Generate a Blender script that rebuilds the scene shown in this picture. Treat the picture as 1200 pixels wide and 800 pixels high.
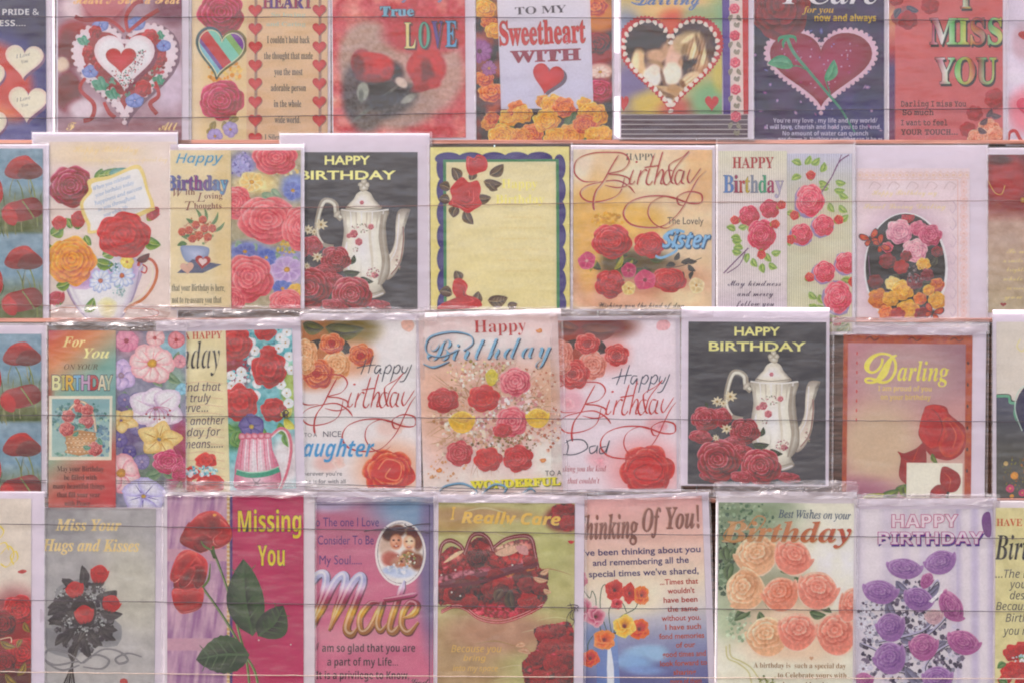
import bpy, bmesh, math, os, random
import numpy as np
from math import sin, cos, pi, radians
from mathutils import Vector

# ------------------------------------------------------------------ camera, world, sun, exposure
scene = bpy.context.scene
for o in list(bpy.data.objects):
    bpy.data.objects.remove(o)
COL = scene.collection
PENDING = []                                   # objects are linked together at the end: keeps lettering fast
FOCAL = 85.0
DIST = 1.2 * FOCAL / 36.0                      # frame is 1.2 m wide at the plane of the cards
cam_data = bpy.data.cameras.new('camera')
cam_data.lens = FOCAL
cam_data.sensor_width = 36.0
cam_data.clip_start = 0.05
cam_data.clip_end = 100.0
cam = bpy.data.objects.new('camera', cam_data)
cam.location = (0.0, -DIST, 0.0)
cam.rotation_euler = (radians(90), 0, 0)
COL.objects.link(cam)
scene.camera = cam

SUN_EL, SUN_AZ = radians(48), radians(205)      # azimuth clockwise from +Y
world = bpy.data.worlds.new('World')
scene.world = world
world.use_nodes = True
wn = world.node_tree
bg = wn.nodes['Background']
sky = wn.nodes.new('ShaderNodeTexSky')
sky.sky_type = 'NISHITA'
sky.sun_disc = False
sky.sun_elevation = SUN_EL
sky.sun_rotation = SUN_AZ
sky.dust_density = 3.0
sky.air_density = 1.0
wn.links.new(sky.outputs['Color'], bg.inputs['Color'])
bg.inputs['Strength'].default_value = 0.12
sun_data = bpy.data.lights.new('sun', 'SUN')
sun_data.energy = 1.5
sun_data.angle = radians(11)
sun_data.color = (1.0, 0.93, 0.86)
sun = bpy.data.objects.new('sun', sun_data)
sd = Vector((sin(SUN_AZ) * cos(SUN_EL), cos(SUN_AZ) * cos(SUN_EL), sin(SUN_EL)))
sun.rotation_euler = sd.to_track_quat('Z', 'Y').to_euler()
COL.objects.link(sun)
scene.view_settings.view_transform = 'Standard'
scene.view_settings.look = 'None'
scene.view_settings.gamma = 1.0
scene.view_settings.use_curve_mapping = False
scene.view_settings.exposure = 1.36
scene.cycles.transparent_max_bounces = 16
scene.cycles.max_bounces = 6
scene.cycles.filter_width = 2.0

# ------------------------------------------------------------------ colour helpers
# base colours are noted as they look behind the milky film and turned into ink reflectance here
FILM_VEIL = np.array([0.093, 0.083, 0.086])
PAPER_GAIN = np.array([0.72, 0.66, 0.69])

def hexc(h):
    if isinstance(h, str):
        h = h.lstrip('#')
        return np.array([int(h[i:i + 2], 16) / 255 for i in (0, 2, 4)])
    return np.array(h, dtype=float)

def lin(c):
    c = np.asarray(c, dtype=float)
    return np.where(c <= 0.04045, c / 12.92, ((np.maximum(c, 0) + 0.055) / 1.055) ** 2.4)

def ink(c):
    """colour (sRGB 0..1, any shape (...,3)) -> reflectance"""
    c = np.asarray(c, dtype=float)
    c = c + (c @ np.array([0.3, 0.59, 0.11]))[..., None] * 0.04 - c * 0.04
    return np.clip((lin(c) - FILM_VEIL) / PAPER_GAIN, 0.022, 0.86)

def mix(a, b, t):
    a, b = hexc(a), hexc(b)
    t = np.asarray(t, dtype=float)
    if t.ndim:
        t = t[..., None]
    return a * (1 - t) + b * t

def px(x, y, depth=0.0):
    """point in the plane `depth` metres in front of the board"""
    k = (DIST - depth) / DIST
    return Vector(((x - 600) * 0.001 * k, -depth, (400 - y) * 0.001 * k))

def hash2(ix, iy, seed):
    n = (ix * 374761393 + iy * 668265263 + seed * 974711 + 1013) & 0x7fffffff
    n = ((n ^ (n >> 13)) * 1274126177) & 0x7fffffff
    return ((n ^ (n >> 16)) & 0xffff) / 65535.0

def noise(x, y, s, seed=0):
    x = np.asarray(x) / s
    y = np.asarray(y) / s
    ix = np.floor(x).astype(np.int64)
    iy = np.floor(y).astype(np.int64)
    fx, fy = x - ix, y - iy
    fx = fx * fx * (3 - 2 * fx)
    fy = fy * fy * (3 - 2 * fy)
    a = hash2(ix, iy, seed); b = hash2(ix + 1, iy, seed)
    c = hash2(ix, iy + 1, seed); d = hash2(ix + 1, iy + 1, seed)
    return (a * (1 - fx) + b * fx) * (1 - fy) + (c * (1 - fx) + d * fx) * fy

def fbm(x, y, s, seed=0, n=3):
    t, amp, tot = 0, 1.0, 0
    for i in range(n):
        t = t + amp * noise(x, y, s / 2 ** i, seed + i * 17)
        tot += amp
        amp *= 0.55
    return t / tot

# ------------------------------------------------------------------ materials
def new_mat(name):
    m = bpy.data.materials.new(name)
    m.use_nodes = True
    return m, m.node_tree, m.node_tree.nodes['Principled BSDF']

def print_material(name, rough, metallic=0.0, spec=0.15, grain=(420, 0.94, 1.05)):
    m, nt, p = new_mat(name)
    at = nt.nodes.new('ShaderNodeVertexColor'); at.layer_name = 'Col'
    tc = nt.nodes.new('ShaderNodeTexCoord')
    n1 = nt.nodes.new('ShaderNodeTexNoise'); n1.inputs['Scale'].default_value = grain[0]; n1.inputs['Detail'].default_value = 3
    n2 = nt.nodes.new('ShaderNodeTexNoise'); n2.inputs['Scale'].default_value = 38; n2.inputs['Detail'].default_value = 4
    geo = nt.nodes.new('ShaderNodeNewGeometry')
    for n in (n1, n2):
        nt.links.new(geo.outputs['Position'], n.inputs['Vector'])
    r1 = nt.nodes.new('ShaderNodeMapRange'); r1.inputs['From Min'].default_value = 0.3; r1.inputs['From Max'].default_value = 0.7
    r1.inputs['To Min'].default_value = grain[1]; r1.inputs['To Max'].default_value = grain[2]
    r2 = nt.nodes.new('ShaderNodeMapRange'); r2.inputs['From Min'].default_value = 0.3; r2.inputs['From Max'].default_value = 0.7
    r2.inputs['To Min'].default_value = 0.965; r2.inputs['To Max'].default_value = 1.03
    nt.links.new(n1.outputs['Fac'], r1.inputs['Value']); nt.links.new(n2.outputs['Fac'], r2.inputs['Value'])
    mu = nt.nodes.new('ShaderNodeMath'); mu.operation = 'MULTIPLY'
    nt.links.new(r1.outputs[0], mu.inputs[0]); nt.links.new(r2.outputs[0], mu.inputs[1])
    vm = nt.nodes.new('ShaderNodeVectorMath'); vm.operation = 'SCALE'
    nt.links.new(at.outputs['Color'], vm.inputs[0]); nt.links.new(mu.outputs[0], vm.inputs['Scale'])
    nt.links.new(vm.outputs[0], p.inputs['Base Color'])
    p.inputs['Roughness'].default_value = rough
    p.inputs['Metallic'].default_value = metallic
    p.inputs['Specular IOR Level'].default_value = spec
    return m

M_PRINT = print_material('printed_card', 0.55)
M_FLOWER = print_material('printed_flower', 0.55, grain=(330, 0.84, 1.16))     # brushy, uneven ink of the painted flowers
M_FOIL = print_material('printed_foil', 0.38, 0.35, 0.5)

def plain_material(name, c, rough, scale, amp, bump=0.0, stretch=(1, 1, 1), c2=None):
    m, nt, p = new_mat(name)
    geo = nt.nodes.new('ShaderNodeNewGeometry')
    mp = nt.nodes.new('ShaderNodeMapping'); mp.inputs['Scale'].default_value = stretch
    n = nt.nodes.new('ShaderNodeTexNoise'); n.inputs['Scale'].default_value = scale; n.inputs['Detail'].default_value = 6
    nt.links.new(geo.outputs['Position'], mp.inputs['Vector']); nt.links.new(mp.outputs[0], n.inputs['Vector'])
    cr = nt.nodes.new('ShaderNodeValToRGB')
    a = np.array(c) * (1 - amp)
    b = np.array(c2 if c2 is not None else c) * (1 + amp)
    cr.color_ramp.elements[0].position = 0.3; cr.color_ramp.elements[1].position = 0.7
    cr.color_ramp.elements[0].color = (*a, 1); cr.color_ramp.elements[1].color = (*np.clip(b, 0, 0.95), 1)
    nt.links.new(n.outputs['Fac'], cr.inputs['Fac']); nt.links.new(cr.outputs['Color'], p.inputs['Base Color'])
    p.inputs['Roughness'].default_value = rough
    if bump:
        bn = nt.nodes.new('ShaderNodeBump'); bn.inputs['Strength'].default_value = bump; bn.inputs['Distance'].default_value = 0.001
        nt.links.new(n.outputs['Fac'], bn.inputs['Height']); nt.links.new(bn.outputs[0], p.inputs['Normal'])
    return m

M_ENV = plain_material('envelope_paper', (0.80, 0.72, 0.80), 0.7, 60, 0.03, 0.05)
M_ENVW = plain_material('envelope_cream', (0.80, 0.73, 0.75), 0.7, 60, 0.03, 0.05)
M_WOOD = plain_material('rack_wood', (0.15, 0.065, 0.045), 0.7, 30, 0.5, 0.4, (1, 1, 9), (0.27, 0.14, 0.095))
M_LEDGE = plain_material('ledge_wood', (0.27, 0.09, 0.06), 0.6, 40, 0.3, 0.3, (0.3, 1, 6), (0.36, 0.16, 0.12))
M_STRING = plain_material('dark_cord', (0.045, 0.03, 0.04), 0.7, 900, 0.5, 0.3)
M_STRING2 = plain_material('brown_cord', (0.16, 0.07, 0.06), 0.7, 900, 0.4, 0.3)
M_STRING3 = plain_material('pale_cord', (0.45, 0.33, 0.27), 0.7, 900, 0.4, 0.3)

def film_material(name, milky, gloss, bump, tint=(0.97, 0.955, 0.96), creased=False):
    m = bpy.data.materials.new(name); m.use_nodes = True
    nt = m.node_tree; nt.nodes.clear()
    out = nt.nodes.new('ShaderNodeOutputMaterial')
    tr = nt.nodes.new('ShaderNodeBsdfTransparent'); tr.inputs[0].default_value = (*tint, 1)
    df = nt.nodes.new('ShaderNodeBsdfDiffuse'); df.inputs[0].default_value = (0.86, 0.78, 0.82, 1)
    gl = nt.nodes.new('ShaderNodeBsdfGlossy'); gl.inputs['Roughness'].default_value = 0.22
    gl.inputs[0].default_value = (1, 0.95, 0.97, 1)
    geo = nt.nodes.new('ShaderNodeNewGeometry')
    mp = nt.nodes.new('ShaderNodeMapping'); mp.inputs['Scale'].default_value = (1.0, 1.0, 2.2)
    nz = nt.nodes.new('ShaderNodeTexNoise'); nz.inputs['Scale'].default_value = 26; nz.inputs['Detail'].default_value = 5 if creased else 2
    nz.inputs['Distortion'].default_value = 0.8 if creased else 0.0
    nt.links.new(geo.outputs['Position'], mp.inputs[0]); nt.links.new(mp.outputs[0], nz.inputs['Vector'])
    bn = nt.nodes.new('ShaderNodeBump'); bn.inputs['Strength'].default_value = bump; bn.inputs['Distance'].default_value = 0.004
    nt.links.new(nz.outputs['Fac'], bn.inputs['Height'])
    if creased:
        vo = nt.nodes.new('ShaderNodeTexVoronoi'); vo.feature = 'DISTANCE_TO_EDGE'; vo.inputs['Scale'].default_value = 17
        dn = nt.nodes.new('ShaderNodeVectorMath'); dn.operation = 'MULTIPLY_ADD'; dn.inputs[1].default_value = (0.06, 0.06, 0.06)
        nt.links.new(nz.outputs['Color'], dn.inputs[0]); nt.links.new(mp.outputs[0], dn.inputs[2]); nt.links.new(dn.outputs[0], vo.inputs['Vector'])
        rv = nt.nodes.new('ShaderNodeMapRange'); rv.inputs['From Max'].default_value = 0.035; rv.inputs['To Min'].default_value = 1.0; rv.inputs['To Max'].default_value = 0.0
        nt.links.new(vo.outputs['Distance'], rv.inputs['Value'])
        b2 = nt.nodes.new('ShaderNodeBump'); b2.inputs['Strength'].default_value = min(1.0, bump * 1.6); b2.inputs['Distance'].default_value = 0.0006
        nt.links.new(rv.outputs[0], b2.inputs['Height']); nt.links.new(bn.outputs[0], b2.inputs['Normal'])
        nt.links.new(b2.outputs[0], gl.inputs['Normal'])
    else:
        nt.links.new(bn.outputs[0], gl.inputs['Normal'])
    fr = nt.nodes.new('ShaderNodeFresnel'); fr.inputs['IOR'].default_value = 1.45
    ml = nt.nodes.new('ShaderNodeMath'); ml.operation = 'MULTIPLY'; ml.inputs[1].default_value = gloss
    nt.links.new(fr.outputs[0], ml.inputs[0])
    # milkiness is uneven: rubbed, folded patches
    rg = nt.nodes.new('ShaderNodeMapRange'); rg.inputs['From Min'].default_value = 0.35; rg.inputs['From Max'].default_value = 0.7
    rg.inputs['To Min'].default_value = milky * 0.8; rg.inputs['To Max'].default_value = milky * 1.25
    nt.links.new(nz.outputs['Fac'], rg.inputs['Value'])
    m1 = nt.nodes.new('ShaderNodeMixShader'); m2 = nt.nodes.new('ShaderNodeMixShader')
    nt.links.new(rg.outputs[0], m1.inputs[0]); nt.links.new(tr.outputs[0], m1.inputs[1]); nt.links.new(df.outputs[0], m1.inputs[2])
    nt.links.new(ml.outputs[0], m2.inputs[0]); nt.links.new(m1.outputs[0], m2.inputs[1]); nt.links.new(gl.outputs[0], m2.inputs[2])
    nt.links.new(m2.outputs[0], out.inputs[0])
    return m

M_FILM = film_material('clear_film', 0.032, 0.95, 0.5)
M_SEAM = film_material('film_seam', 0.10, 1.6, 0.8)
M_FLAP = film_material('creased_film', 0.08, 2.0, 0.9, creased=True)

# ------------------------------------------------------------------ mesh helpers
def add_mesh(name, verts, faces, mats, parent=None, cols=None, loc=None, fmat=None, smooth=False):
    me = bpy.data.meshes.new(name)
    me.from_pydata([tuple(v) for v in verts], [], faces)
    for m in (mats if isinstance(mats, (list, tuple)) else [mats]):
        me.materials.append(m)
    if cols is not None:
        a = me.color_attributes.new('Col', 'FLOAT_COLOR', 'POINT')
        buf = np.ones((len(verts), 4), dtype=np.float32)
        buf[:, :3] = cols
        a.data.foreach_set('color', buf.ravel())
    if fmat is not None:
        me.polygons.foreach_set('material_index', fmat)
    if smooth:
        me.polygons.foreach_set('use_smooth', [True] * len(me.polygons))
    o = bpy.data.objects.new(name, me)
    PENDING.append(o)
    if parent is not None:
        o.parent = parent
    if loc is not None:
        o.location = loc
    return o

def box_data(x0, y0, z0, x1, y1, z1):
    v = [(x0, y0, z0), (x1, y0, z0), (x1, y1, z0), (x0, y1, z0), (x0, y0, z1), (x1, y0, z1), (x1, y1, z1), (x0, y1, z1)]
    f = [(0, 3, 2, 1), (4, 5, 6, 7), (0, 1, 5, 4), (1, 2, 6, 5), (2, 3, 7, 6), (3, 0, 4, 7)]
    return v, f

def spline(pts, n=6, closed=False):
    P = [np.array(p, float) for p in pts]
    out = []
    m = len(P)
    rng = range(m if closed else m - 1)
    for i in rng:
        if closed:
            p0, p1, p2, p3 = P[(i - 1) % m], P[i], P[(i + 1) % m], P[(i + 2) % m]
        else:
            p0, p1, p2, p3 = P[max(i - 1, 0)], P[i], P[i + 1], P[min(i + 2, m - 1)]
        for k in range(n):
            t = k / n
            out.append(0.5 * (2 * p1 + (p2 - p0) * t + (2 * p0 - 5 * p1 + 4 * p2 - p3) * t * t + (3 * p1 - 3 * p2 + p3 - p0) * t ** 3))
    if not closed:
        out.append(P[-1])
    return out

# lettering comes from the built-in font and its mathematical alphabets
ALPH = {'serif': (0x1D400, 0x1D41A), 'italic': (0x1D434, 0x1D44E), 'bolditalic': (0x1D468, 0x1D482), 'script': (0x1D4D0, 0x1D4EA),
        'sansbold': (0x1D5D4, 0x1D5EE), 'sansitalic': (0x1D608, 0x1D622), 'sansbolditalic': (0x1D63C, 0x1D656), 'sans': None,
        'slab': (0x1D670, 0x1D68A), 'fraktur': (0x1D56C, 0x1D586)}

def styled(t, k):
    if not ALPH[k]:
        return t
    A, a = ALPH[k]
    o = ''
    for c in t:
        if 'A' <= c <= 'Z':
            c = chr(A + ord(c) - 65)
        elif 'a' <= c <= 'z':
            c = 'ℎ' if (k == 'italic' and c == 'h') else chr(a + ord(c) - 97)
        o += c
    return o

try:                                           # Blender's own bundled alphabet, opened directly because it is much quicker
    MATH_FONT = bpy.data.fonts.load(os.path.join(bpy.utils.system_resource('DATAFILES'), 'fonts', 'NotoSansMath-Regular.woff2'))
except Exception:                              # otherwise Blender finds the same letters by itself
    MATH_FONT = None
_atlas = {}
GLYPHS = "ABCDEFGHIJKLMNOPQRSTUVWXYZabcdefghijklmnopqrstuvwxyz'.,!&/-"
def glyph_atlas(style, offset):
    """every letter once, one per line and followed by a bar that gives its advance"""
    key = (style, round(offset, 3))
    if key in _atlas:
        return _atlas[key]
    cu = bpy.data.curves.new('lettering', 'FONT')
    chars = ['', ' '] + list(GLYPHS)
    cu.body = '\n'.join(styled(c, style) + '|' for c in chars)
    if MATH_FONT and ALPH[style]:
        cu.font = MATH_FONT
    cu.resolution_u = 3
    big = 1.5 if (MATH_FONT and ALPH[style]) else 1.0     # that font comes out smaller when opened directly
    cu.offset = offset / big
    cu.space_line = 4.0
    ob = bpy.data.objects.new('lettering', cu)
    COL.objects.link(ob)
    dg = bpy.context.evaluated_depsgraph_get()
    me = bpy.data.meshes.new_from_object(ob.evaluated_get(dg))
    v = np.empty(len(me.vertices) * 3); me.vertices.foreach_get('co', v)
    v = v.reshape(-1, 3)[:, :2]
    faces = [tuple(p.vertices) for p in me.polygons]
    bpy.data.objects.remove(ob); bpy.data.curves.remove(cu); bpy.data.meshes.remove(me)
    par = list(range(len(v)))
    def find(a):
        while par[a] != a:
            par[a] = par[par[a]]; a = par[a]
        return a
    for f in faces:
        for q in f[1:]:
            par[find(q)] = find(f[0])
    isl = {}
    for f in faces:
        isl.setdefault(find(f[0]), []).append(f)
    step = 4.0
    lines = {}
    for fs in isl.values():
        ids = sorted({q for f in fs for q in f})
        P = v[ids]
        yc = (P[:, 1].min() + P[:, 1].max()) / 2
        k = int(round((0.28 - yc) / step))
        lines.setdefault(k, []).append((P[:, 0].min(), (P[:, 0].min() + P[:, 0].max()) / 2, ids, fs))
    out = {}
    bar0 = lines[0][0][1]
    for k, ch in enumerate(chars):
        L = sorted(lines[k], key=lambda t: t[0])
        adv = L[-1][1] - bar0
        V, F = [], []
        for (_, _, ids, fs) in L[:-1]:
            m = {q: len(V) + n for n, q in enumerate(ids)}
            V.extend((v[q][0], v[q][1] + k * step) for q in ids)
            F.extend(tuple(m[q] for q in f) for f in fs)
        out[ch] = (adv * big, np.array(V).reshape(-1, 2) * big, F)
    _atlas[key] = out
    return out

def text_mesh(s, style, offset):
    at = glyph_atlas(style, offset)
    x, V, F, n = 0.0, [], [], 0
    for ch in s:
        adv, gv, gf = at.get(ch, at['.'])
        if len(gv):
            V.append(gv + np.array([x, 0.0]))
            F.extend(tuple(q + n for q in f) for f in gf)
            n += len(gv)
        x += adv
    return (np.vstack(V) if V else np.zeros((0, 2))), F

EPS = 3e-6
_rs = random.Random(7)

FLOWERY = ('rose', 'flower', 'petal', 'foliage', 'leaf', 'poppy', 'basket', 'jug', 'sprig', 'butterfly')

class Card:
    """one greeting card: an Empty at its base > envelope, card_front (> printed pieces), sleeve"""
    def __init__(self, name, label, x0, y0, x1, y1, depth, rot=0.0, group='greeting cards pinned in rows by cords', cat='greeting card'):
        self.r = (x0, y0, x1, y1)
        self.clip = (x0, y0, x1, y1)
        self.cx, self.cy = (x0 + x1) / 2, (y0 + y1) / 2
        self.hb = (y1 - y0) / 2
        self.depth = depth
        ctr = px(self.cx, self.cy, depth)
        a = radians(rot)                       # positive = counter clockwise in the picture
        base = ctr + Vector((sin(a) * self.hb * 0.001, 0, -cos(a) * self.hb * 0.001))
        e = bpy.data.objects.new(name, None)
        e.empty_display_size = 0.02
        e.location = base
        e.rotation_euler = (radians(_rs.uniform(-0.25, 0.1)), -a, radians(_rs.uniform(-0.4, 0.4)))
        PENDING.append(e)
        e['label'] = label; e['category'] = cat; e['group'] = group
        self.root = e
        self.L = 0
        self.front = None
        self.open = None

    def loc(self, x, y):
        return ((x - self.cx) * 0.001, (self.cy + self.hb - y) * 0.001)

    def envelope(self, x0, y0, x1, y1, mat=None, r=0, back=0.0012):
        a, b = self.loc(x0, y1); c, d = self.loc(x1, y0)
        pts = []
        r *= 0.001
        for (qx, qz, a0) in ((c - r, d - r, 0), (a + r, d - r, 90), (a + r, b + r, 180), (c - r, b + r, 270)):
            if r == 0:
                pts.append((qx, qz)); continue
            for k in range(5):
                t = radians(a0 + k * 22.5)
                pts.append((qx + r * cos(t), qz + r * sin(t)))
        n = len(pts)
        v = [(p[0], back - 0.0003, p[1]) for p in pts] + [(p[0], back, p[1]) for p in pts]
        f = [tuple(range(n))[::-1], tuple(range(n, 2 * n))] + [(i, (i + 1) % n, n + (i + 1) % n, n + i) for i in range(n)]
        return add_mesh('envelope', v, f, mat or M_ENV, self.root)

    def panel(self, x0, y0, x1, y1, func, step=2.0, name='card_front', lift=0.0, border=None):
        """printed sheet: front face a painted grid, with thickness"""
        nx = max(2, int((x1 - x0) / step) + 1); ny = max(2, int((y1 - y0) / step) + 1)
        X, Y = np.meshgrid(np.linspace(x0, x1, nx), np.linspace(y0, y1, ny))
        if callable(func):
            c = func(X, Y)
        else:
            c = np.ones((ny, nx, 3)) * hexc(func)
        if border:
            bw, bc = border
            m = (X < x0 + bw) | (X > x1 - bw) | (Y < y0 + bw) | (Y > y1 - bw)
            c = np.where(m[..., None], hexc(bc), c)
        c = ink(np.clip(c, 0, 1)).reshape(-1, 3)
        yf = -lift - 0.0004
        V = np.stack([(X - self.cx) * 0.001, np.full_like(X, yf), (self.cy + self.hb - Y) * 0.001], -1).reshape(-1, 3)
        I = np.arange(nx * ny).reshape(ny, nx)
        F = np.stack([I[:-1, :-1], I[1:, :-1], I[1:, 1:], I[:-1, 1:]], -1).reshape(-1, 4)
        faces = [tuple(map(int, q)) for q in F]
        a, b = self.loc(x0, y1); cc, d = self.loc(x1, y0)
        n0 = len(V)
        extra = np.array([(a, yf, b), (cc, yf, b), (cc, yf, d), (a, yf, d), (a, yf + 0.0004, b), (cc, yf + 0.0004, b), (cc, yf + 0.0004, d), (a, yf + 0.0004, d)])
        V = np.vstack([V, extra])
        c = np.vstack([c, np.ones((8, 3)) * 0.6])
        for i in range(4):
            j = (i + 1) % 4
            faces.append((n0 + i, n0 + 4 + i, n0 + 4 + j, n0 + j))
        faces.append((n0 + 4, n0 + 7, n0 + 6, n0 + 5))
        o = add_mesh(name, V, faces, M_PRINT, self.root, c)
        self.front = o
        self.clip = (x0, y0, x1, y1)
        self.L = max(self.L, lift / EPS) + 3
        return o

    # ---- printed pieces
    def begin(self, name, mat=None):
        self.open = dict(name=name, v=[], f=[], c=[], n=0, mat=mat or (M_FLOWER if any(k in name for k in FLOWERY) else M_PRINT))

    def end(self):
        g, self.open = self.open, None
        if not g['v']:
            return None
        V = np.vstack(g['v']); Cc = np.vstack(g['c'])
        me_o = add_mesh(g['name'], V, g['f'], g['mat'], self.front, Cc)
        x0, y0, x1, y1 = self.clip
        a, b = self.loc(x0, y1); c, d = self.loc(x1, y0)
        if V[:, 0].min() < a or V[:, 0].max() > c or V[:, 2].min() < b or V[:, 2].max() > d:
            bm = bmesh.new(); bm.from_mesh(me_o.data)
            for co, no in (((a + 2e-4, 0, 0), (-1, 0, 0)), ((c - 2e-4, 0, 0), (1, 0, 0)), ((0, 0, b + 2e-4), (0, 0, -1)), ((0, 0, d - 2e-4), (0, 0, 1))):
                bmesh.ops.bisect_plane(bm, geom=bm.verts[:] + bm.edges[:] + bm.faces[:], plane_co=co, plane_no=no, clear_outer=True)
            bm.to_mesh(me_o.data); bm.free()
            if not me_o.data.vertices:
                PENDING.remove(me_o); bpy.data.objects.remove(me_o); return None
        return me_o

    def _auto(self, name):
        if self.open is None:
            self.begin(name); return True
        return False

    def put(self, P, F, cols, newlayer=True):
        if newlayer:
            self.L += 1
        g = self.open
        n = g['n']
        y = -0.0004 - self.L * EPS
        P = np.asarray(P, float)
        cols = np.asarray(cols, float)
        if cols.ndim == 1:
            cols = np.ones((len(P), 3)) * cols
        g['c'].append(ink(np.clip(cols, 0, 1)))
        g['v'].append(np.stack([(P[:, 0] - self.cx) * 0.001, np.full(len(P), y), (self.cy + self.hb - P[:, 1]) * 0.001], -1))
        g['f'].extend(tuple([int(k) + n for k in q]) for q in F)
        g['n'] = n + len(P)

    def poly(self, pts, col, name='printed_shape', n=0, newlayer=True):
        a = self._auto(name)
        if n:
            pts = spline(pts, n, True)
        P = np.array(pts, float)
        # flip to face the camera
        ar = np.sum(P[:, 0] * np.roll(P[:, 1], -1) - np.roll(P[:, 0], -1) * P[:, 1])
        if ar > 0:
            P = P[::-1]
        if callable(col):
            c = np.array([col(p[0], p[1]) for p in P])
        else:
            c = hexc(col)
        self.put(P, [tuple(range(len(P)))], c, newlayer)
        if a:
            return self.end()

    def fan(self, ctr, rim, cc, cr, mid=0.55, cm=None, name='printed_shape'):
        """centre colour, rim colour(s), one ring between"""
        a = self._auto(name)
        R = np.array(rim, float); n = len(R); ctr = np.array(ctr, float)
        M = ctr + (R - ctr) * mid
        cc = hexc(cc); cr = hexc(cr) if isinstance(cr, str) else np.asarray(cr, float)
        if cr.ndim == 1:
            cr = np.ones((n, 3)) * cr
        cmid = (cr * mid + cc * (1 - mid)) if cm is None else np.ones((n, 3)) * hexc(cm)
        P = np.vstack([ctr[None], M, R]); c = np.vstack([cc[None], cmid, cr])
        F = []
        for i in range(n):
            j = (i + 1) % n
            F.append((0, 1 + j, 1 + i)); F.append((1 + i, 1 + j, 1 + n + j, 1 + n + i))
        self.put(P, F, c)
        if a:
            return self.end()

    def blob(self, x, y, rx, ry, c_in, c_out=None, rot=0, n=14, wob=0.08, seed=1, name='printed_shape', mid=0.6):
        r = random.Random(seed * 31 + int(x * 7 + y))
        ph = [r.uniform(0, 6.28) for _ in range(3)]
        a = radians(rot)
        rim = []
        for i in range(n):
            t = 2 * pi * i / n
            k = 1 + wob * (sin(2 * t + ph[0]) * 0.5 + sin(3 * t + ph[1]) * 0.6 + sin(5 * t + ph[2]) * 0.5)
            u, v = rx * k * cos(t), ry * k * sin(t)
            rim.append((x + u * cos(a) - v * sin(a), y + u * sin(a) + v * cos(a)))
        return self.fan((x, y), rim, c_in, c_out if c_out is not None else c_in, mid, name=name)

    def stroke(self, pts, w, col, n=6, taper=(1, 1), name='printed_line', prof=None, col2=None):
        a = self._auto(name)
        S = np.array(spline(pts, n) if n > 1 else pts, float)
        T = np.gradient(S, axis=0)
        T /= np.maximum(np.linalg.norm(T, axis=1, keepdims=True), 1e-6)
        N = np.stack([-T[:, 1], T[:, 0]], -1)
        m = len(S)
        u = np.linspace(0, 1, m)
        if prof == 'nib':                     # broad pen held at 40 degrees
            W = w * (0.3 + 0.7 * np.abs(T[:, 0] * 0.64 + T[:, 1] * 0.77))
            W *= np.clip(np.minimum(u, 1 - u) * 12 + 0.25, 0, 1)
        else:
            W = w * np.interp(u, [0, 0.5, 1], [taper[0], 1, taper[1]])
        A = S + N * W[:, None] / 2; B = S - N * W[:, None] / 2
        P = np.vstack([A, B])
        F = [(i, m + i, m + i + 1, i + 1) for i in range(m - 1)]
        c = hexc(col)
        if col2 is not None:
            c = np.vstack([mix(col, col2, u), mix(col, col2, u)])
        # faces must look at the camera
        self.put(P, F, c)
        if a:
            return self.end()

    def text(self, s, x, y, w, size, style='sans', col='#333333', align='l', bold=0.0, shear=0.0, outline=None, ow=0.05,
             shadow=None, sh=(1, 1), rot=0, name='printed_lettering', mat=None, vs=1.0, arc=0.0):
        """baseline at y; w = width in picture units (None = natural)"""
        a = self.open is None
        if a:
            self.begin(name, mat)
        def one(off, colr, dx, dy):
            v, f = text_mesh(s, style, off)
            if len(v) == 0:
                return
            v0, _ = text_mesh(s, style, 0.0)
            lo, hi = v0[:, 0].min(), v0[:, 0].max()
            k = size if w is None else w / (hi - lo)
            W = (hi - lo) * k
            ox = x - {'l': 0, 'c': W / 2, 'r': W}[align]
            U = (v[:, 0] - lo) * k
            H = v[:, 1] * size * vs
            X = U + shear * H
            if arc:
                H = H + arc * (1 - (2 * U / W - 1) ** 2)
            ca, sa = cos(radians(rot)), sin(radians(rot))
            Xr = X * ca - H * sa; Hr = X * sa + H * ca
            P = np.stack([ox + Xr + dx, y - Hr + dy], -1)
            if callable(colr):
                c = np.array([colr(np.clip(uu / W, 0, 1), np.clip(hh / (size * vs * 0.72), -0.3, 1.1)) for uu, hh in zip(U, H)])
            else:
                c = hexc(colr)
            self.put(P, f, c)
        if shadow is not None:
            one(bold + (ow if outline is not None else 0), shadow, sh[0], sh[1])
        if outline is not None:
            one(bold + ow, outline, 0, 0)
        one(bold, col, 0, 0)
        if a:
            return self.end()

    def paint(self, outline, func, step=0.9, name='printed_picture', mat=None):
        """a small soft picture: colour grid cut to an outline"""
        a = self.open is None
        if a:
            self.begin(name, mat)
        O = np.array(outline, float)
        x0, y0 = O.min(0); x1, y1 = O.max(0)
        nx, ny = int((x1 - x0) / step) + 2, int((y1 - y0) / step) + 2
        X, Y = np.meshgrid(np.linspace(x0, x1, nx), np.linspace(y0, y1, ny))
        inside = np.zeros(X.shape, bool)
        for k in range(len(O)):
            ax, ay = O[k]; bx_, by = O[(k + 1) % len(O)]
            if ay == by:
                continue
            cr = ((ay > Y) != (by > Y)) & (X < (bx_ - ax) * (Y - ay) / (by - ay) + ax)
            inside ^= cr
        I = np.arange(nx * ny).reshape(ny, nx)
        ok = inside[:-1, :-1] | inside[1:, :-1] | inside[1:, 1:] | inside[:-1, 1:]
        F = np.stack([I[:-1, :-1], I[1:, :-1], I[1:, 1:], I[:-1, 1:]], -1)[ok]
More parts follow.
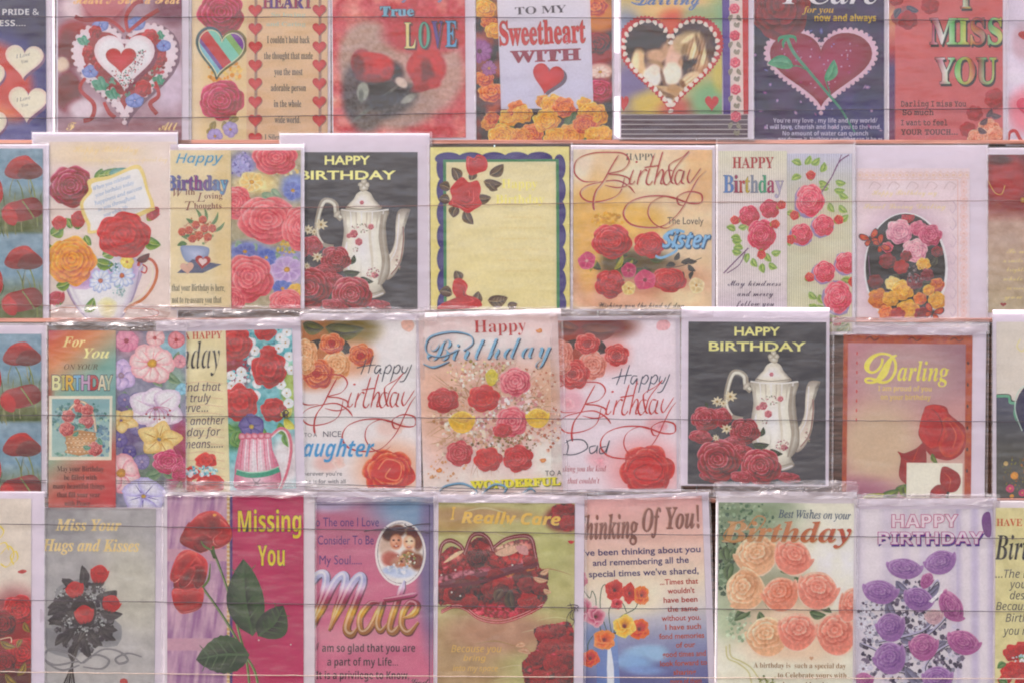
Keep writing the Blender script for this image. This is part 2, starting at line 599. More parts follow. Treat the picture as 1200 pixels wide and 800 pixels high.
        used = np.unique(F); remap = np.full(nx * ny, -1); remap[used] = np.arange(len(used))
        P = np.stack([X, Y], -1).reshape(-1, 2)[used]
        C = func(X, Y).reshape(-1, 3)[used]
        self.put(P, remap[F].tolist(), C)
        if a:
            return self.end()

    # ---- plastic sleeve
    def sleeve(self, x0, y0, x1, y1, flap=0, seam=2.2, lift=None, wav=0.0004, seed=None, milky=None):
        seed = seed if seed is not None else int(x0 + y0) % 97
        lift = lift if lift is not None else self.L * EPS + 0.0013
        nx, ny = 14, 18
        xs = np.concatenate([[x0, x0 + seam], np.linspace(x0 + seam, x1 - seam, nx)[1:-1], [x1 - seam, x1]])
        ys = np.linspace(y0, y1, ny)
        if flap:
            ys = np.concatenate([[y0, y0 + 1.5], np.linspace(y0 + 4, y0 + flap, 4), np.linspace(y0 + flap, y1, ny)[1:]])
        X, Y = np.meshgrid(xs, ys)
        dep = -lift - wav * (fbm(X, Y, 45, seed) - 0.5) * 2
        if flap:
            k = np.clip(1 - (Y - y0) / flap, 0, 1)
            dep = dep - k * 0.0015 * (fbm(X, Y, 16, seed + 5) - 0.3)
        V = np.stack([(X - self.cx) * 0.001, dep, (self.cy + self.hb - Y) * 0.001], -1).reshape(-1, 3)
        ny, nx = X.shape
        I = np.arange(nx * ny).reshape(ny, nx)
        faces, fm = [], []
        for j in range(ny - 1):
            for i in range(nx - 1):
                faces.append((int(I[j, i]), int(I[j + 1, i]), int(I[j + 1, i + 1]), int(I[j, i + 1])))
                fm.append(1 if (i == 0 or i == nx - 2 or (flap and j == 0)) else (2 if (flap and ys[j] < y0 + flap - 0.1) else 0))
        return add_mesh('sleeve', V, faces, [milky or M_FILM, M_SEAM, M_FLAP], self.root, fmat=fm, smooth=True)

# ------------------------------------------------------------------ motifs
RED = ('#7d2233', '#c03542', '#e0757a')
CRIM = ('#8a2038', '#c43a50', '#e68a92')
PINK = ('#b04a62', '#d9707f', '#efb3b6')
MAG = ('#8c2450', '#bf3a66', '#e08aa0')
YEL = ('#b5702a', '#e3a545', '#f2d38c')
ORG = ('#a84a2a', '#d98048', '#efb686')
PCH = ('#b8604e', '#e09a82', '#f0d0bc')
DRED = ('#5c2030', '#973042', '#c26070')

def rose(c, x, y, r, pal=RED, seed=1, sq=1.0, rot=0, rings=5, name='printed_rose', ruffle=0.10, halo=None):
    rr = random.Random(seed * 101 + 3)
    a = c._auto(name)
    dk, md, lt = [hexc(k) for k in pal]
    if halo is not None:
        c.blob(x, y, r * 1.12, r * 1.1 * sq, halo, halo, rot, 22, 0.1, seed)
    NL = max(3, min(6, rings))
    nr = int(np.clip(r * 1.25, 6, 34)); nt = int(np.clip(r * 4.2, 22, 110))
    th = np.linspace(0, 2 * pi, nt, endpoint=False)
    b = np.array([0.17, 0.31, 0.46, 0.63, 0.82, 1.0]) if NL == 6 else np.array([(0.2 + 0.8 * k / (NL - 1)) for k in range(NL)])
    n_l = [2, 3, 3, 4, 5, 6][-NL:] if NL < 6 else [2, 3, 3, 4, 5, 5]
    off = [rr.uniform(0, 6.28) for _ in range(NL)]
    wob = min(ruffle, 0.3)
    B = []
    for l in range(NL):
        ph = n_l[l] * (th - off[l]) / 2
        lobe = np.abs(np.sin(ph))
        Bl = b[l] * (0.86 + 0.16 * lobe ** 0.7 + wob * 0.16 * np.sin(9 * th + off[l] * 3) * (l > NL - 3) + wob * 0.12 * np.sin(5 * th + off[l]))
        B.append(Bl)
    for l in range(1, NL):
        B[l] = np.maximum(B[l], B[l - 1] + 0.04)
    B = np.array(B)
    ou, ov = rr.uniform(-0.07, 0.07), rr.uniform(-0.14, -0.02)      # the heart of the rose sits off centre
    rho = np.linspace(0, 1, nr)[:, None] * B[-1][None]
    TH = np.broadcast_to(th, rho.shape)
    lay = np.zeros(rho.shape, int)
    for l in range(NL - 1):
        lay += rho > B[l][None] + 1e-6
    Bo = np.take_along_axis(B, lay, 0)
    Bi = np.where(lay > 0, np.take_along_axis(B, np.maximum(lay - 1, 0), 0), 0)
    t = np.clip((rho - Bi) / np.maximum(Bo - Bi, 1e-3), 0, 1)
    nn = np.array(n_l)[lay]; oo = np.array(off)[lay]
    u = np.mod(nn * (TH - oo) / (2 * pi), 1.0)
    side = np.minimum(u, 1 - u)
    light = 0.5 + 0.5 * np.cos(TH + 2.2)                        # painted light from the upper left
    light = np.where(lay < NL / 2, 0.35 + 0.4 * (1 - light), light)
    X0 = rho * np.cos(TH); Y0 = rho * np.sin(TH)
    nz = fbm(X0 * 10 + seed * 31, Y0 * 10 + seed * 17, 3.0, seed, 3) - 0.5
    v = 0.06 + 0.42 * t ** 1.3 + 0.34 * (light - 0.35) + 0.30 * nz + 0.16 * u - 0.30 * np.clip(1 - side * 7, 0, 1) * (t < 0.9)
    v += np.where(t > 0.8, 0.22 * light, 0)
    v += (rr.uniform(-.05, .05))
    v = np.clip(v, 0, 1)
    Cc = np.where((v < 0.42)[..., None], mix(dk, md, v / 0.42), mix(md, lt, (v - 0.42) / 0.58))
    k1 = 1 - rho / B[-1][None]
    U = (X0 + ou * k1) * r; W = (Y0 + ov * k1) * r * sq
    PX = x + U * cos(radians(rot)) - W * sin(radians(rot)); PY = y + U * sin(radians(rot)) + W * cos(radians(rot))
    I = np.arange(nr * nt).reshape(nr, nt)
    I2 = np.roll(I, -1, axis=1)
    F = np.stack([I[:-1], I2[:-1], I2[1:], I[1:]], -1).reshape(-1, 4)
    F = F[nt:].tolist() + [[0, int(I2[1, k]), int(I[1, k])] for k in range(nt)]
    c.put(np.stack([PX, PY], -1).reshape(-1, 2), F, Cc.reshape(-1, 3))
    if a:
        return c.end()

def bud(c, x, y, w, h, rot=0, pal=RED, seed=1, sepal=None, name='printed_rose_bud'):
    """side view of a half open rose, base at the bottom"""
    rr = random.Random(seed * 77 + 5)
    a = c._auto(name)
    dk, md, lt = [hexc(k) for k in pal]
    ro = radians(rot)
    def T(u, v):
        u *= w / 2; v *= h / 2
        return (x + u * cos(ro) - v * sin(ro), y + u * sin(ro) + v * cos(ro))
    body = spline([T(0, 1), T(-0.6, 0.75), T(-0.95, 0.1), T(-0.85, -0.5), T(-0.45, -0.85), T(0.05, -1), T(0.55, -0.8), T(0.9, -0.4), T(0.95, 0.15), T(0.55, 0.8)], 3, True)
    n = len(body)
    cols = np.array([mix(md, lt, np.clip(0.35 - 0.5 * (q[1] - y) / h + rr.uniform(-.1, .1), 0, 1)) for q in body])
    c.fan(T(0, 0.1), body, md, cols, 0.6)
    top = spline([T(-0.72, -0.4), T(-0.35, -0.8), T(0.15, -0.88), T(0.66, -0.55), T(0.5, -0.1), T(-0.1, 0.08), T(-0.55, -0.1)], 3, True)
    c.fan(T(0, -0.45), top, dk, mix(dk, md, 0.7), 0.6)
    q = T(0.02 + rr.uniform(-.1, .1), -0.36)
    rose(c, q[0], q[1], w * 0.33, (mix(dk, md, 0.15), mix(dk, md, 0.85), mix(md, lt, 0.8)), seed + 4, min(1.0, 0.72 * h / w), rot, 4)
    for s, k in ((-1, 0.0), (1, 0.12)):
        pt = spline([T(s * 0.05, 0.95), T(s * 0.65, 0.7), T(s * 1.0, 0.05), T(s * 1.02, -0.45 - k), T(s * 0.7, -0.3), T(s * 0.3, 0.0 + k), T(-s * 0.2, 0.25), T(-s * 0.15, 0.7)], 3, True)
        cols = np.array([mix(md, lt, np.clip(0.25 - 0.9 * (q[1] - y) / h + rr.uniform(-.12, .12), 0, 1)) for q in pt])
        c.fan(T(s * 0.4, 0.3), pt, mix(dk, md, 0.75), cols, 0.75, mix(md, dk, 0.15))
    c.stroke([T(-0.72, -0.28), T(-0.3, 0.02), T(0.2, 0.26), T(0.1, 0.7)], max(w * 0.022, 0.35), mix(md, lt, 0.7), 4, (0.4, 0.1))
    if sepal:
        for s in (-0.8, -0.2, 0.45, 0.9):
            c.poly([T(s * 0.1 - 0.12, 1.0), T(s * 0.9, 0.55), T(s * 0.1 + 0.15, 1.02)], sepal)
    if a:
        return c.end()

def leaf(c, x, y, L, W, ang, dk='#4a5a3a', lt='#8a9a5a', serr=0.0, vein=None, name='printed_leaf', curve=0.12):
    a = c._auto(name)
    t = radians(ang)
    def T(u, v):
        v2 = v + curve * L * sin(pi * np.clip(u / L, 0, 1))
        return (x + u * cos(t) - v2 * sin(t), y + u * sin(t) + v2 * cos(t))
    m = 9 if not serr else 16
    for s, c0, c1 in ((1, dk, lt), (-1, lt, dk)):
        pts = [T(0, 0)]
        for i in range(1, m):
            u = i / m
            k = sin(pi * u ** 0.85) ** 0.8
            if serr and i % 2:
                k *= 1 - serr
            pts.append(T(u * L, s * W / 2 * k))
        pts.append(T(L, 0))
        cen = [T(L * u, 0) for u in (0.75, 0.5, 0.25)]
        P = pts + cen
        ar = np.array(P)
        area = np.sum(ar[:, 0] * np.roll(ar[:, 1], -1) - np.roll(ar[:, 0], -1) * ar[:, 1])
        cols = np.array([hexc(mix(c0, c1, 0.75)) for _ in pts] + [hexc(c0)] * 3)
        if area > 0:
            P = P[::-1]; cols = cols[::-1]
        c.put(P, [tuple(range(len(P)))], cols)
    if vein:
        c.stroke([T(0, 0), T(L * 0.5, 0), T(L * 0.96, 0)], max(0.5, W * 0.05), vein, 4, (1.3, 0.3))
        if L > 22:
            for s in (-1, 1):
                for u in (0.22, 0.4, 0.58, 0.75):
                    c.stroke([T(L * u, 0), T(L * (u + 0.1), s * W * 0.22), T(L * (u + 0.16), s * W * 0.34)], max(0.4, W * 0.03), vein, 2, (1, 0.3))
    if a:
        return c.end()

def daisy(c, x, y, r, n=8, pin='#e8dce8', pout='#8c84c4', eye='#d9a03c', rot=0, wide=1.0, sq=1.0, point=0.0, seed=1, eyer=0.2, name='printed_flower', line=None):
    rr = random.Random(seed * 13 + 1)
    a = c._auto(name)
    order = list(range(n))
    for i in order:
        an = radians(rot) + 2 * pi * i / n + rr.uniform(-0.1, 0.1)
        L = r * rr.uniform(0.88, 1.08)
        wd = r * pi / n * 1.15 * wide
        rim = []
        for j in range(12):
            t = 2 * pi * j / 12
            u = L * 0.55 + L * 0.47 * cos(t)
            v = wd * sin(t) * (1 - point * 0.5 * (1 + cos(t)) * 0.9) * (0.75 + 0.25 * cos(t) if point == 0 else 1)
            rim.append((x + u * cos(an) - v * sin(an), y + (u * sin(an) + v * cos(an)) * sq))
        pc = (x + L * 0.5 * cos(an), y + L * 0.5 * sin(an) * sq)
        sh = np.clip(0.5 - 0.3 * sin(an), 0, 1)
        cols = np.array([mix(pout, pin, np.clip(0.2 + 0.35 * sh, 0, 1))] * 12)
        for j in (5, 6, 7):
            cols[j] = hexc(pout)
        c.fan(pc, rim, pin, cols, 0.6, mix(pin, pout, 0.18))
        if line:
            c.stroke([(x + L * .2 * cos(an), y + L * .2 * sin(an) * sq), (x + L * .8 * cos(an), y + L * .8 * sin(an) * sq)], max(0.4, r * 0.04), line, 2, (1.2, 0.2))
    if eye:
        c.blob(x, y, r * eyer, r * eyer * sq, eye, mix(eye, '#7a4a20', 0.35), 0, 10, 0.08, seed)
    if a:
        return c.end()

def heart_pts(cx, cy, w, h, rot=0, n=40):
    out = []
    a = radians(rot)
    for i in range(n):
        t = 2 * pi * i / n
        u = 16 * sin(t) ** 3 / 32 * w
        v = -(13 * cos(t) - 5 * cos(2 * t) - 2 * cos(3 * t) - cos(4 * t)) / 28.9 * h - 0.09 * h
        out.append((cx + u * cos(a) - v * sin(a), cy + u * sin(a) + v * cos(a)))
    return out

def heart(c, cx, cy, w, h, col, rot=0, edge=None, shadow=None, name='printed_heart', hi=None, n=40):
    a = c._auto(name)
    if shadow:
        c.poly(heart_pts(cx + w * 0.05, cy + h * 0.06, w, h, rot, n), shadow)
    P = heart_pts(cx, cy, w, h, rot, n)
    e = edge or col
    c.fan((cx, cy - h * 0.02), P, hi or col, e, 0.8, col)
    if a:
        return c.end()

def lace_heart(c, cx, cy, w, h, col, k=46, r=3.2, rot=0, name='printed_lace'):
    a = c._auto(name)
    P = heart_pts(cx, cy, w, h, rot, 120)
    S = np.array(P + [P[0]])
    d = np.concatenate([[0], np.cumsum(np.linalg.norm(np.diff(S, axis=0), axis=1))])
    for i in range(k):
        s = d[-1] * i / k
        q = (np.interp(s, d, S[:, 0]), np.interp(s, d, S[:, 1]))
        c.blob(q[0], q[1], r, r, col, mix(col, '#b08a90', 0.15), 0, 9, 0.05, i)
    c.poly(P[::2], col)
    if a:
        return c.end()

def spray(c, x, y, rx, ry, n, cols, s=(0.7, 1.6), seed=1, name='printed_sprigs', lines=None):
    """many tiny blossoms, one mesh"""
    rr = random.Random(seed * 57)
    a = c._auto(name)
    if lines:
        for i in range(max(4, n // 8)):
            t = rr.uniform(0, 6.28); k = rr.uniform(0.5, 1.05)
            ex, ey = x + rx * k * cos(t), y + ry * k * sin(t)
            mx, my = (x + ex) / 2 + rr.uniform(-4, 4), (y + ey) / 2 + rr.uniform(-4, 4)
            c.stroke([(mx, my), ((mx + ex) / 2 + rr.uniform(-2, 2), (my + ey) / 2), (ex, ey)], 0.6, rr.choice(lines), 3, (1, 0.4))
    for i in range(n):
        t = rr.uniform(0, 6.28); k = rr.random() ** 0.55
        q = rr.uniform(*s)
        cc = rr.choice(cols)
        X0, Y0 = x + rx * k * cos(t), y + ry * k * sin(t)
        m = rr.choice((5, 6, 7))
        b0 = rr.uniform(0, 6.28)
        pts = [(X0 + q * rr.uniform(0.6, 1.2) * cos(b0 + 6.283 * j / m), Y0 + q * rr.uniform(0.6, 1.2) * sin(b0 + 6.283 * j / m)) for j in range(m)]
        c.poly(pts, cc, newlayer=(i % 6 == 0))
    if a:
        return c.end()

def leaves(c, spots, dk='#4a5a3a', lt='#8a9a5a', name='printed_leaves', **k):
    for s in spots:
        leaf(c, *s, dk=dk, lt=lt, name='printed_leaf', **k)

def soft(X, Y, base, blobs):
    """underpainting: soft blobs of colour laid over a base"""
    c = np.ones(X.shape + (3,)) * hexc(base) if not isinstance(base, np.ndarray) or base.ndim == 1 else base.copy()
    for bl in blobs:
        x, y, rx, ry, col, s = bl[:6]
        a = radians(bl[6]) if len(bl) > 6 else 0.0
        U, W = (X - x) * cos(a) + (Y - y) * sin(a), -(X - x) * sin(a) + (Y - y) * cos(a)
        d = np.sqrt((U / rx) ** 2 + (W / ry) ** 2)
        t = np.clip((1 - d) / s + 0.5, 0, 1)
        t = (t * t * (3 - 2 * t))[..., None]
        c = c * (1 - t) + hexc(col) * t
    return c

def mott(X, Y, c, s=8, amp=0.06, seed=1):
    return c + ((fbm(X, Y, s, seed) - 0.5) * 2 * amp)[..., None]

def vgrad(Y, stops):
    ys = [s[0] for s in stops]
    cs = np.array([hexc(s[1]) for s in stops])
    return np.stack([np.interp(Y, ys, cs[:, k]) for k in range(3)], -1)

# ------------------------------------------------------------------ the rack behind the cards
rack = bpy.data.objects.new('display_rack', None)
rack.location = px(600, 900, -0.02)
PENDING.append(rack)
rack['label'] = 'reddish brown wooden rack of boards and ledges showing in the gaps behind all the cards'
rack['category'] = 'display rack'
rb = rack.location
def rack_box(name, x0, y0, x1, y1, d0, d1, mat):
    a = px(x0, y1, 0) - rb; b = px(x1, y0, 0) - rb
    v, f = box_data(a.x, -d1 - rb.y, a.z, b.x, -d0 - rb.y, b.z)
    o = add_mesh(name, v, f, mat, rack)
    bv = o.modifiers.new('bevel', 'BEVEL'); bv.width = 0.0008; bv.segments = 1
    return o
bx = -80
rr = random.Random(4)
while bx < 1290:                                # upright boards
    w = rr.uniform(96, 128)
    rack_box('board', bx, -90, bx + w - 1.6, 880, -0.02 + rr.uniform(0, 0.0015), -0.006 + rr.uniform(0, 0.001), M_WOOD)
    bx += w
for (ya, dd, zz) in ((165, 0.0088, 0), (373, 0.018, 1), (582, 0.0255, 2)):
    rack_box('ledge', -70, ya, 1270, ya + 5, -0.004, dd, M_LEDGE)

# =================================================================== ROW 1
D1 = 0.003
# -- blue pride card
c = Card('greeting_card', 'dark blue card reading PRIDE & at top left, two cream I Love hearts', -60, -60, 54, 165, D1, 0.3)
c.envelope(-64, -62, 64, 167)
c.panel(-60, -60, 54, 165, lambda X, Y: mott(X, Y, soft(X, Y, vgrad(Y, [(-60, '#3c3560'), (40, '#4a4672'), (165, '#4d4a78')]),
        [(-14, 110, 62, 66, '#7f78a8', 0.8), (-18, 106, 56, 58, '#c8605c', 0.3), (-20, 140, 40, 20, '#d88a6c', 0.8), (10, 158, 42, 16, '#77719f', 1.2)]), 10, 0.03, 3))
for (x, y, w, h) in ((28, 74, 45, 40), (32, 124, 46, 42), (-12, 94, 34, 38), (-10, 150, 34, 38)):
    heart(c, x, y, w, h, '#e6cfc0', 4, '#dcc0b8', '#8a6a86', name='printed_heart')
for y in (69, 120):
    c.text('I Love', 19, y, 17, 6, 'italic', '#55506a', rot=12); c.text('You', 25, y + 6, 8, 5, 'italic', '#55506a', rot=12)
c.text('PRIDE &', 3, 18, 43, 9.6, 'sansbold', '#ded2e4')
c.text('LESS....', -7, 31, 37, 9.6, 'sansbold', '#ded2e4')
c.sleeve(-66, -66, 60, 168)

# -- Heart'N lace heart card
c = Card('greeting_card', 'mauve card with a lace edged red and white heart tied by ribbons', 68, -60, 213, 165, D1 + 0.004)
c.envelope(66, -62, 221, 167)
c.panel(68, -60, 213, 165, lambda X, Y: mott(X, Y, soft(X, Y, '#b3929f', [(90, 10, 18, 14, '#d8c0c6', 0.7), (205, 8, 26, 22, '#8a5868', 0.8),
        (88, 42, 20, 18, '#a8454c', 0.6), (80, 60, 14, 24, '#8c4a58', 0.6), (73, 76, 8, 9, '#d8bfae', 0.4), (80, 108, 16, 24, '#8a3a48', 0.5),
        (100, 128, 20, 12, '#d6c2cc', 0.7), (196, 100, 22, 30, '#cbb4c4', 0.8), (150, 155, 80, 12, '#a07078', 1), (122, 10, 25, 25, '#b0656f', 0.6)]), 7, 0.05, 5))
c.poly(heart_pts(122, 8, 60, 58), '#c07880', name='printed_heart')
c.text("Heart'N Soul'd Beat", 86, 5, 126, 15, 'script', '#d8a878', mat=M_FOIL, bold=0.01)
c.poly(heart_pts(149, 90, 126, 122), '#8d7280', name='printed_shadow')
lace_heart(c, 146, 87, 120, 114, '#e0c8d0', 48, 3.0)
c.poly(heart_pts(146, 84, 98, 92), '#a8485a', name='printed_heart')
heart(c, 146, 83, 94, 88, '#a04c58', name='printed_heart', edge='#b04c58')
spray(c, 146, 82, 46, 38, 260, ['#b8404c', '#c45a60', '#8a3440', '#6f8f80', '#7f9a86', '#8c3844', '#c8a8b0'], (1.2, 3), 5, 'printed_foliage')
for (x, y, r) in ((118, 30, 9), (160, 28, 10), (192, 54, 8), (106, 84, 9), (158, 118, 10)):
    daisy(c, x, y, r, 5, '#9aa0cc', '#6470ac', None, r * 9, 1.3, 0.8)
for (x, y, r) in ((98, 46, 8), (118, 96, 11), (186, 92, 8), (132, 108, 9), (187, 40, 7)):
    leaves(c, [(x - r, y, r * 2, r * 1.1, 10), (x, y - r * .6, r * 1.7, r, 70)], '#4f8a78', '#86b09c')
for (x, y, r) in ((112, 38, 8), (176, 44, 10), (188, 70, 8), (104, 62, 8), (168, 104, 10), (116, 78, 6)):
    rose(c, x, y, r, RED, int(x), rings=4)
heart(c, 146, 75, 71, 66, '#e4d2da', edge='#dcc4cc', shadow='#8f5564')
heart(c, 142, 72, 36, 30, '#c44450', hi='#d05a62', edge='#b03844')
for (x, y) in ((137, 86), (144, 92), (150, 86), (157, 80), (162, 72), (166, 64), (146, 99), (152, 93)):
    spray(c, x, y, 6, 5, 26, ['#f0dce0', '#6f9488', '#b8505c', '#ddc8cc', '#8a6670'], (0.6, 1.3), int(x + y), 'printed_sprigs')
for pts in ([(150, 38), (148, 20), (158, 5), (168, 2)], [(150, 38), (170, 22), (186, 12)], [(146, 38), (128, 24), (100, 24), (88, 20)],
            [(100, 92), (94, 105), (110, 122), (108, 138), (98, 142)], [(182, 96), (186, 112), (176, 122), (184, 134)], [(122, 120), (128, 132), (135, 138)]):
    c.stroke(pts, 5, '#c04a55', 6, (0.7, 1), name='printed_ribbon', col2='#a83a48')
c.text('F', 78, 153, 12, 15, 'script', '#e0b888', mat=M_FOIL); c.text('orever', 92, 160, 40, 13, 'script', '#e0b888', mat=M_FOIL)
c.text('All', 186, 153, 22, 15, 'script', '#e0b888', mat=M_FOIL)
c.sleeve(64, -66, 224, 168)

# -- thought that made you card (two panels)
c = Card('greeting_card', 'cream two panel card, rainbow heart between pink roses and verse between heart chains', 225, -60, 384, 164, D1 + 0.001)
c.envelope(222, -62, 387, 166)
c.panel(289, -60, 384, 164, lambda X, Y: mott(X, Y, vgrad(Y, [(-60, '#dcbc9c'), (164, '#d0ac90')]), 20, 0.015), 4)
for hx in (299, 374):
    c.stroke([(hx + 1, -20), (hx + 1, 162)], 3.4, '#a58880', 1, name='printed_chain')
    for i in range(9):
        heart(c, hx, -8 + i * 21.4 - 0 + 0.5, 16, 15.5, '#c43f48', 0, '#b5323f', '#977068', hi='#cf5c5c')
c.text('HEART', 308, 10, 58, 22, 'serif', lambda u, v: mix('#5a5aa0', '#b04a60', 0.5 + 0.5 * sin(u * 22)), outline='#8a6a80', ow=0.03)
c.text('So loving', 318, 20, 40, 7, 'serif', '#b5bcb2'); c.text('and Caring', 312, 31, 46, 7, 'serif', '#b5bcb2')
for i, (s, x, w) in enumerate((("I couldn't hold back", 338, 50), ('the thought that made', 338, 57), ('you the most', 338, 33), ('adorable person', 338, 41), ('in the whole', 337, 32), ('wide world.', 337, 30))):
    c.text(s, x, 51 + i * 18.7, w, 12, 'serif', '#5c4c50', 'c', vs=1.0, bold=0.0)
c.text('I Silently', 310, 164, 26, 9, 'serif', '#4c4048')
c.panel(225, -60, 289, 164, lambda X, Y: mott(X, Y, soft(X, Y, '#d9be9a', [(228, 50, 9, 200, '#dcc3a8', 1)]), 20, 0.015), 3, lift=0.0004, name='card_flap')
spray(c, 258, 38, 18, 14, 40, ['#e0a860', '#d89850', '#e6bc7c'], (2, 4), 3, 'printed_foliage')
spray(c, 264, 84, 22, 12, 50, ['#e0a860', '#d89850', '#e6bc7c'], (2, 4), 4, 'printed_foliage')
rose(c, 259, 16, 28, MAG, 4, 0.92, 10, 6, ruffle=0.16); rose(c, 260, 118, 27, MAG, 9, 0.9, -8, 6, ruffle=0.16)
P = heart_pts(258, 64, 58, 58, 8, 60)
c.begin('printed_rainbow_heart')
c.poly(P, lambda x, y: mix('#7a3a58', '#c86a50', (x - 228) / 60))
HP = np.array(P)
for (cc, b0, b1) in (('#7a4468', -60, -24), ('#8fb6c4', -24, -11), ('#8a6aa0', -11, -7), ('#c43f50', -7, 5), ('#8fc0b4', 5, 17), ('#94b078', 17, 24), ('#8a5aa0', 24, 60)):
    # clip the heart outline to one diagonal band
    Q = [tuple(p) for p in HP]
    for sg, lim in ((1, b0), (-1, b1)):
        out = []
        fn = lambda p: sg * (((p[0] - 258) * 0.8 - (p[1] - 64) * 0.6) - lim)
        for k in range(len(Q)):
            p0, p1 = Q[k], Q[(k + 1) % len(Q)]
            f0, f1 = fn(p0), fn(p1)
            if f0 >= 0: out.append(p0)
            if f0 * f1 < 0:
                t = f0 / (f0 - f1); out.append((p0[0] + (p1[0] - p0[0]) * t, p0[1] + (p1[1] - p0[1]) * t))
        Q = out
        if not Q: break
    if len(Q) > 2:
        c.poly(Q, cc)
S = P + [P[0]]
c.stroke(S, 3.2, '#8e7848', 1, col2='#4f6a80'); c.stroke(heart_pts(258, 64, 53, 53, 8, 60) + [heart_pts(258, 64, 53, 53, 8, 60)[0]], 1.1, '#dfcfae', 1)
c.end()
leaves(c, [(252, 142, 14, 8, 100), (262, 142, 16, 9, 60), (280, 138, 14, 9, 150), (246, 150, 10, 6, 90)], '#8a7850', '#b8a070')
daisy(c, 252, 160, 9, 6, '#b8a4cc', '#8f78ac', '#c8a060'); daisy(c, 270, 152, 9, 6, '#b8a4cc', '#8f78ac', '#c8a060', 20); 
c.sleeve(221, -66, 388, 167)

# -- True Love
c = Card('greeting_card', 'red card reading True LOVE with two dark red roses lying on a sand heart', 390, -60, 545, 162, D1 + 0.004, 0.4)
c.envelope(389, -62, 557, 165)
c.panel(390, -60, 545, 162, lambda X, Y: mott(X, Y, soft(X, Y, mix('#c4525c', '#d88a84', np.abs(fbm(X, Y, 26, 9) - 0.5) * 3.2),
        [(432, 70, 36, 46, '#bb9a90', 0.35), (500, 85, 44, 50, '#c39c94', 0.4), (464, 118, 46, 34, '#b5948c', 0.4), (500, 40, 50, 24, '#c25058', 0.5),
        (418, 112, 17, 36, '#6e6064', .6, -6), (446, 120, 40, 20, '#6a6264', .6, -10), (430, 140, 16, 16, '#80716e', .9), (468, 112, 22, 12, '#6c6466', .6, -20), (444, 104, 26, 12, '#57494f', .7), (462, 84, 12, 10, '#5c4a50', .9, 60),
        (425, 107, 7, 11, '#a8a49c', .4, 6), (423, 112, 3, 8, '#7c7a76', .8), (440, 121, 34, 2.6, '#85807c', .6, -38), (452, 118, 24, 8, '#56545a', .7, -18), (478, 116, 9, 4, '#a8a098', .7, -30), (470, 97, 8, 5, '#d6bcb2', .4, 38),
        (425, 74, 13, 16, '#a83440', .4, -12), (440, 79, 21, 16, '#bc3844', .35, 10), (447, 74, 14, 9, '#cc4a50', .8, 20), (420, 78, 7, 13, '#8c4450', .8, -8), (436, 92, 16, 5, '#9c303e', .8, 4), (454, 86, 6, 8, '#b43642', .8, 30), (432, 64, 12, 3, '#cc5054', .8, 6),
        (500, 80, 22, 21, '#bc3a46', .35, 10), (498, 84, 13, 13, '#8f3c4a', .9, 20), (512, 76, 7, 14, '#cc4e56', .8, -18), (486, 74, 7, 13, '#c8464e', .8, 30), (500, 62, 14, 5, '#c8464c', .8, 8), (496, 102, 14, 5, '#a8343f', .8, -16), (489, 90, 5, 12, '#b83f4a', .8, 10),
        (508, 98, 8, 6, '#c04a52', .8)]), 3, 0.07, 4), 1.0)
c.text('For My Only', 426, -1, 96, 20, 'sansbold', '#8a8fb0')
c.text('True', 446, 19, 39, 16, 'serif', '#86b0c4', bold=0.012, outline='#5c5470', ow=0.03, shadow='#8a4450', sh=(1.4, 1.2))
for ch, x, cl in (('L', 474, '#e0cc96'), ('O', 490.5, '#6fa898'), ('V', 506, '#76629c'), ('E', 522, '#74a6cc')):
    c.text(ch, x, 57 - (x - 474) * 0.03, 13, 44 if ch != 'O' else 43, 'serif', cl, outline='#4f4450', ow=0.02, shadow='#7a4850', sh=(2, 1.5))
c.sleeve(388, -66, 557, 166)

# -- Sweetheart
c = Card('greeting_card', 'card reading TO MY Sweetheart WITH over a tilted red heart and orange carnations', 558, -60, 717, 165, D1 + 0.002, 0.3)
c.envelope(557, -62, 729, 167)
def f(X, Y):
    b = soft(X, Y, '#6e5a60', [])
    t = fbm(X, Y, 16, 21)
    b = mix('#57484f', '#b8663e', np.clip((t - 0.35) * 2.6, 0, 1))
    b = np.where((Y < 20)[..., None], mix(b.mean((0, 1)), '#c98f50', np.clip((fbm(X, Y, 12, 3) - 0.2) * 1.6, 0, 1)), b)
    b = soft(X, Y, b, [(560, 58, 16, 14, '#a86a96', 0.7), (698, 60, 18, 22, '#a84a5a', 0.6), (702, 84, 16, 9, '#d8b0a4', 0.5), (702, 106, 18, 14, '#a84868', 0.4), (700, 20, 22, 18, '#d08a58', 0.6)])
    return b
c.panel(558, -60, 717, 165, f, 1.6)
for (x, y, r, p) in ((568, 10, 14, YEL), (573, 26, 10, ORG), (580, 36, 12, YEL), (575, 108, 15, ORG), (567, 92, 12, ORG), (697, 8, 16, ORG), (702, 106, 15, MAG), (700, 52, 17, DRED)):
    rose(c, x, y, r, p, int(y), 0.8, rings=4, ruffle=0.2)
daisy(c, 562, 60, 14, 12, '#b07aa8', '#8c5684', '#7a4a60'); daisy(c, 573, 80, 9, 10, '#b07aa0', '#8c5684', '#d0a070'); daisy(c, 703, 85, 13, 10, '#e6ccc4', '#c08a80', '#c8a060', sq=0.6)
c.poly([(581, -60), (690, -60), (695, 128), (587, 128)], lambda x, y: mix('#dcc8d2', '#c5bcd0', y / 128), 'printed_label')
c.text('TO MY', 604, 17.5, 60, 12.5, 'serif', '#6a6068', rot=2.5)
c.text('Sweetheart', 586, 53, 100, 40, 'serif', '#c84a3c', bold=0.012, outline='#9a6a30', ow=0.018, rot=1.8, vs=0.98)
c.text('WITH', 599, 73.5, 81, 19, 'serif', '#a04264', bold=0.02, outline='#8a5a50', ow=0.01, rot=2)
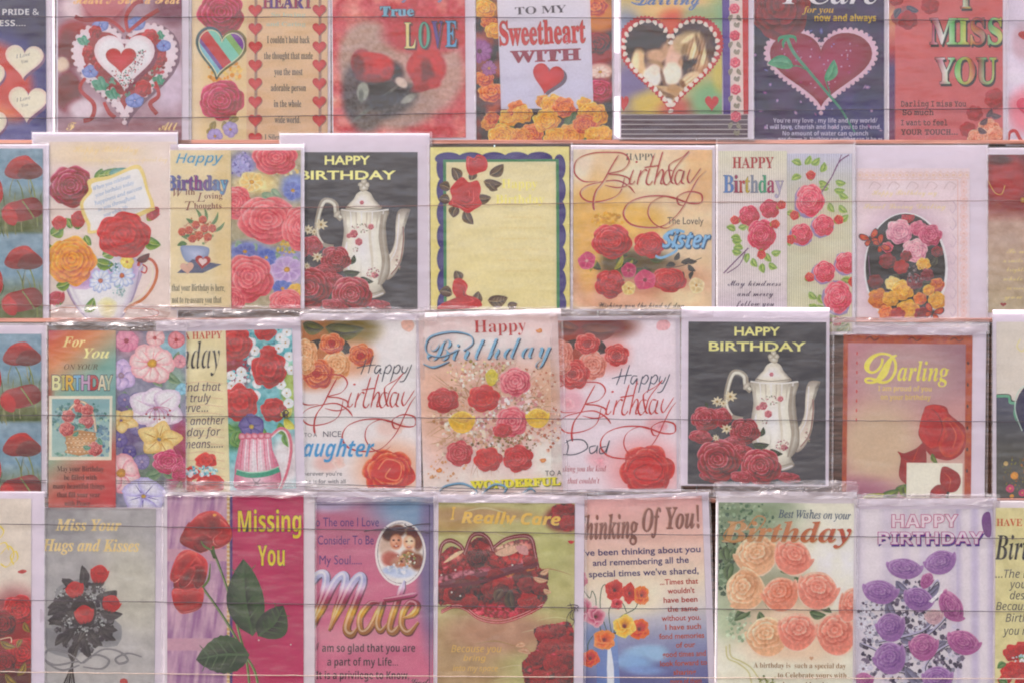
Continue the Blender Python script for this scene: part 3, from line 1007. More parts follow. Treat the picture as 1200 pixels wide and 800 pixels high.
heart(c, 641, 94, 37, 36, '#c8403e', 12, '#bd3a3c', None, hi='#d04a42')
c.open = None
c.begin('printed_shadow'); c.L -= 6; c.poly(heart_pts(644, 97, 38, 36, 12), '#7f6f7c'); c.L += 6; c.end()
c.blob(640, 160, 75, 32, '#5c4c52', '#64545a', 0, 26, 0.08, 3, name='printed_foliage')
leaves(c, [(600, 150, 24, 12, 190), (628, 150, 26, 12, -60), (662, 150, 26, 14, -70), (668, 160, 20, 10, 10), (622, 140, 16, 8, 190), (600, 140, 14, 8, 90)], '#5a6a50', '#7f8a68')
for i, (x, y, r) in enumerate(((596, 138, 12), (606, 128, 12), (612, 134, 12), (636, 119, 9), (648, 124, 15), (660, 126, 14), (684, 122, 9), (572, 145, 9), (588, 160, 17), (622, 158, 15), (640, 142, 16), (668, 160, 17),
                              (694, 136, 18), (684, 146, 14), (706, 158, 12), (610, 160, 12), (650, 162, 14), (576, 138, 9), (694, 158, 10))):
    rose(c, x, y, r, (YEL, ORG, YEL, ('#b0603a', '#d9964e', '#ecc48a'))[i % 4], i + 3, 0.88, rings=5, ruffle=0.3)
c.sleeve(556, -66, 730, 168)

# -- Darling couple heart
c = Card('greeting_card', 'rainbow card reading Darling with brown photo of embracing couple in red heart', 728, -60, 876, 161, D1 + 0.005)
c.envelope(720, -62, 883, 163)
def f(X, Y):
    b = soft(X, Y, '#c8b080', [(735, 40, 20, 30, '#9a9ab0', 1), (790, 6, 44, 18, '#dcb888', 0.9), (850, 40, 26, 40, '#8fae8e', 1), (790, 30, 20, 18, '#cf6a54', 0.9), (740, 100, 22, 30, '#8c7ca0', 1),
                              (762, 122, 24, 14, '#d0b46a', 1), (800, 130, 26, 14, '#c86a62', 1), (832, 120, 24, 24, '#8fae88', 1), (845, 84, 10, 24, '#ccb870', 1), (820, 20, 20, 12, '#a8ac88', 1)])
    return b
c.panel(728, -60, 846, 134, f, 2)
front0 = c.front
for (x0, x1, cl) in ((845.5, 854, '#73609a'), (854, 869, '#d9c4c0'), (869, 877, '#c04c54')):
    c.clip = (728, -60, 877, 161)
    c.poly([(x0, -60), (x1, -60), (x1 + 2, 134), (x0 + 2, 134)], cl, 'printed_band')
for i in range(6):
    y = -22 + i * 31.5
    rose(c, 860 + i * 0.4, y + 1, 6.5, PINK, i, rings=3); leaves(c, [(858, y + 8, 9, 5, 110), (864, y + 8, 9, 5, 60), (866, y + 17, 7, 4, 100), (861, y + 17, 7, 4, 70)], '#8a8078', '#a89c90')
c.panel(728, 134.3, 876, 161, lambda X, Y: np.where((((Y - 134.3) % 5.6) < 0.9)[..., None], hexc('#c8b8bc'), hexc('#6f5f68')), 0.45, 'card_base')
c.clip = (728, -60, 877, 134)
c.text('Darling', 744, 6, 76, 22, 'script', '#7a86b0', bold=0.01)
c.stroke([(740, 3), (748, 6), (757, 5), (768, -2)], 1.6, '#7a86b0', name='printed_line')
lace_heart(c, 786, 78, 122, 116, '#c04458', 90, 1.3)
heart(c, 786, 77, 108, 103, '#62534f', name='printed_photo')
def couple(X, Y):
    b = soft(X, Y, '#5e4c4c', [(812, 38, 26, 9, '#665450', 1), (760, 52, 26, 10, '#564648', 1),
        (748.5, 79, 9.5, 21, '#d4b08c', .4, 4), (745, 74, 4, 14, '#e2c6a8', .9, 4), (758.5, 68, 3.5, 9, '#7c6460', .8, 8),
        (771, 66, 13, 8, '#c8a086', .6, 8), (783, 60, 9, 10, '#bc957c', .7, 20), (786, 50, 5, 8, '#a8876e', .6, 5), (785, 51, 1.8, 4, '#6f5548', .9, 5), (790, 42, 9, 6, '#54444a', .9),
        (769, 77, 10, 6, '#ac886c', .8, 20), (763, 80, 7, 5, '#9a7c74', .8, 30), (781.5, 73, 5.5, 3.6, '#6c5048', .9, -25),
        (792, 60, 9, 14, '#d2aa98', .5, 18), (788, 72, 9, 9, '#d4aea0', .7, 10), (796, 50, 7, 8, '#c8a890', .8, 20),
        (806, 51, 17, 13, '#b89c7c', .6, -24), (820, 66, 14, 24, '#b0886c', .6, -14), (813, 60, 3, 20, '#e4cca4', .9, 16), (806, 46, 10, 3, '#d8c09c', .9, -36), (825, 66, 2.2, 18, '#e2caa6', .9, 14), (818, 52, 2.4, 12, '#8c6e58', .9, -12),
        (832, 60, 5, 16, '#6f5850', .9, -10), (802, 58, 3.4, 7, '#96785c', .9, 20), (807.7, 75.5, 10, 4.4, '#4f3832', .7, -30), (797, 76, 3, 8, '#b8907a', .9, 10), (826, 84, 6, 8, '#b07c60', .8, 20),
        (764, 91, 11, 13, '#e6cec6', .4, 8), (768, 82, 7, 6, '#e0c4ba', .7, 30), (787.5, 87, 12, 14, '#e4cabe', .45, 10), (777, 92, 2, 11, '#8a6c60', .9, -14), (757, 98, 3, 6, '#a88a80', .9, -20),
        (777, 107, 21, 6, '#c6a686', .4, 6), (792, 107, 11, 7, '#b8906c', .5, 20), (764, 103, 12, 2.4, '#94705a', .9, 14), (809, 95, 14, 9, '#d6b698', .4, -38), (800, 99, 3, 5, '#8c6850', .9, -20),
        (784, 112, 14, 2.2, '#8c6a54', .9, 24), (781, 121, 9, 6, '#e2d2ca', .5), (793, 116, 6, 3, '#c09878', .8, -40)])
    b = b * 1.03 + 0.012
    st = np.sin((X * 0.9 + Y * 0.25 + 2.0 * fbm(X, Y, 9, 4)) * 1.9) * np.clip(1 - np.hypot((X - 816) / 17, (Y - 64) / 26), 0, 1)   # strands of hair
    fi = np.sin((X * 0.75 + Y * 1.0) * 1.25) * np.clip(1 - np.hypot((X - 809) / 13, (Y - 95) / 9), 0, 1)                          # fingers
    return mott(X, Y, b + (0.13 * st + 0.12 * fi)[..., None], 4, 0.03, 6)
c.paint(heart_pts(786, 77, 106, 101, 0, 60), couple, 0.8, 'printed_couple')
c.begin('printed_lace')
S = np.array(heart_pts(786, 78, 110, 105, 0, 90) + [heart_pts(786, 78, 110, 105, 0, 90)[0]])
dd = np.concatenate([[0], np.cumsum(np.linalg.norm(np.diff(S, axis=0), axis=1))])
for i in range(46):
    t = dd[-1] * i / 46
    c.blob(np.interp(t, dd, S[:, 0]), np.interp(t, dd, S[:, 1]), 3.4, 2.6, '#e6d4cc', '#dcc6c0', i * 31, 8, 0.2, i)
c.end()
heart(c, 834, 122, 16, 18, '#c44a58'); heart(c, 731, 122, 12, 18, '#c44a58')
c.front = front0
c.sleeve(725, -66, 884, 165)

# -- I Care
c = Card('greeting_card', 'dark purple card reading I Care, single stem rose over lace heart', 882, -60, 1036, 164, D1 + 0.001)
c.envelope(878, -62, 1042, 166)
c.panel(882, -60, 1036, 164, lambda X, Y: mott(X, Y, soft(X, Y, '#64486f', [(900, 20, 60, 50, '#5c3f64', 0.8), (1000, 140, 60, 30, '#5c4e7c', 1)]), 14, 0.04, 7))
rr = random.Random(12)
c.begin('printed_sparkles')
for i in range(46):
    x, y = rr.uniform(884, 1034), rr.uniform(30, 160)
    c.blob(x, y, rr.uniform(.8, 2.6), rr.uniform(1.2, 4.5), rr.choice(['#a8b4dc', '#d8a8c0', '#8890c0', '#c07898']), '#6a5a88', rr.uniform(0, 180), 7)
c.end()
c.blob(914, 6, 31, 42, '#8a3046', '#7a2c44', 0, 24, .04, 2, name='printed_rose')
lace_heart(c, 962, 84, 130, 98, '#d8b4c4', 58, 2.6)
heart(c, 962, 83, 120, 88, '#a23a66', hi='#b04672', edge='#94345e', n=60)
rose(c, 914, 8, 36, ('#762a42', '#983246', '#b85464'), 5, 1.12, 0, 5, ruffle=.1)
for i in range(52):
    x, y = rr.uniform(915, 1018), rr.uniform(44, 105)
    if abs(x - 962) / 58 + abs(y - 70) / 50 < 1.1:
        if c.open is None: c.begin('printed_sparkles')
        c.blob(x, y, rr.uniform(.7, 1.8), rr.uniform(.7, 1.8), rr.choice(['#e6b8cc', '#a8a0d0', '#c85a70', '#f0d0dc']), '#a05080', 0, 6)
c.end()
c.stroke([(922, 44), (930, 62), (948, 84), (970, 110), (985, 128), (996, 146), (1002, 156)], 3.2, '#76a08a', name='printed_stem', taper=(1.3, 0.5), col2='#5a8878')
leaf(c, 930, 78, -31, 16, 6, '#4f8a70', '#7fae90', name='printed_leaf'); leaf(c, 967, 96, 28, 13, -68, '#4f8a70', '#80b090')
c.stroke([(944, 82), (936, 78), (928, 78)], 1.3, '#5a8f78', name='printed_stem'); c.stroke([(973, 110), (970, 102), (968, 96)], 1.3, '#5a8f78', name='printed_stem')
for s in ([(923, 44), (918, 50), (918, 57)], [(923, 43), (914, 45), (912, 50)], [(923, 43), (931, 44), (933, 50)]):
    c.stroke(s, 3.6, '#5f9a7c', name='printed_sepal', taper=(1, 0.2))
c.text('I Care', 917, 5, 112, 31, 'bolditalic', '#e0d0dc', vs=1.1)
c.text('for you', 940, 15.5, 37, 11, 'bolditalic', '#d8a840'); c.text('now and always', 954.5, 25, 72, 10.5, 'sansbold', '#dab444', bold=0.01)
for s, x, y, w in (("You're my love , my life and my world/", 906, 144, 122), ('I will love, cherish and hold you to the end.', 898, 151.5, 134), ('No amount of water can quench', 917, 159, 100), ("nor drown it. Nothing can wither can it be as", 912, 166, 122)):
    c.text(s, x, y, w, 7, 'sansbold', '#c8b8d0')
c.sleeve(877, -66, 1043, 167)

# -- I miss you
c = Card('greeting_card', 'salmon pink card reading I MISS YOU in rainbow capitals, roses in two corners', 1042, -60, 1175, 167, D1 + 0.004)
c.envelope(1041, -62, 1181, 169)
c.panel(1042, -60, 1175, 167, lambda X, Y: np.where((X < 1050)[..., None], vgrad(Y, [(0, '#a8605e'), (20, '#d8a888'), (60, '#b85a60'), (80, '#6a5a80'), (167, '#8a5a70')]), mott(X, Y, mix('#c8706e', '#c87478', (Y + 60) / 220), 14, 0.02, 5)))
c.blob(1060, 20, 15, 13, '#7f7480', '#b87070', 0, name='printed_foliage'); leaves(c, [(1062, 8, 16, 9, 20), (1056, 10, 14, 8, 120), (1068, 16, 12, 8, 70)], '#5c5c6c', '#857d84')
for (x, y, r, s) in ((1064, 24, 12, 2), (1090, 7, 11, 5), (1050, -2, 10, 3), (1166, 116, 13, 4), (1142, 133, 10, 8), (1134, 152, 10, 9)):
    rose(c, x, y, r, ('#8a2a40', '#b03448', '#cc5c68'), s, 0.95)
for (x, y, r, s) in ((1158, 150, 13, 5), (1148, 162, 15, 7), (1168, 158, 12, 2)):
    rose(c, x, y, r, PCH, s, 0.8)
leaves(c, [(1148, 146, 12, 7, -40), (1146, 150, 12, 7, 30), (1156, 138, 12, 7, -60), (1160, 134, 14, 7, 10)], '#6a5560', '#8a7478')
def rb_(u, v):
    cs = ['#a83a58', '#e0d8d8', '#7fb87a', '#c8c070', '#b84a58', '#86c090', '#c8b060']
    k = u * 5.9; i = int(k)
    return mix(mix(cs[i], cs[i + 1], k - i), '#e8e0c8', 0.25 * sin(v * 6))
for s, x, y, w in (('I', 1126, 10, 11), ('MISS', 1090, 52, 84), ('YOU', 1096, 98, 71)):
    c.text(s, x, y, w, 46 if s != 'I' else 40, 'serif', rb_, outline='#5a4a58', ow=0.014, shadow='#4c4254', sh=(1.6, 2.4), bold=0.012, vs=0.94)
for s, y, w, x in (('Darling I miss You', 125, 76, 1056), ('So much', 135, 36, 1058), ('I want to feel', 147, 54, 1056), ('YOUR TOUCH...', 158, 66, 1056)):
    c.text(s, x, y, w, 10.5, 'slab', '#5c4450', bold=0.012)
c.sleeve(1040, -66, 1182, 170)

# -- right edge of row 1
c = Card('greeting_card', 'pale card with pink heart tips, cut off at right end of top row', 1180, -60, 1300, 169, D1 + 0.002)
c.envelope(1179, -62, 1304, 171)
c.panel(1180, -60, 1300, 169, lambda X, Y: mott(X, Y, soft(X, Y, '#d6c4d2', [(1198, 50, 12, 20, '#c9a8b4', 0.8), (1205, 130, 24, 26, '#d88a98', 0.8)]), 30, 0.05, 2))
heart(c, 1204, 44, 22, 14, '#b84450'); heart(c, 1206, 128, 30, 26, '#cf6478', hi='#dc8494')
c.stroke([(1181, 168), (1183, 156), (1190, 154), (1196, 164), (1204, 170)], 4, '#c0505a', name='printed_ribbon')
c.sleeve(1178, -66, 1304, 172)

# =================================================================== ROW 2
D2 = 0.012
def poppies(c, x0, y0):
    """one picture of two poppies on a blue grey field, repeated down the card"""
    for k in range(2):
        y = y0 + k * 105
        c.begin('printed_grass')
        r = random.Random(k + 3)
        for i in range(30):
            x = x0 + r.uniform(-60, 50); yy = y + r.uniform(50, 104)
            c.stroke([(x, yy), (x + r.uniform(-4, 4), yy - 12), (x + r.uniform(-8, 8), yy - r.uniform(16, 34))], 1.1, r.choice(['#7a8058', '#8f8e6c', '#69704e', '#a09a78']), 3, (1, 0.2))
        c.end()
        c.stroke([(x0 + 44, y + 90), (x0 + 40, y + 50), (x0 + 33, y + 30)], 1.6, '#8f9468', name='printed_stem')
        c.stroke([(x0 + 30, y + 86), (x0 + 26, y + 50), (x0 + 20, y + 36)], 1.3, '#7f8660', name='printed_stem')
        c.begin('printed_poppy')
        c.poly([(x0 + 5, y + 27), (x0 + 14, y + 12), (x0 + 30, y + 7), (x0 + 40, y + 14), (x0 + 50, y + 24), (x0 + 46, y + 32), (x0 + 30, y + 34), (x0 + 14, y + 34)], lambda x, yy: mix('#bf443f', '#8f3a3a', (yy - y - 7) / 30), n=4)
        c.poly([(x0 + 20, y + 30), (x0 + 28, y + 18), (x0 + 42, y + 17), (x0 + 50, y + 26), (x0 + 44, y + 33), (x0 + 30, y + 35)], lambda x, yy: mix('#93403f', '#7c3a3c', (yy - y - 17) / 18), n=4)
        c.stroke([(x0 + 14, y + 14), (x0 + 26, y + 10), (x0 + 38, y + 14)], 1.2, '#cf5a50')
        c.end()
        c.begin('printed_poppy')
        c.poly([(x0 + 2, y + 74), (x0 + 8, y + 64), (x0 + 20, y + 60), (x0 + 40, y + 56), (x0 + 50, y + 66), (x0 + 48, y + 76), (x0 + 34, y + 82), (x0 + 16, y + 84)], lambda x, yy: mix('#b8463f', '#8a3f3c', (x - x0) / 50), n=4)
        c.poly([(x0 + 2, y + 76), (x0 + 10, y + 66), (x0 + 20, y + 76), (x0 + 18, y + 88), (x0 + 8, y + 86)], lambda x, yy: mix('#cb5244', '#b8423c', (yy - y - 66) / 20), n=4)
        c.stroke([(x0 + 26, y + 60), (x0 + 32, y + 68), (x0 + 40, y + 80)], 1.6, '#8f9468')
        c.end()
        c.poly([(x0 - 6, y + 34), (x0 + 2, y + 40), (x0 + 3, y + 58), (x0 - 6, y + 64)], '#b8443f', 'printed_poppy', n=3)
def poppy_bg(y0):
    def g(X, Y):
        v = ((Y - y0) % 105) / 105
        b = vgrad(v, [(0, '#8f9fae'), (0.45, '#8aa0b2'), (0.62, '#8c9488'), (0.85, '#7c7c60'), (0.97, '#747a5e'), (1, '#8f9fae')])
        return mott(X, Y, b, 6, 0.07, 4)
    return g
c = Card('greeting_card', 'red poppies on blue card at left edge, second row from top', -60, 175, 50, 378, D2 + 0.004)
c.envelope(-64, 170, 57, 380)
c.panel(-60, 175, 50, 378, poppy_bg(170))
poppies(c, 0, 176)
c.sleeve(-66, 168, 57, 381)

# -- cup with roses
c = Card('greeting_card', 'card with crimson, red and yellow roses and blue daisies in a gold rimmed teacup', 58, 167, 207, 377, D2 + 0.001)
c.envelope(38, 156, 208, 378); c.envelope(42, 160, 205, 378, M_ENVW, back=0.0006)
c.panel(58, 167, 207, 377, lambda X, Y: mott(X, Y, soft(X, Y, '#dcc8c4', [(110, 180, 60, 14, '#ddc6b4', 1), (120, 365, 60, 18, '#cdb8b4', 1)]), 20, 0.015, 3))
c.text('Happy Birthday', 86, 179, 76, 11, 'script', '#dcc096', mat=M_FOIL); c.text('Thinking of you on your special day', 96, 190, 100, 9, 'script', '#dcc4a4', mat=M_FOIL)
# cup and saucer
c.begin('printed_saucer')
c.fan((120, 372), [(60, 366), (75, 360), (130, 358), (180, 362), (200, 366), (196, 372), (150, 382), (90, 384), (60, 378)], '#ddd0cc', '#c8a8a0')
c.stroke([(58, 364), (74, 360), (90, 361)], 1.2, '#b06a58'); c.stroke([(58, 377), (90, 376), (140, 374), (176, 371), (186, 367), (178, 362), (150, 361)], 1.6, '#b86850')
c.end()
c.begin('printed_cup')
cp = spline([(72, 316), (76, 334), (84, 352), (96, 368), (108, 377), (138, 377), (150, 362), (160, 340), (166, 306), (120, 300), (84, 304)], 4, True)
c.fan((120, 344), cp, '#ebe2df', np.array([mix('#dccfd6', '#a894b4', min(1, abs(p[0] - 122) / 44)) for p in cp]), 0.72, '#e4d8da')
c.blob(106, 326, 30, 12, '#b088b8', '#cdb0cc', -8); c.blob(150, 318, 12, 14, '#a884b4', '#cbb4cc', 20); c.blob(126, 360, 12, 12, '#dfca84', '#e2d4c4', 0)
c.stroke([(75, 324), (80, 342), (90, 360), (104, 374)], 1.6, '#9c86a0', 6, (.6, .6)); c.stroke([(163, 318), (158, 342), (148, 364), (138, 376)], 1.4, '#9a8aa4', 6, (.6, .6))
c.stroke([(82, 336), (88, 350), (98, 364)], 3, '#f0eaea')
c.end()
c.begin('printed_cup_handle')
c.stroke([(162, 312), (164, 306), (172, 303), (180, 307), (184, 318), (180, 334), (168, 350), (150, 360), (146, 366)], 3.4, '#b8583f', prof=None, col2='#c88a68')
c.stroke([(163, 316), (168, 310), (175, 308), (179, 318), (176, 332), (164, 348), (150, 357)], 1.3, '#e6cfc0')
c.stroke([(165, 318), (170, 320), (172, 314), (167, 310)], 1.8, '#b8583f')
c.end()
leaves(c, [(112, 212, 16, 12, -60), (116, 206, 24, 12, -20), (128, 204, 18, 11, -8), (60, 276, 18, 16, -40), (168, 280, 22, 15, 20), (112, 306, 22, 14, 10), (64, 292, 16, 12, 170), (120, 300, 18, 13, -30),
           (66, 336, 18, 12, -20), (100, 366, 20, 12, -60), (108, 376, 14, 9, -10), (84, 268, 14, 10, -120), (100, 276, 14, 10, 60), (62, 345, 16, 10, 40)], '#4e7a44', '#a4b060', vein='#c8c890')
leaves(c, [(128, 204, 22, 12, -16), (150, 292, 12, 9, 60)], '#5a8a8a', '#94b4ac')
rose(c, 84, 219, 27, ('#7f2440', '#a83a5a', '#dc94a8'), 3, 0.92, 0, 6, ruffle=0.18)
rose(c, 145, 276, 32, ('#a02030', '#c62c3a', '#dc6066'), 8, 0.86, 0, 6, ruffle=0.14)
rose(c, 84, 306, 29, ('#b8682c', '#dc9840', '#eebf6c'), 5, 1.0, 0, 6, ruffle=0.18)
bud(c, 70, 262, 17, 18, -10, ('#9a2838', '#c83844', '#e09090'), 3, '#5f8a4a'); bud(c, 92, 258, 17, 22, 8, ('#8c2038', '#c02c40', '#d86470'), 4, '#5f8a4a')
bud(c, 179, 251, 13, 20, 40, ('#8a2440', '#b83a54', '#d8889a'), 5, '#8aa050'); bud(c, 66, 350, 22, 18, -20, ('#96304c', '#c04864', '#e0a0a8'), 6, '#5f8a4a')
for (x, y, r) in ((118, 329, 14), (143, 323, 15)):
    daisy(c, x, y, r, 12, '#e0dcec', '#7a86bc', '#c87838', 5, 0.95)
daisy(c, 149, 307, 8, 6, '#e8d080', '#d8b048', '#c89040'); spray(c, 135, 312, 8, 8, 26, ['#8ca0b0', '#b0c0c8', '#6f8a8a'], (0.8, 1.8), 6); spray(c, 139, 342, 7, 8, 30, ['#a8b8bc', '#c8ccd0', '#90a4a4'], (0.8, 1.6), 9)
leaf(c, 160, 306, 18, 9, -30, '#6a3038', '#8a4048')
tag = [(107, 214), (157, 197), (164, 200), (170, 216), (176, 240), (172, 246), (154, 252), (138, 246), (122, 258), (108, 272), (98, 250), (95, 240)]
c.begin('printed_note')
c.poly(spline([(104, 211), (130, 206), (158, 194), (168, 200), (174, 222), (181, 242), (174, 250), (110, 274), (102, 264), (94, 240), (104, 224)], 5, True), '#dcc488')
c.poly(spline([(108, 216), (130, 210), (157, 199), (165, 204), (171, 224), (176, 240), (170, 246), (112, 270), (106, 262), (98, 240), (108, 226)], 5, True), '#e2d4d4')
c.end()
for i, (s, x, y, w) in enumerate((('When you celebrate', 110, 224, 46), ('your birthday today', 112, 232, 48), ('happiness and success', 112, 241, 58), ('to you throughout', 116, 248, 46), ('your whole life', 122, 255, 30))):
    c.text(s, x, y, w, 6.4, 'italic', '#9aa8c4', rot=19, bold=0.01)
# red rose overlaps the note
rose(c, 145, 276, 32, ('#a02030', '#c62c3a', '#dc6066'), 8, 0.86, 0, 6, ruffle=0.14)
c.sleeve(37, 154, 209, 379, seam=1.6)

# -- loving thoughts two panel
c = Card('greeting_card', 'two panel card, half reading With Loving Thoughts, half filled with pink roses', 208, 177, 352, 362, D2 + 0.004)
c.envelope(200, 170, 356, 363); c.envelope(206, 173, 354, 363, M_ENVW, back=0.0007)
c.panel(271, 177, 352, 362, lambda X, Y: mott(X, Y, soft(X, Y, '#b0a48c', [(285, 195, 16, 16, '#9a94c0', 0.8), (310, 180, 12, 10, '#d8c8b0', 1), (345, 220, 16, 16, '#8e98c8', 0.8), (300, 215, 24, 12, '#dcc490', 0.8),
      (290, 295, 26, 12, '#8088c0', 0.8), (330, 300, 26, 10, '#8a90bc', 0.8), (335, 320, 20, 24, '#b4a0c8', 0.8), (342, 345, 10, 12, '#dcc078', 0.8)]), 5, 0.12, 3), 1.8)
spray(c, 282, 194, 12, 16, 60, ['#9c90c0', '#7f74a8', '#b8acd0'], (1, 2.4), 2); spray(c, 330, 200, 20, 8, 40, ['#e8d8b8', '#d8b878', '#e8e0d0'], (1, 2.6), 2); spray(c, 338, 290, 14, 10, 40, ['#d8c070', '#c8a850', '#90a070'], (1, 2.6), 7)
leaves(c, [(306, 228, 20, 12, 10), (318, 222, 16, 10, 40), (278, 282, 16, 10, 60), (312, 296, 18, 10, 10), (344, 300, 14, 9, 60), (326, 352, 14, 10, -30), (300, 285, 14, 9, 100)], '#7a9080', '#a8b89c')
for (x, y, r, p, q) in ((295, 214, 15, '#eee0c0', '#dcb878'), (343, 224, 13, '#a0a4d0', '#6c76b4'), (287, 295, 13, '#9498c8', '#6a70ac'), (312, 302, 12, '#8c96cc', '#5f6cb0'), (336, 316, 19, '#dcc8dc', '#b090bc'), (346, 282, 9, '#e8d080', '#d0a850'), (331, 338, 12, '#8890c8', '#6070b0'), (347, 340, 10, '#e6cc80', '#d4a850'), (322, 190, 9, '#e8dcc0', '#d8c090')):
    daisy(c, x, y, r, 8, q, p, '#d8a850', 8, 1.1, 0.85, seed=int(x))
RP = ('#b8485a', '#d87078', '#eaacac')
for (x, y, r, sq, s) in ((322, 186, 27, .75, 2), (276, 238, 20, 1, 9), (314, 258, 36, .78, 3), (352, 268, 22, 1.2, 6), (291, 326, 30, .95, 4), (336, 354, 22, .7, 5), (272, 352, 16, 1, 8)):
    rose(c, x, y, r, RP, s, sq, 4, 6)
c.panel(200, 177, 271, 360, lambda X, Y: mott(X, Y, soft(X, Y, '#dac6a8', [(262, 260, 12, 110, '#d6be98', 1)]), 20, 0.01), 4, lift=0.0016, name='card_flap')
c.text('Happy', 207, 192, 54, 15, 'sansitalic', '#6a9cc0', bold=0.012, shear=0.1, rot=1)
c.text('Birthday', 195, 223, 72, 24, 'serif', lambda u, v: mix(mix('#6a86b8', '#9a5a8c', min(1, u * 2.0)), '#74b0cc', max(0, u * 2 - 1)), outline='#4f5080', ow=0.02, shadow='#8a86a0', sh=(1.2, 1))
for s, x, y, w, z in (('W', 203, 231, 13, 14), ('ith', 218, 229, 11, 10), ('L', 231, 237, 10, 15), ('oving', 240, 233.5, 21, 9.5), ('T', 217, 247, 11, 15), ('houghts', 228, 245, 32, 9.5)):
    c.text(s, x, y, w, z, 'italic' if len(s) == 1 else 'serif', '#8a6060')
leaves(c, [(226, 282, 14, 6, 200), (230, 270, 18, 6, 230), (240, 264, 20, 4, 270), (246, 266, 20, 4, 300), (250, 272, 18, 4, 320), (220, 286, 12, 6, 170), (236, 262, 18, 4, 250)], '#5f7a60', '#8a9a74')
spray(c, 234, 270, 18, 16, 70, ['#6a8468', '#8a9a78', '#b07a60', '#c8a08a'], (1, 2.4), 4, 'printed_foliage', ['#8a9070', '#c08a70'])
for (x, y) in ((222, 270), (230, 264), (240, 268), (234, 276), (244, 278), (226, 280), (249, 268), (214, 272), (238, 258)):
    rose(c, x, y, 5, ('#a04a40', '#c46a58', '#dc9a88'), int(x), rings=3)
c.fan((229, 298), spline([(212, 290), (222, 288), (240, 289), (246, 293), (242, 304), (232, 309), (218, 306)], 4, True), '#c0c0d4', '#8f96b4', name='printed_bowl')
c.poly([(208, 320), (226, 304), (260, 310), (238, 320)], '#6f7088', 'printed_gift'); heart(c, 238, 308, 18, 16, '#b04a58', 6); heart(c, 238, 307.5, 10, 9, '#dcc0c0', 6); heart(c, 220, 315, 16, 14, '#d0a89a', -6)
for s, y, w in (('that your Birthday is here,', 341, 62), ('not to re-assure you that', 355, 58), ('I care', 366, 20)):
    c.text(s, 202 if w > 30 else 205, y, w, 12, 'serif', '#66605c', bold=-0.008)
c.sleeve(199, 169, 357, 364, seam=2.4)

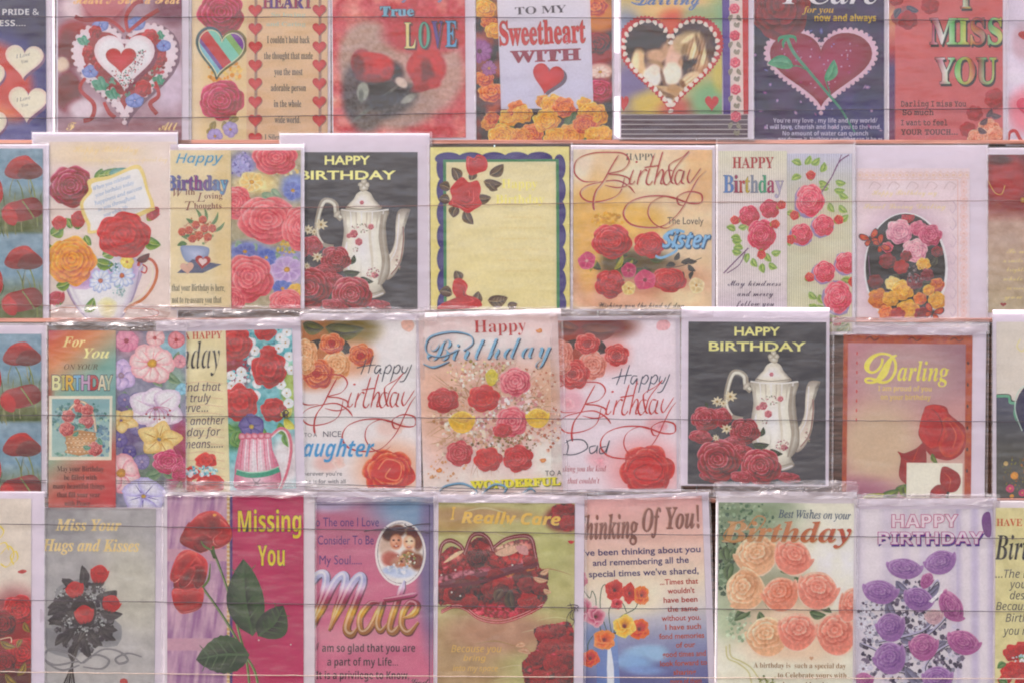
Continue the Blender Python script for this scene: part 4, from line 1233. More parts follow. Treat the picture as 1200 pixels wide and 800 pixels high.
# -- teapot cards
def teapot(c, ax, ay):
    k = 0.2937
    def T(u, v): return (ax + u * k, ay + v * k)
    def PL(l): return [T(*q) for q in l]
    W0, W1, W2 = '#8f8078', '#c8bab0', '#e8ddd2'
    c.begin('printed_teapot')
    c.stroke(PL([(325, 350), (305, 330), (300, 295), (278, 278), (252, 280), (236, 318), (226, 370), (228, 415), (250, 450), (292, 460)]), 6.2, '#a89a90', 6, (1.1, 0.7))
    c.stroke(PL([(322, 345), (300, 322), (295, 293), (276, 279), (254, 283), (238, 320), (228, 370), (230, 412), (250, 445)]), 3.0, '#e0d4ca', 6, (1.0, 0.6))
    c.blob(*T(306, 330), 3, 5, '#d8ccc2', '#b0a298', 40)
    sp = spline(PL([(498, 512), (520, 480), (536, 430), (538, 370), (545, 325), (562, 308), (598, 312), (580, 328), (573, 370), (574, 430), (568, 490), (552, 540), (528, 578), (500, 588)]), 4, True)
    c.fan(T(545, 470), sp, '#c9b4ac', '#9c8a82', 0.7, '#ded0c6')
    c.stroke(PL([(515, 520), (540, 470), (548, 400), (552, 330)]), 1.8, '#efe6dc', 5, (0.4, 0.7)); c.stroke(PL([(520, 570), (555, 520), (568, 440), (568, 380)]), 1.4, '#a07a78', 5)
    body = PL([(318, 312), (328, 350), (333, 400), (326, 450), (320, 500), (328, 550), (352, 590), (382, 615), (400, 630), (395, 652), (440, 664), (480, 656), (498, 640), (480, 618), (500, 592), (515, 560), (516, 510), (508, 470), (502, 420), (500, 365), (512, 312), (460, 316), (400, 318), (350, 316)])
    def bc(x, y):
        u = ((x - ax) / k - 318) / 195
        return mix(W2, W0, min(1, abs(u - 0.42) * 1.7 + 0.05))
    S = spline(body, 3, True)
    c.fan(T(405, 470), S, '#efe6dc', np.array([bc(*q) for q in S]), 0.7, '#ddd2c8')
    for i in range(8):                          # fluting
        u = 336 + i * 22
        c.stroke(PL([(u, 318), (u + 4 - i, 345), (u + 6 - i * 2, 385)]), 1.2 if i % 2 else 1.8, '#c0b2a8' if i % 2 == 0 else '#ece4dc', 3, (1, 0.2))
    c.stroke(PL([(440, 330), (436, 420), (446, 520), (440, 600)]), 3.5, '#cdc0b6', 5, (0.6, 0.3)); c.stroke(PL([(486, 330), (478, 420), (490, 520), (470, 610)]), 5, '#ab9c93', 5, (0.7, 0.4))
    c.stroke(PL([(345, 440), (340, 500), (360, 570)]), 4, '#f2ece4', 5, (0.3, 0.3))
    c.stroke(PL([(398, 634), (440, 646), (490, 632)]), 1.6, '#a3968c'); c.stroke(PL([(400, 652), (440, 660), (490, 644)]), 1.4, '#f0e8de')
    lid = spline(PL([(340, 312), (352, 290), (372, 270), (385, 248), (412, 236), (438, 246), (452, 270), (470, 290), (484, 308), (440, 318), (390, 319)]), 4, True)
    c.fan(T(400, 275), lid, '#efe6dc', np.array([mix(W2, W0, min(1, abs(((q[0] - ax) / k - 405) / 80))) for q in lid]), 0.7, '#d8ccc2')
    c.stroke(PL([(322, 312), (380, 319), (450, 319), (510, 312)]), 1.8, '#e8ddd2'); c.stroke(PL([(345, 303), (400, 311), (480, 303)]), 1.0, '#96887e')
    for (u, v, a, b) in ((412, 225, 7, 5), (400, 214, 4, 3.5), (424, 214, 4, 3.5), (412, 200, 4.2, 4), (412, 188, 2.4, 3)):
        c.blob(*T(u, v), a * 1.0 * .8, b * .9, '#e8ddd0', '#a89a8e', 0, 10, 0.12, int(u))
    c.end()
    for (u, v, r) in ((372, 408, 5), (392, 440, 4.6), (440, 380, 3.6), (455, 572, 4), (404, 284, 2.6), (352, 416, 3)):
        rose(c, *T(u, v), r, ('#a05060', '#c07880', '#e0b0b0'), int(u), rings=3)
    spray(c, *T(400, 385), 11, 6, 26, ['#8f8a7c', '#c09a98', '#a8788080'[:7], '#9a9484'], (0.6, 1.3), 3); spray(c, *T(448, 560), 9, 6, 26, ['#b07a80', '#9a9080', '#c8a0a0', '#986070'], (0.6, 1.4), 4)
    spray(c, *T(550, 520), 4, 9, 16, ['#b07a80', '#9a9080', '#c8a0a0'], (0.6, 1.2), 5); spray(c, *T(380, 470), 3, 5, 10, ['#b07a80', '#9a9080'], (0.6, 1.2), 6)
    leaves(c, [(*T(330, 560), 20, 9, 0), (*T(360, 530), 12, 6, -70), (*T(400, 580), 16, 7, 20), (*T(150, 420), 8, 4, -110), (*T(260, 560), 12, 6, 40), (*T(300, 640), 16, 8, 100)], '#4a5048', '#66705c')
    PR = ('#702436', '#b04a5a', '#e09aa0')
    for (u, v, r, sq, s) in ((125, 532, 14, .55, 3), (475, 692, 14, .45, 4), (205, 455, 13, .9, 5), (142, 462, 16.5, .9, 6), (300, 508, 18, .85, 7), (255, 565, 14, .8, 2), (290, 600, 14, .8, 4), (180, 684, 18, .5, 1), (196, 622, 26, .92, 8), (365, 648, 24, .9, 9), (290, 690, 14, .5, 5)):
        rose(c, *T(u, v), r, PR, s, sq, 8, 6)
    for (u, v, r) in ((190, 392, 8), (242, 372, 9.5), (228, 500, 8), (186, 536, 5.5), (215, 400, 6)):
        daisy(c, *T(u, v), r * .85, 8, '#d8c8b0', '#b09c86', '#a89064', u, 0.7, 0.9, 0.8, seed=int(u))
    for s, x0, x1, y, z in (('HAPPY', 258, 434, 133, 12.4), ('BIRTHDAY', 158, 536, 192, 12.4)):
        c.text(s, *T(x0, y), (x1 - x0) * k, z + 2, 'sans', '#e6d08e', bold=0.022, mat=M_FOIL)

def teabg(X, Y):
    return mott(X, Y, mix('#5d5a60', '#6a656a', fbm(X, Y, 60, 8)), 12, 0.012, 2)
c = Card('greeting_card', 'black card with white teapot in second row, left edge under pink rose card', 345, 179, 489, 362, D2 + 0.0005, 0.0)
c.envelope(328, 157, 503, 364, back=0.0014)
c.panel(345, 179, 489, 362, teabg, 3, border=None)
teapot(c, 305.3, 154.4)
c.sleeve(327, 155, 506, 366)

# -- scalloped yellow card
c = Card('greeting_card', 'yellow card with purple scalloped border and green line, red roses in two corners', 505, 173, 667, 362, D2 + 0.003, 0.3)
c.panel(505, 173, 667, 362, lambda X, Y: mott(X, Y, mix('#e0ce94', '#dac788', (Y - 173) / 190), 20, 0.012), 3)
c.begin('printed_scallop_border')
for i in range(5):
    c.blob(526 + i * 26.5, 186.5, 15.6, 7.6, '#675a8c', '#5c5084', 0, 20, 0)
for i in range(7):
    c.blob(519.5, 192 + 5 + i * 26.6, 7.4, 15.2, '#675a8c', '#5c5084', 0, 20, 0); c.blob(655.5, 192 + 5 + i * 26.6, 7.4, 15.2, '#675a8c', '#5c5084', 0, 20, 0)
c.end()
c.poly([(520, 187.5), (655, 187.5), (655, 366), (520, 366)], '#4f8a6a', 'printed_line')
c.poly([(523.5, 190.5), (651.5, 190.5), (651.5, 366), (523.5, 366)], lambda x, y: mix('#dfccac', '#d9c89c', (y - 190) / 176), 'printed_ground')
c.text('Happy', 588, 221, 42, 15, 'serif', '#e0cc80', mat=M_FOIL); c.text('Birthday', 581, 239, 57, 15, 'serif', '#e0cc80', mat=M_FOIL)
for i, (x, w) in enumerate(((590, 44), (585, 54), (580, 62), (576, 66), (584, 50), (592, 40))):
    c.text('with warm wishes for a day', x, 256 + i * 12.5, w, 6, 'script', '#d8c296')
LV = dict(dk='#5c4a42', lt='#8a7260')
leaves(c, [(538, 213, 18, 13, -115), (552, 212, 14, 10, -80), (574, 206, 21, 13, -38), (528, 222, 14, 12, 200), (567, 213, 22, 12, 8), (558, 232, 18, 12, 0), (574, 216, 12, 9, 40), (528, 236, 14, 12, 190), (536, 242, 14, 13, 110), (545, 246, 20, 12, 60),
           (538, 330, 14, 12, -110), (530, 344, 16, 13, 190), (555, 356, 16, 12, -70), (571, 352, 24, 15, -8), (594, 358, 12, 10, -10)], '#5c4a42', '#8a7260', vein='#a89078')
def redrose(c, pts, cen, seed):
    c.begin('printed_rose')
    S = spline(pts, 4, True)
    c.fan(cen, S, '#b83440', '#c84850', 0.6, '#c03c48')
    r = random.Random(seed)
    for i in range(5):
        a0 = r.uniform(0, 6.28)
        rad = 0.3 + 0.13 * i
        q = [S[int(len(S) * ((a0 / 6.28 + t * 0.07) % 1))] for t in range(5)]
        c.stroke([(cen[0] + (p[0] - cen[0]) * rad, cen[1] + (p[1] - cen[1]) * rad) for p in q], 1.4, '#922638' if i % 2 else '#d86a6c', 4, (0.2, 0.2))
    c.end()
redrose(c, [(548, 184), (556, 186), (560, 182), (568, 184), (572, 192), (570, 200), (562, 203), (552, 206), (547, 198)], (560, 193), 2)
redrose(c, [(528, 222), (536, 212), (543, 208), (550, 214), (560, 212), (564, 222), (562, 232), (565, 240), (556, 246), (548, 250), (538, 244), (526, 240), (530, 232)], (545, 229), 3)
redrose(c, [(532, 328), (540, 326), (548, 334), (546, 344), (556, 348), (563, 353), (560, 360), (514, 362), (520, 354), (534, 350), (530, 340)], (540, 346), 4)
c.sleeve(502, 168, 671, 364)

def swash_birthday(c, T, col, sh, w=2.0, name='printed_script'):
    """big looping pen lettering; T maps a 0..540 x 0..420 drawing"""
    def S(pts, ww=w, t=(0.5, 0.5)):
        P = [T(*p) for p in pts]
        c.begin(name)
        if sh: c.stroke([(p[0] + 0.9, p[1] + 0.9) for p in P], ww, sh, 7, t)
        c.stroke(P, ww, col, 7, t, prof='nib')
        c.end()
    S([(245, 195), (225, 260), (170, 290), (100, 295), (68, 265), (90, 235), (150, 218), (215, 212), (262, 235), (285, 262)], w)       # loop left of B
    c.blob(*T(292, 138), 1.6, 1.3, col, None, 0, 7, .1, 2, name='printed_dot')
    S([(220, 110), (190, 160), (160, 215), (130, 255), (120, 300), (124, 330)], w * 1.4)
    S([(140, 215), (80, 215), (45, 180), (55, 130), (110, 105), (180, 100), (240, 105), (262, 135), (235, 170), (180, 185), (225, 190), (262, 205), (255, 230), (215, 240), (165, 230)], w)
    for q in ([(280, 168), (268, 200), (265, 222), (276, 224), (286, 212)], [(310, 170), (300, 200), (294, 228)], [(300, 202), (314, 178), (326, 168), (334, 174)],
              [(362, 108), (345, 160), (330, 215), (342, 228), (356, 212)], [(322, 160), (380, 152)],
              [(396, 96), (380, 150), (362, 228)], [(368, 205), (388, 170), (398, 178), (388, 222), (404, 218)],
              [(436, 172), (412, 172), (398, 205), (408, 228), (428, 210), (446, 160), (500, 95), (470, 120), (432, 140), (420, 160), (430, 215), (442, 222)],
              [(476, 172), (456, 172), (444, 205), (454, 226), (474, 200), (480, 172), (470, 215), (482, 224)],
              [(505, 165), (494, 200), (502, 220), (520, 200), (548, 160)], [(568, 170), (535, 205), (505, 260), (480, 310), (450, 350), (400, 390), (340, 398), (270, 385), (240, 345), (262, 300), (330, 275), (420, 275), (500, 300), (548, 298), (548, 265), (500, 255), (455, 275), (460, 305), (480, 310)]):
        S(q, w * 1.15)
    S([(445, 285), (400, 275), (350, 300), (338, 345), (365, 385), (410, 400), (450, 375)], w * 0.8)

# -- Lovely Sister
c = Card('greeting_card', 'peach gold card reading Happy Birthday and Sister in blue, over red roses', 672, 176, 834, 362, D2 + 0.001, -0.2)
c.envelope(669, 171, 838, 364)
c.panel(672, 176, 834, 362, lambda X, Y: mott(X, Y, soft(X, Y, '#dcc0a4', [(700, 260, 40, 50, '#d8b070', 1), (740, 260, 40, 20, '#dcb46c', 1), (820, 200, 20, 40, '#dcb48c', 1), (760, 205, 40, 20, '#dccab4', 1), (680, 190, 14, 24, '#dec8b8', 1),
      (745, 330, 80, 24, '#c89078', 1), (740, 308, 50, 16, '#7a6a58', 0.8), (800, 350, 30, 14, '#dcc0a4', 1), (720, 352, 50, 10, '#d8a890', 1), (690, 300, 14, 40, '#d8ac6c', 1)]), 12, 0.04, 6))
c.text('HAPPY', 733, 188.5, 35, 11.5, 'serif', '#54544a', bold=-0.01)
swash_birthday(c, lambda u, v: (660 + u * 0.2937, 150 + v * 0.2937), '#ad4a3e', '#c8a890', 2.0)
c.text('The Lovely', 782, 263, 42, 12, 'sans', '#665858', vs=1.0)
spray(c, 712, 258, 20, 8, 60, ['#d8a850', '#dcb868', '#c89848'], (1.5, 3), 3)
leaves(c, [(736, 300, 20, 10, 200), (748, 306, 22, 10, 160), (760, 300, 20, 9, 10), (705, 316, 24, 10, 200), (714, 322, 20, 9, 20), (724, 302, 20, 8, 60), (742, 316, 22, 9, 0), (755, 312, 20, 9, 60)], '#3f4438', '#7c8450')
leaves(c, [(720, 316, 20, 6, -60), (728, 316, 18, 6, -40), (700, 305, 16, 6, 120)], '#8a8040', '#c8b860')
leaves(c, [(790, 305, 11, 6, -60), (798, 308, 12, 6, -30), (804, 304, 13, 6, 10), (792, 310, 12, 6, 170), (806, 310, 12, 6, 40), (800, 318, 9, 5, 80), (812, 318, 10, 5, 110)], '#3c3c38', '#5c5c50')
c.stroke([(780, 314), (800, 311), (822, 302)], 0.8, '#4a4a44', name='printed_stem')
for (x, y, r, sq, s) in ((717, 283, 24, .86, 3), (761, 287, 19, .82, 5), (715, 333, 18, .95, 7), (784, 328, 21, .7, 9)):
    rose(c, x, y, r, ('#8c2c34', '#c4424a', '#e0807e'), s, sq, 5, 6)
for (x, y, r, p, q, e) in ((688, 306, 10, '#d88098', '#c05878', '#e0b8c0'), (737, 317, 9, '#d07a90', '#b85070', '#a04060'), (756, 328, 12, '#d87894', '#c05070', '#8a3050'), (737, 338, 8, '#e8dcb0', '#cfae70', '#c89848'), (816, 334, 9, '#e6dcc0', '#ccb088', '#c8a060')):
    daisy(c, x, y, r, 5, q, p, e, 10, 1.3, seed=int(x))
c.text('Sister', 776, 290, 54, 26, 'sansbolditalic', '#8fb4d4', outline='#4f7aa0', ow=0.03, shadow='#5a6a80', sh=(1.2, 1.4), shear=0.15)
c.stroke([(802, 272), (790, 270), (778, 278), (790, 286), (792, 294), (776, 302), (768, 300)], 3, '#8fb4d4', name='printed_script')
c.text('Wishing you the kind of day', 702, 360, 100, 9, 'script', '#5c5450')
c.sleeve(669, 169, 840, 366)

# -- May kindness two panel
c = Card('greeting_card', 'ribbed two panel card reading HAPPY Birthday, May kindness and mercy, with pink rose sprigs', 842, 178, 998, 388, D2 + 0.004)
c.envelope(840, 170, 1001, 392, M_ENVW)
def ribs(ca, cb, cc):
    def g(X, Y):
        b = vgrad(Y, [(178, ca), (240, cb), (330, cb), (388, cc)])
        return b + (0.035 * np.sign(np.sin(X * 2 * pi / 2.6)))[..., None]
    return g
c.panel(922, 181, 998, 388, ribs('#c0b8cc', '#c9c0ac', '#d4c8ae'), 0.65)
PK = ('#b83a56', '#db6a7c', '#f0b8b6')
def sprig(c, T, s, pal):
    for (u, v, a) in ((372, 150, 200), (385, 150, -60), (410, 150, -40), (372, 195, 160), (448, 180, -70), (440, 215, 20), (505, 215, 10), (500, 250, 0), (480, 300, 60), (520, 260, 30), (520, 310, 40), (480, 245, 180), (350, 350, 190), (325, 430, 90), (520, 370, -30)):
        leaf(c, *T(u, v), 13 * s, 8 * s, a, '#6a8858', '#c2c878')
    c.stroke([T(560, 110), T(520, 140), T(490, 200), T(450, 260)], 1.6 * s, '#8a6a84', name='printed_stem'); c.stroke([T(530, 110), T(515, 150), T(500, 180)], 1.1 * s, '#8a6a84', name='printed_stem')
    for (u, v, r, sq, k) in ((372, 425, 13, 1, 1), (458, 390, 13, 1, 2), (405, 290, 17, 1.15, 3)):
        c.blob(T(u, v)[0] - 1.4, T(u, v)[1] + 1.6, r * s * 1.03, r * s * sq * 1.03, '#9a8ab0', None, name='printed_shadow')
        rose(c, *T(u, v), r * s, pal, k, sq, 0, 6)
    for (u, v, a) in ((408, 192, 0), (345, 350, -90), (330, 445, -120), (518, 368, 60)):
        bud(c, *T(u, v), 11 * s, 12 * s, a, ('#a03040', '#cc4450', '#e8a070'), 3, '#8a9a58')
sprig(c, lambda u, v: (830 + u * .2937, 150 + v * .2937), 1, PK)
sprig(c, lambda u, v: (997.5 - (u - 350) * .2937 - 0, 150 + (950 - v) * .2937 + 4), 1, PK)
c.panel(842, 178, 922, 368, ribs('#d2c8b8', '#d2c2c4', '#c8b4c4'), 0.65, lift=0.0018, name='card_flap')
c.text('HAPPY', 858.5, 198, 48, 18.5, 'serif', '#b0444e', outline='#8a4a5a', ow=0.008)
for ch, x, w, cl in (('B', 848, 12, '#6e86b8'), ('i', 860, 5.5, '#a04a6a'), ('r', 866, 7, '#b85a4a'), ('t', 873, 6, '#b8a050'), ('h', 879.5, 9, '#8a8a9a'), ('d', 889, 9.5, '#5f9a7c'), ('a', 899, 8.5, '#a85070'), ('y', 908, 10, '#b0a0b8')):
    c.text(ch, x, 226.5, w, 31, 'serif', cl, outline='#55506a', ow=0.012, vs=0.95)
def T2(u, v):                                    # left panel sprig, mirrored
    return (830 + u * .2937, 150 + v * .2937)
for (u, v, a) in ((110, 410, 200), (120, 400, -20), (130, 445, 190), (95, 450, 0), (140, 480, 180), (95, 490, 10), (160, 500, 100), (175, 520, 60), (230, 500, 60), (250, 500, -10), (240, 540, 30), (215, 540, 80), (180, 380, 120)):
    leaf(c, *T2(u, v), 12, 8, a, '#6a8858', '#c2c878')
c.stroke([T2(62, 580), T2(110, 530), T2(160, 480)], 1.6, '#8a6a84', name='printed_stem'); c.stroke([T2(75, 580), T2(125, 545), T2(150, 490)], 1.1, '#8a6a84', name='printed_stem')
for (u, v, r, sq, k) in ((163, 352, 12.5, 1, 1), (245, 325, 12, .95, 2), (212, 428, 17, 1.1, 3)):
    rose(c, *T2(u, v), r, ('#a83052', '#cc4c6c', '#e89ca4'), k, sq, 0, 6)
for (u, v, a) in ((108, 370, -80), (290, 310, 60), (212, 505, 180), (265, 385, 90)):
    bud(c, *T2(u, v), 10, 12, a, ('#a03040', '#cc4450', '#e8a070'), 3, '#8a9a58')
for s, x, y, w in (('May kindness', 853, 335, 62), ('and mercy', 864, 347, 42), ('follow you', 862, 358.5, 45)):
    c.text(s, x, y, w, 10, 'script', '#6a5a6c')
c.sleeve(839, 163, 1002, 394)

# -- oval basket card
c = Card('greeting_card', 'pale pink card with an oval dark flower basket picture and two orange butterflies', 1004, 198, 1136, 384, D2 + 0.001)
c.envelope(1001, 171, 1157, 388)
c.panel(1004, 198, 1136, 384, lambda X, Y: mott(X, Y, soft(X, Y, '#dcc6cc', [(1061, 314, 54, 76, '#cdb2be', 0.5)]), 20, 0.015))
c.begin('printed_lace_border')
for i in range(17):
    c.blob(1008 + i * 7.8, 206, 4.4, 4.6, '#e0ccd2', '#d6b8b6', 0, 9, 0.2, i); c.blob(1129, 214 + i * 10, 4.4, 5.4, '#e0ccd2', '#dab8b8', 0, 9, 0.2, i)
    c.blob(1008 + i * 7.8, 206, 1.8, 1.6, '#d8b8a8', None, 0, 7, 0.3, i); c.blob(1129, 214 + i * 10, 1.8, 2, '#d8b4b0', None, 0, 7, 0.3, i)
c.stroke([(1004, 211.5), (1122, 211.5)], 0.8, '#d8b4a8', 1); c.stroke([(1122, 211), (1122, 384)], 0.8, '#dab0a8', 1)
for i in range(5): c.stroke([(1018 + i * 22, 222), (1024 + i * 22, 214), (1032 + i * 22, 218), (1028 + i * 22, 223)], 1.2, '#cdb6ba')
for i in range(7): c.stroke([(1116, 236 + i * 20), (1120, 243 + i * 20), (1116, 250 + i * 20), (1113, 246 + i * 20)], 1.2, '#ccb4c0')
c.end()
for s, x, y, w in (('Happy Birthday my', 1022, 229, 76), ('Sweet Loving Darling', 1012, 245, 96)):
    c.text(s, x, y, w, 9, 'script', '#dcc4a0', mat=M_FOIL)
c.blob(1061.5, 315.5, 49, 66, '#e8dcdc', None, 0, 48, 0, name='printed_frame')
c.blob(1061, 314.5, 46.5, 63.5, '#54444c', '#4c4048', 0, 48, 0, name='printed_picture')
c.clip = (1015, 252, 1107, 377)
c.blob(1032, 315, 15, 22, '#5e3a44', '#50404a', 0, name='printed_basket'); c.stroke([(1018, 300), (1022, 330), (1040, 342), (1080, 340), (1104, 330)], 0.9, '#8a6a84', name='printed_basket')
leaves(c, [(1040, 300, 18, 8, 30), (1075, 300, 18, 8, 60), (1078, 330, 20, 9, 0), (1056, 330, 16, 8, 200), (1090, 312, 14, 8, -60), (1050, 272, 14, 8, 150), (1070, 345, 16, 8, -40)], '#4a4844', '#7a766c')
for (x, y, r, p, s) in ((1064, 254, 8, CRIM, 1), (1054, 272, 16, ('#b06880', '#d89cac', '#eecccc'), 3), (1076, 268, 10, ('#a04860', '#cc7890', '#e0a8b0'), 4), (1090, 276, 14, ('#a04860', '#cc7890', '#e0a8b0'), 6), (1072, 294, 15, ('#b87088', '#dcaab4', '#f0d4d0'), 5),
                      (1098, 295, 7, DRED, 2), (1056, 313, 9, ('#8a2c2c', '#b84a40', '#cc6c5c'), 7), (1082, 310, 8.5, ('#c07a40', '#dcae60', '#ecd490'), 8), (1046, 332, 9, ('#c89858', '#e0c080', '#eedcb0'), 9), (1058, 340, 13, ('#c08030', '#deac4c', '#ecd088'), 2),
                      (1030, 350, 13, ('#a05a28', '#cc8038', '#deac60'), 4), (1064, 364, 14, ('#b87828', '#d8a040', '#e8c870'), 5), (1098, 334, 9, ('#a04a28', '#cc7a3a', '#e0a860'), 6), (1098, 352, 11, ('#b87830', '#d8a448', '#e8cc88'), 7), (1038, 366, 9, ORG, 8), (1078, 350, 8, ORG, 9), (1080, 368, 9, DRED, 3), (1040, 306, 10, DRED, 4), (1026, 330, 9, ('#6c3038', '#8c4048', '#a8605c'), 6), (1072, 330, 10, ('#703840', '#94545c', '#b88084'), 7), (1086, 322, 8, ('#703840', '#94545c', '#b88084'), 8), (1044, 350, 10, ('#b07830', '#d4a04c', '#e8c880'), 3), (1088, 340, 7, YEL, 2), (1052, 368, 9, ('#8c3028', '#b8503c', '#d8805c'), 5), (1040, 290, 7, PINK, 3), (1062, 300, 7, DRED, 8)):
    rose(c, x, y, r, p, s, 0.92, rings=5, ruffle=0.2)
spray(c, 1072, 322, 12, 10, 50, ['#7a6a70', '#96868a', '#5f5058'], (0.8, 1.8), 3)
c.clip = (1004, 198, 1136, 384)
def butterfly(c, x, y, s, rot):
    t = radians(rot)
    def T(u, v): return (x + s * (u * cos(t) - v * sin(t)), y + s * (u * sin(t) + v * cos(t)))
    c.begin('printed_butterfly')
    for m in (1, -1):
        for W in ([(0, 0), (4, -7), (11, -11), (14, -7), (11, -1), (3, 1)], [(0, 1), (6, 1), (10, 4), (8, 9), (3, 7)]):
            P = spline([T(m * u, v) for u, v in W], 4, True)
            cen = T(m * sum(q[0] for q in W) / len(W), sum(q[1] for q in W) / len(W))
            c.poly(P, '#5c3a34'); c.fan(cen, [(cen[0] + (p[0] - cen[0]) * .8, cen[1] + (p[1] - cen[1]) * .8) for p in P], '#d87a48', '#c05a38')
            c.stroke([T(0, 0), cen], 0.5, '#5c3a34', 2)
    c.stroke([T(0, -4), T(0, 7)], 1.3 * s, '#4a3434', 2)
    c.end()
butterfly(c, 1020, 280, 0.85, -20); butterfly(c, 1032, 287, 0.8, 60); butterfly(c, 1093, 366, 0.85, 20)
c.sleeve(1000, 168, 1158, 390)

# -- right edge of row 2
c = Card('greeting_card', 'red rose above khaki with gold text, cut off at right end of second row', 1158, 182, 1290, 366, D2 + 0.003)
c.envelope(1157, 174, 1294, 378)
c.panel(1158, 182, 1290, 366, lambda X, Y: mott(X, Y, soft(X, Y, vgrad(Y, [(182, '#8a4a48'), (245, '#a05a54'), (262, '#c0a298'), (366, '#b8a48e')]), [(1180, 210, 22, 26, '#b04444', 0.6), (1170, 188, 16, 6, '#77504c', 0.8)]), 8, 0.05, 3))
c.stroke([(1158, 212), (1166, 226), (1174, 228), (1178, 218)], 1.2, '#c89a68', name='printed_line'); c.blob(1199, 235, 3.2, 3.2, '#d8b878', '#a87c48', name='printed_ring')
for i in range(6):
    c.text(('So warm', 'a smile that', 'brightens my', 'whole life', 'in everything', 'you do')[i], 1186 - (10 if i % 2 else 6), 297 + i * 10.6, 40, 8, 'script', '#d2ba86', mat=M_FOIL)
heart(c, 1176, 357, 7, 5, '#a03848')
c.sleeve(1156, 172, 1296, 380)

# =================================================================== ROW 3
D3 = 0.0205
c = Card('greeting_card', 'red poppies on blue card at left edge, third row from top', -60, 392, 48, 580, D3 + 0.004)
c.envelope(-64, 382, 54, 582)
c.panel(-60, 392, 48, 580, poppy_bg(390), 2)
poppies(c, -2, 394)
c.sleeve(-66, 379, 56, 584)

# -- For You on your birthday, two panels
c = Card('greeting_card', 'two panel card reading For You On Your BIRTHDAY, basket of roses and lilies', 58, 388, 217, 593, D3 + 0.0062)
c.panel(136, 389, 217, 593, lambda X, Y: mott(X, Y, soft(X, Y, '#8f8a9c', [(200, 410, 20, 16, '#8aacb8', 0.8), (150, 400, 16, 18, '#b08a98', 1), (205, 450, 12, 20, '#90a49a', 1), (150, 500, 20, 30, '#76648a', 1), (180, 480, 20, 12, '#6a6a60', 1),
      (210, 520, 12, 30, '#a84a70', 0.8), (165, 550, 30, 16, '#7a8478', 1), (208, 560, 12, 24, '#b85a78', 0.8), (210, 582, 12, 12, '#b0a08a', 1)]), 5, 0.1, 8), 1.6)
leaves(c, [(180, 436, 20, 10, 60), (196, 436, 20, 10, 40), (146, 458, 20, 10, 80), (208, 470, 16, 9, 90), (168, 478, 18, 9, 120), (176, 528, 18, 9, 10), (150, 524, 14, 8, 60), (190, 548, 20, 10, 30), (170, 556, 22, 12, -20), (202, 424, 14, 8, -60), (150, 478, 16, 8, 30), (184, 500, 18, 8, 60)], '#647a68', '#9cac8c')
for (x, y, r, n, q, p, e, pt) in ((148, 400, 14, 9, '#e0a0b4', '#c06c8c', '#a05070', 0.2), (181, 397, 11, 6, '#e8c0c0', '#c87c84', '#b85060', 0), (206, 399, 10, 6, '#e09aa0', '#b85a68', '#b04050', 0), (142, 440, 18, 6, '#dcc0dc', '#9a84b4', '#a890b0', 0.6),
                               (212, 456, 7, 6, '#9cc4d4', '#6a98b4', None, 0), (146, 468, 8, 6, '#8c80a8', '#6c6290', '#c0a0c0', 0), (160, 468, 8, 5, '#887ca4', '#645a86', '#b0a0c0', 0), (161, 500, 9, 5, '#887ca8', '#645a88', '#c0b0c0', 0), (140, 514, 9, 5, '#8474a8', '#5c5088', '#c0b0c0', 0), (210, 424, 8, 6, '#e0a8b0', '#c07080', None, 0),
                               (166, 540, 9, 6, '#9688b0', '#6c6294', '#b0a0c8', 0), (152, 528, 8, 5, '#7a6ca0', '#544880', '#b0a0c0', 0)):
    daisy(c, x, y, r, n, q, p, e, x * 7, 1.25, point=pt, seed=int(x + y))
daisy(c, 178, 426, 26, 8, '#f0d4d0', '#d0788a', '#d8b050', 12, 1.15, 0.9, eyer=0.22, line='#d89098')
daisy(c, 182, 478, 32, 6, '#eee0e4', '#b898b8', None, 25, 1.1, 0.85, 0.55, seed=4, line='#c8a0b4')
c.begin('printed_stamens')
for i in range(7):
    t = -2.6 + i * 0.4
    c.stroke([(184, 476), (184 + 12 * cos(t), 476 - 12 * sin(t) * .6), (184 + 15 * cos(t), 478 - 13 * sin(t))], 0.8, '#b87890', 3); c.blob(184 + 15 * cos(t), 478 - 13 * sin(t), 1.4, 1, '#b04a50')
c.end()
daisy(c, 142, 492, 20, 5, '#e2c896', '#c09658', None, 20, 0.8, 0.8, 0.7, seed=3); daisy(c, 186, 514, 26, 5, '#e6cc98', '#c89c5c', None, -80, 0.85, 0.9, 0.7, seed=8, line='#b88838')
daisy(c, 142, 553, 22, 7, '#ecc8c8', '#c8687e', '#d0a040', 30, 1.2, eyer=.25); rose(c, 196, 540, 18, ('#982e58', '#c45078', '#e09cb0'), 4, 0.8, ruffle=.25); rose(c, 212, 552, 12, ('#982e58', '#c45078', '#e09cb0'), 2, 1, ruffle=.25)
daisy(c, 168, 580, 24, 5, '#dcd4e8', '#8c7cb8', '#c0a050', 20, 1.4, 0.85, eyer=.12, line='#6a5a9a'); leaves(c, [(200, 580, 18, 9, 80), (196, 592, 16, 8, -20), (206, 572, 12, 7, -60)], '#8a6a60', '#b0a088')
